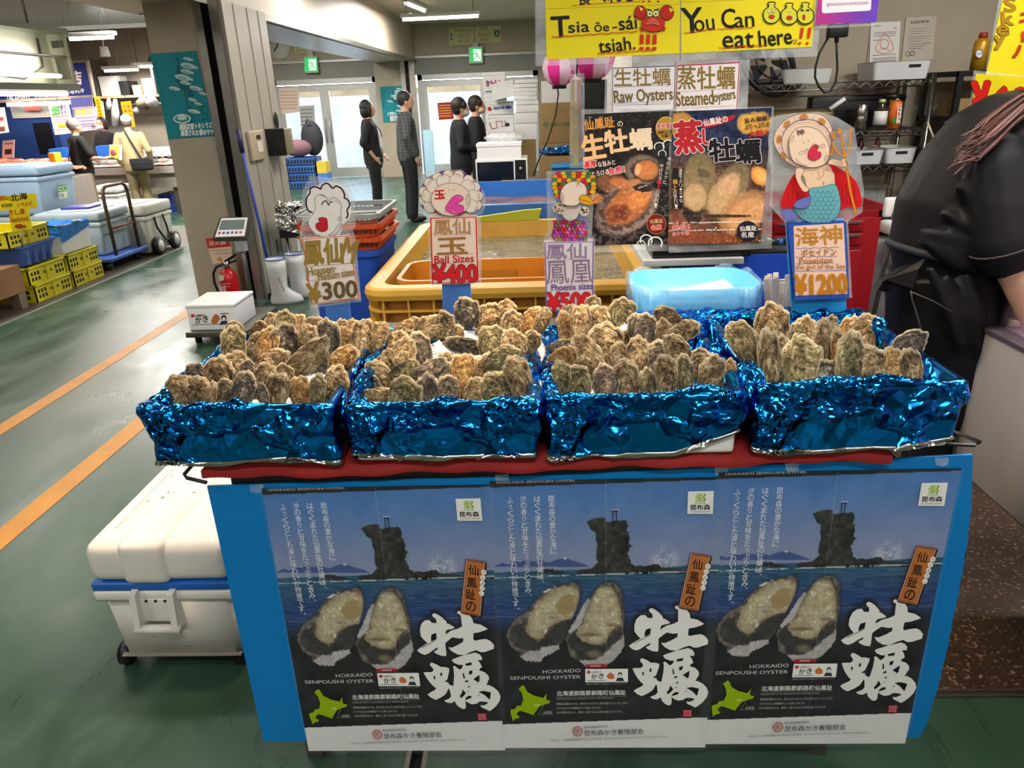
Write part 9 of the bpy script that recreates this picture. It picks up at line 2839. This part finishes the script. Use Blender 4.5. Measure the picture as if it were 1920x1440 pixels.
MB().prism([(-0.14,0,0),(0.16,0,0),(0.16,0.05,0.20),(-0.14,0.05,0.20)],(0,0.03,-0.008),M_WHITE).obj('tray_body',tray,local=True)
MB().prism([(-0.12,-0.001,0.015),(0.14,-0.001,0.015),(0.14,0.044,0.185),(-0.12,0.044,0.185)],(0,-0.004,0),mat('yellow_paper','#c9bd3c',rough=0.6)).obj('yellow_edge',tray,local=True)
MB().ell((0.0,0.012,0.09),0.09,0.012,0.055,mat('pink_slices','#c9677a',rough=0.5,var=0.3,scale=30),16).obj('pink_slices',tray,local=True)
p=P(252,300,Y=11.4)
HF=P(240,215,Y=11.4)[2]
t,s,V3,hc=figure('man in beige jacket and light cap seen from behind at the left stall',(p[0],11.4,0),R(12),HF,'#a8946c','#7a6a4c','#5a5048','cap','long',0.20,belly=0.02,shirt_len=0.78)
MB().tube([V3(x,y,z)for x,y,z in((-0.03,-0.10,1.42),(0.03,-0.155,1.30),(0.11,-0.165,1.10),(0.18,-0.16,0.92))],0.014,mat('bag_strap_dark','#23252c',rough=0.7),6).obj('bag_strap',t,local=True)
q=Vector((p[0],11.4,0))+Matrix.Rotation(R(12),3,'Z')@Vector((0.16*s,-0.20*s,0.80*s))
bg=thing('shoulder_bag','black shoulder bag hanging behind the man in beige','bag',q,R(12))
MB().box(-0.15,0.15,-0.05,0.05,0,0.17,mat('black_bag','#17181d',rough=0.7),bev=0.03).obj('bag_body',bg,local=True)
MB().box(-0.15,0.13,-0.054,-0.046,0.09,0.17,mat('black_bag','#17181d',rough=0.7)).obj('flap',bg,local=True)
p=P(203,280,Y=13.0)
HG=P(205,222,Y=13.0)[2]+0.02
figure('seller in black with dark hair and white mask behind the left fish counter',(p[0],13.0,0),R(170),HG,'#17161a','#1a1a1e','#241a18','bob','long',0.17,mask='#e6e4e4',elbowR=(0.22,0.05,1.1),wristR=(0.12,0.22,0.95))
YP_=2.22
wk=thing('person','shop worker in black shirt and apron with a brown ponytail, bending over the right counter','person',(1.22,YP_,0))
M_SHIRT=mat('black_work_shirt','#100e12',spec=0.3,rough=0.6,var=0.2,scale=7,bump=1.0,bscale=4.5)
M_APR=mat('black_apron','#0d0c0f',spec=0.35,rough=0.5,var=0.15,scale=6,bump=1.0,bscale=4.0)
g=lambda x,y,dy=0.0:P(x,y,Y=YP_+dy)
def sweep(mb,secs,m,n=24):
 C_=[Vector(g(a,b,e))for a,b,c,d,e in secs]
 rings=[]
 for i,(a,b,hw_,hd,e)in enumerate(secs):
  tn=(C_[min(i+1,len(C_)-1)]-C_[max(i-1,0)]).normalized()
  dd=Vector((0,1,0));dd=(dd-tn*dd.dot(tn)).normalized()
  sd=tn.cross(dd)
  rings.append([C_[i]+sd*(hw_*cos(2*pi*k/n))+dd*(hd*sin(2*pi*k/n))for k in range(n)])
 rings_mesh(mb,rings,m,True,True,True)
body=MB()
sweep(body,[(1775,640,0.13,0.13,0),(1790,500,0.14,0.12,0),(1850,350,0.15,0.14,0.02),(1925,235,0.12,0.13,0.02),(1960,190,0.05,0.05,0.02)],SKIN)
hq=Vector(g(2010,150,0.0))
body.ell(hq,0.078,0.078,0.10,SKIN,20)
body.ell(hq+Vector((0.085,0.0,-0.03)),0.015,0.015,0.02,SKIN,10)
limb(body,[g(1935,215,0.03),g(1960,190,0.02),g(1985,170,0)],[0.06,0.055,0.052],SKIN)
armp=[g(1872,320,-0.13),g(1890,470,-0.20),g(1960,640,-0.26)]
limb(body,armp,[0.055,0.054,0.034],SKIN)
hand(body,armp[2],Vector(armp[2])-Vector(armp[1]),(0,-1,0.3),SKIN,1.0,1,0.6)
arm2p=[g(1945,280,0.16),g(1985,420,0.12),g(2010,600,0.0)]
limb(body,arm2p,[0.055,0.050,0.032],SKIN)
hand(body,arm2p[2],Vector(arm2p[2])-Vector(arm2p[1]),(0,-1,0.3),SKIN,1.0,-1,0.6)
hipL,hipR=Vector(g(1775,640,-0.05))-Vector((0,0,0.08)),Vector(g(1775,640,0.10))-Vector((0,0,0.08))
for hp_ in(hipL,hipR):
 limb(body,[hp_,Vector((hp_.x+0.02,hp_.y,0.46)),Vector((hp_.x,hp_.y,0.08))],[0.085,0.058,0.040],SKIN)
 body.ell((hp_.x+0.06,hp_.y,0.045),0.115,0.042,0.035,SKIN,12)
bake(body.obj('body',wk),0.009)
sb=MB()
sweep(sb,[(1768,560,0.150,0.150,0),(1778,500,0.150,0.150,0),(1782,455,0.165,0.160,0),(1798,405,0.180,0.170,0.0),(1835,340,0.180,0.185,0.01),(1885,275,0.165,0.190,0.02),(1930,225,0.125,0.155,0.02),(1955,195,0.075,0.08,0.02)],M_SHIRT)
limb(sb,[g(1868,318,-0.12),g(1878,395,-0.165),g(1888,462,-0.195)],[0.098,0.092,0.090],M_SHIRT)
limb(sb,[g(1940,280,0.15),g(1965,350,0.14)],[0.09,0.08],M_SHIRT)
for pts_ in(((1722,452),(1790,476),(1872,500)),((1728,432),(1800,452),(1850,478)),((1765,395),(1815,430),(1842,470)),((1795,345),(1832,390),(1848,450)),((1745,470),(1800,492),(1850,512))):
 sb.tube([g(x,y,-0.158+0.006*i)for i,(x,y)in enumerate(pts_)],[0.012,0.026,0.012],M_SHIRT,8)
bake(sb.obj('shirt',wk),0.010,2)
ap=MB()
sweep(ap,[(1772,488,0.164,0.163,0),(1778,540,0.172,0.170,0),(1782,610,0.182,0.180,0),(1785,700,0.190,0.185,0)],M_APR)
zb_=g(1785,700)[2]
ap.box(g(1785,700)[0]-0.18,g(1785,700)[0]+0.17,YP_-0.17,YP_+0.17,0.55,zb_+0.02,M_APR,bev=0.05)
for pts_ in(((1742,500),(1772,570),(1800,650)),((1772,515),(1812,600),(1842,670)),((1810,510),(1830,580),(1838,640))):
 ap.tube([g(x,y,-0.168-0.004*i)for i,(x,y)in enumerate(pts_)],[0.012,0.024,0.016],M_APR,8)
bake(ap.obj('apron',wk),0.011,3)
wb2=MB()
N_=40
c0=Vector(g(1768,478));
wb2 .tube([c0+Vector((0.012+0.158*cos(2*pi*k/N_),0.163*sin(2*pi*k/N_),0.035*-cos(2*pi*k/N_)))for k in range(N_)],0.012,mat('apron_band','#1c212c',rough=0.7),8,closed=True)
wb2 .obj('apron_band',wk)
tail_=MB()
tail_.prism([g(1742,478,-0.06),g(1720,492,-0.07),g(1655,528,-0.08),g(1645,545,-0.08),g(1662,548,-0.08),g(1728,510,-0.07),g(1752,492,-0.06)],(0,0.03,0),M_APR)
tail_.prism([g(1740,484,-0.065),g(1690,505,-0.09),g(1660,522,-0.10),g(1712,540,-0.10),g(1750,500,-0.07)],(0,0.02,0),M_APR)
tail_.obj('apron_ties',wk)
sk_=MB()
sk_.prism([g(1735,487,-0.15),g(1690,512,-0.15),g(1660,524,-0.15),g(1712,542,-0.165),g(1722,505,-0.165)],(0,0.012,0),M_SHIRT)
sk_.obj('shirt_hem',wk)
lg=MB()
for hp_ in(hipL,hipR):
 limb(lg,[hp_+Vector((-0.02,0,0.05)),Vector((hp_.x+0.01,hp_.y,0.46)),Vector((hp_.x,hp_.y,0.10))],[0.088,0.08,0.07],mat('black_trousers','#101018',rough=0.8,bump=0.3,bscale=8))
bake(lg.obj('trousers',wk),0.011,3)
for hp_ in(hipL,hipR):
 MB().ell((hp_.x+0.06,hp_.y,0.05),0.135,0.052,0.05,mat('dark_shoe','#26231f',rough=0.6),14).obj('shoe',wk)
hr=MB()
HB=[mat('brown_hair','#4a2f2a',rough=0.35,var=0.2,scale=40),mat('auburn_hair','#6e4a42',rough=0.35,var=0.2,scale=40),mat('mauve_hair','#7a5f66',rough=0.4,var=0.2,scale=40)]
rh=random.Random(6)
for k in range(90):
 u,v=rh.gauss(0,1),rh.gauss(0,1)
 e0=0.012
 f1,f2=rh.uniform(0.85,1.05),rh.uniform(-1,1)
 pts=[]
 for i,(x,y,sp)in enumerate(((1960,175,0.3),(1925,195,0.7),(1895,212,1.0),(1862,240,1.3),(1830,268,1.4),(1797+rh.uniform(-4,26),286+rh.uniform(-16,10),1.0))):
  q=Vector(g(x,y,-0.15-0.02*i*0.3))
  pts.append(q+Vector((u*0.012*sp*0.6,v*0.016*sp,(u*0.018+f2*0.006)*sp)))
 hr.tube(pts,[0.0045,0.0045,0.0042,0.0036,0.0026,0.001],HB[k%3],5)
hr.ell(hq+Vector((-0.02,0,0.02)),0.092,0.088,0.105,HB[0],20)
hr.obj('hair',wk)
MB().tube([g(1733,640,-0.19),g(1722,600,-0.185),g(1710,560,-0.172),g(1708,545,-0.17)],0.0025,mat('apron_seam','#3a3434',rough=0.7),5).tube([g(1710,548,-0.178),g(1750,565,-0.195),g(1785,585,-0.20)],0.0022,mat('apron_seam','#3a3434',rough=0.7),5).obj('apron_seam',wk)
MB().tube([Vector(g(1888,462,-0.195))+Matrix.Rotation(R(-25),3,'Y')@Vector((0.0915*cos(2*pi*k/24),0.0915*sin(2*pi*k/24),0.012))for k in range(24)],0.003,mat('apron_seam','#3a3434',rough=0.7),5,closed=True).obj('sleeve_hem',wk)

# ---- lamps
for x,y,p in[(-5.6,-3,60),(-1.2,-3,60),(2.8,-3,60),(-3.6,0.3,50),(0.2,-0.6,46),(3.4,0.6,50),(1.3,1.3,42),(-5.2,3.2,50),(-1.4,2.6,48),(2.6,3.0,58),(-5.6,6.4,75),(-0.4,6.0,90),(-2.0,8.4,95),(-4.6,10.2,120)]:  # unseen lamps added for brightness, some for the signs and the far end
 tube_lamp(x-0.6,y,x+0.6,y,2.925,'added ceiling fluorescent lamp above the hall, out of the picture',power=p)
tube_lamp(-2.0,12.3,-0.80,12.25,2.68,'bright fluorescent lamp hanging on rods in front of the far doors',hang=0.32,power=150)
tube_lamp(-1.95,12.55,-1.82,13.75,2.925,'fluorescent lamp under the ceiling pointing away toward the far doors',power=120)
tube_lamp(-5.2,14.2,-4.0,14.2,2.925,'added ceiling fluorescent lamp before the left far door, hidden by the beam',power=110)  # added to brighten the dark far end, never in view
for x,y,p,lab in((-0.10,1.98,POWER_SPOT,'warm spot lamp hanging over the two middle oyster trays'),(0.62,2.0,POWER_SPOT*0.3,'warm spot lamp hanging over the right oyster tray'),(-0.62,1.95,POWER_SPOT*0.3,'warm spot lamp hanging over the left oyster tray')):
 t=thing('spot_lamp',lab,'spotlight',(x,y,2.30),0,'spot lamps over the oysters')
 MB().lathe([(0.075,0),(0.085,0.0),(0.05,0.13),(0.0,0.14)],M_BLACK,18,(x,y,2.30)).obj('shade',t)
 MB().cyl((x,y,2.44),(x,y,ZC),0.006,M_BLACK,6).obj('cord',t)
 l=area_light('spot_glow',(x,y,2.295),0.13,0.13,p,LAMP_WARM)
 l.parent=t;l.location=(0,0,-0.004);l.rotation_euler=(R(-12),0,0);l.data.spread=R(100)
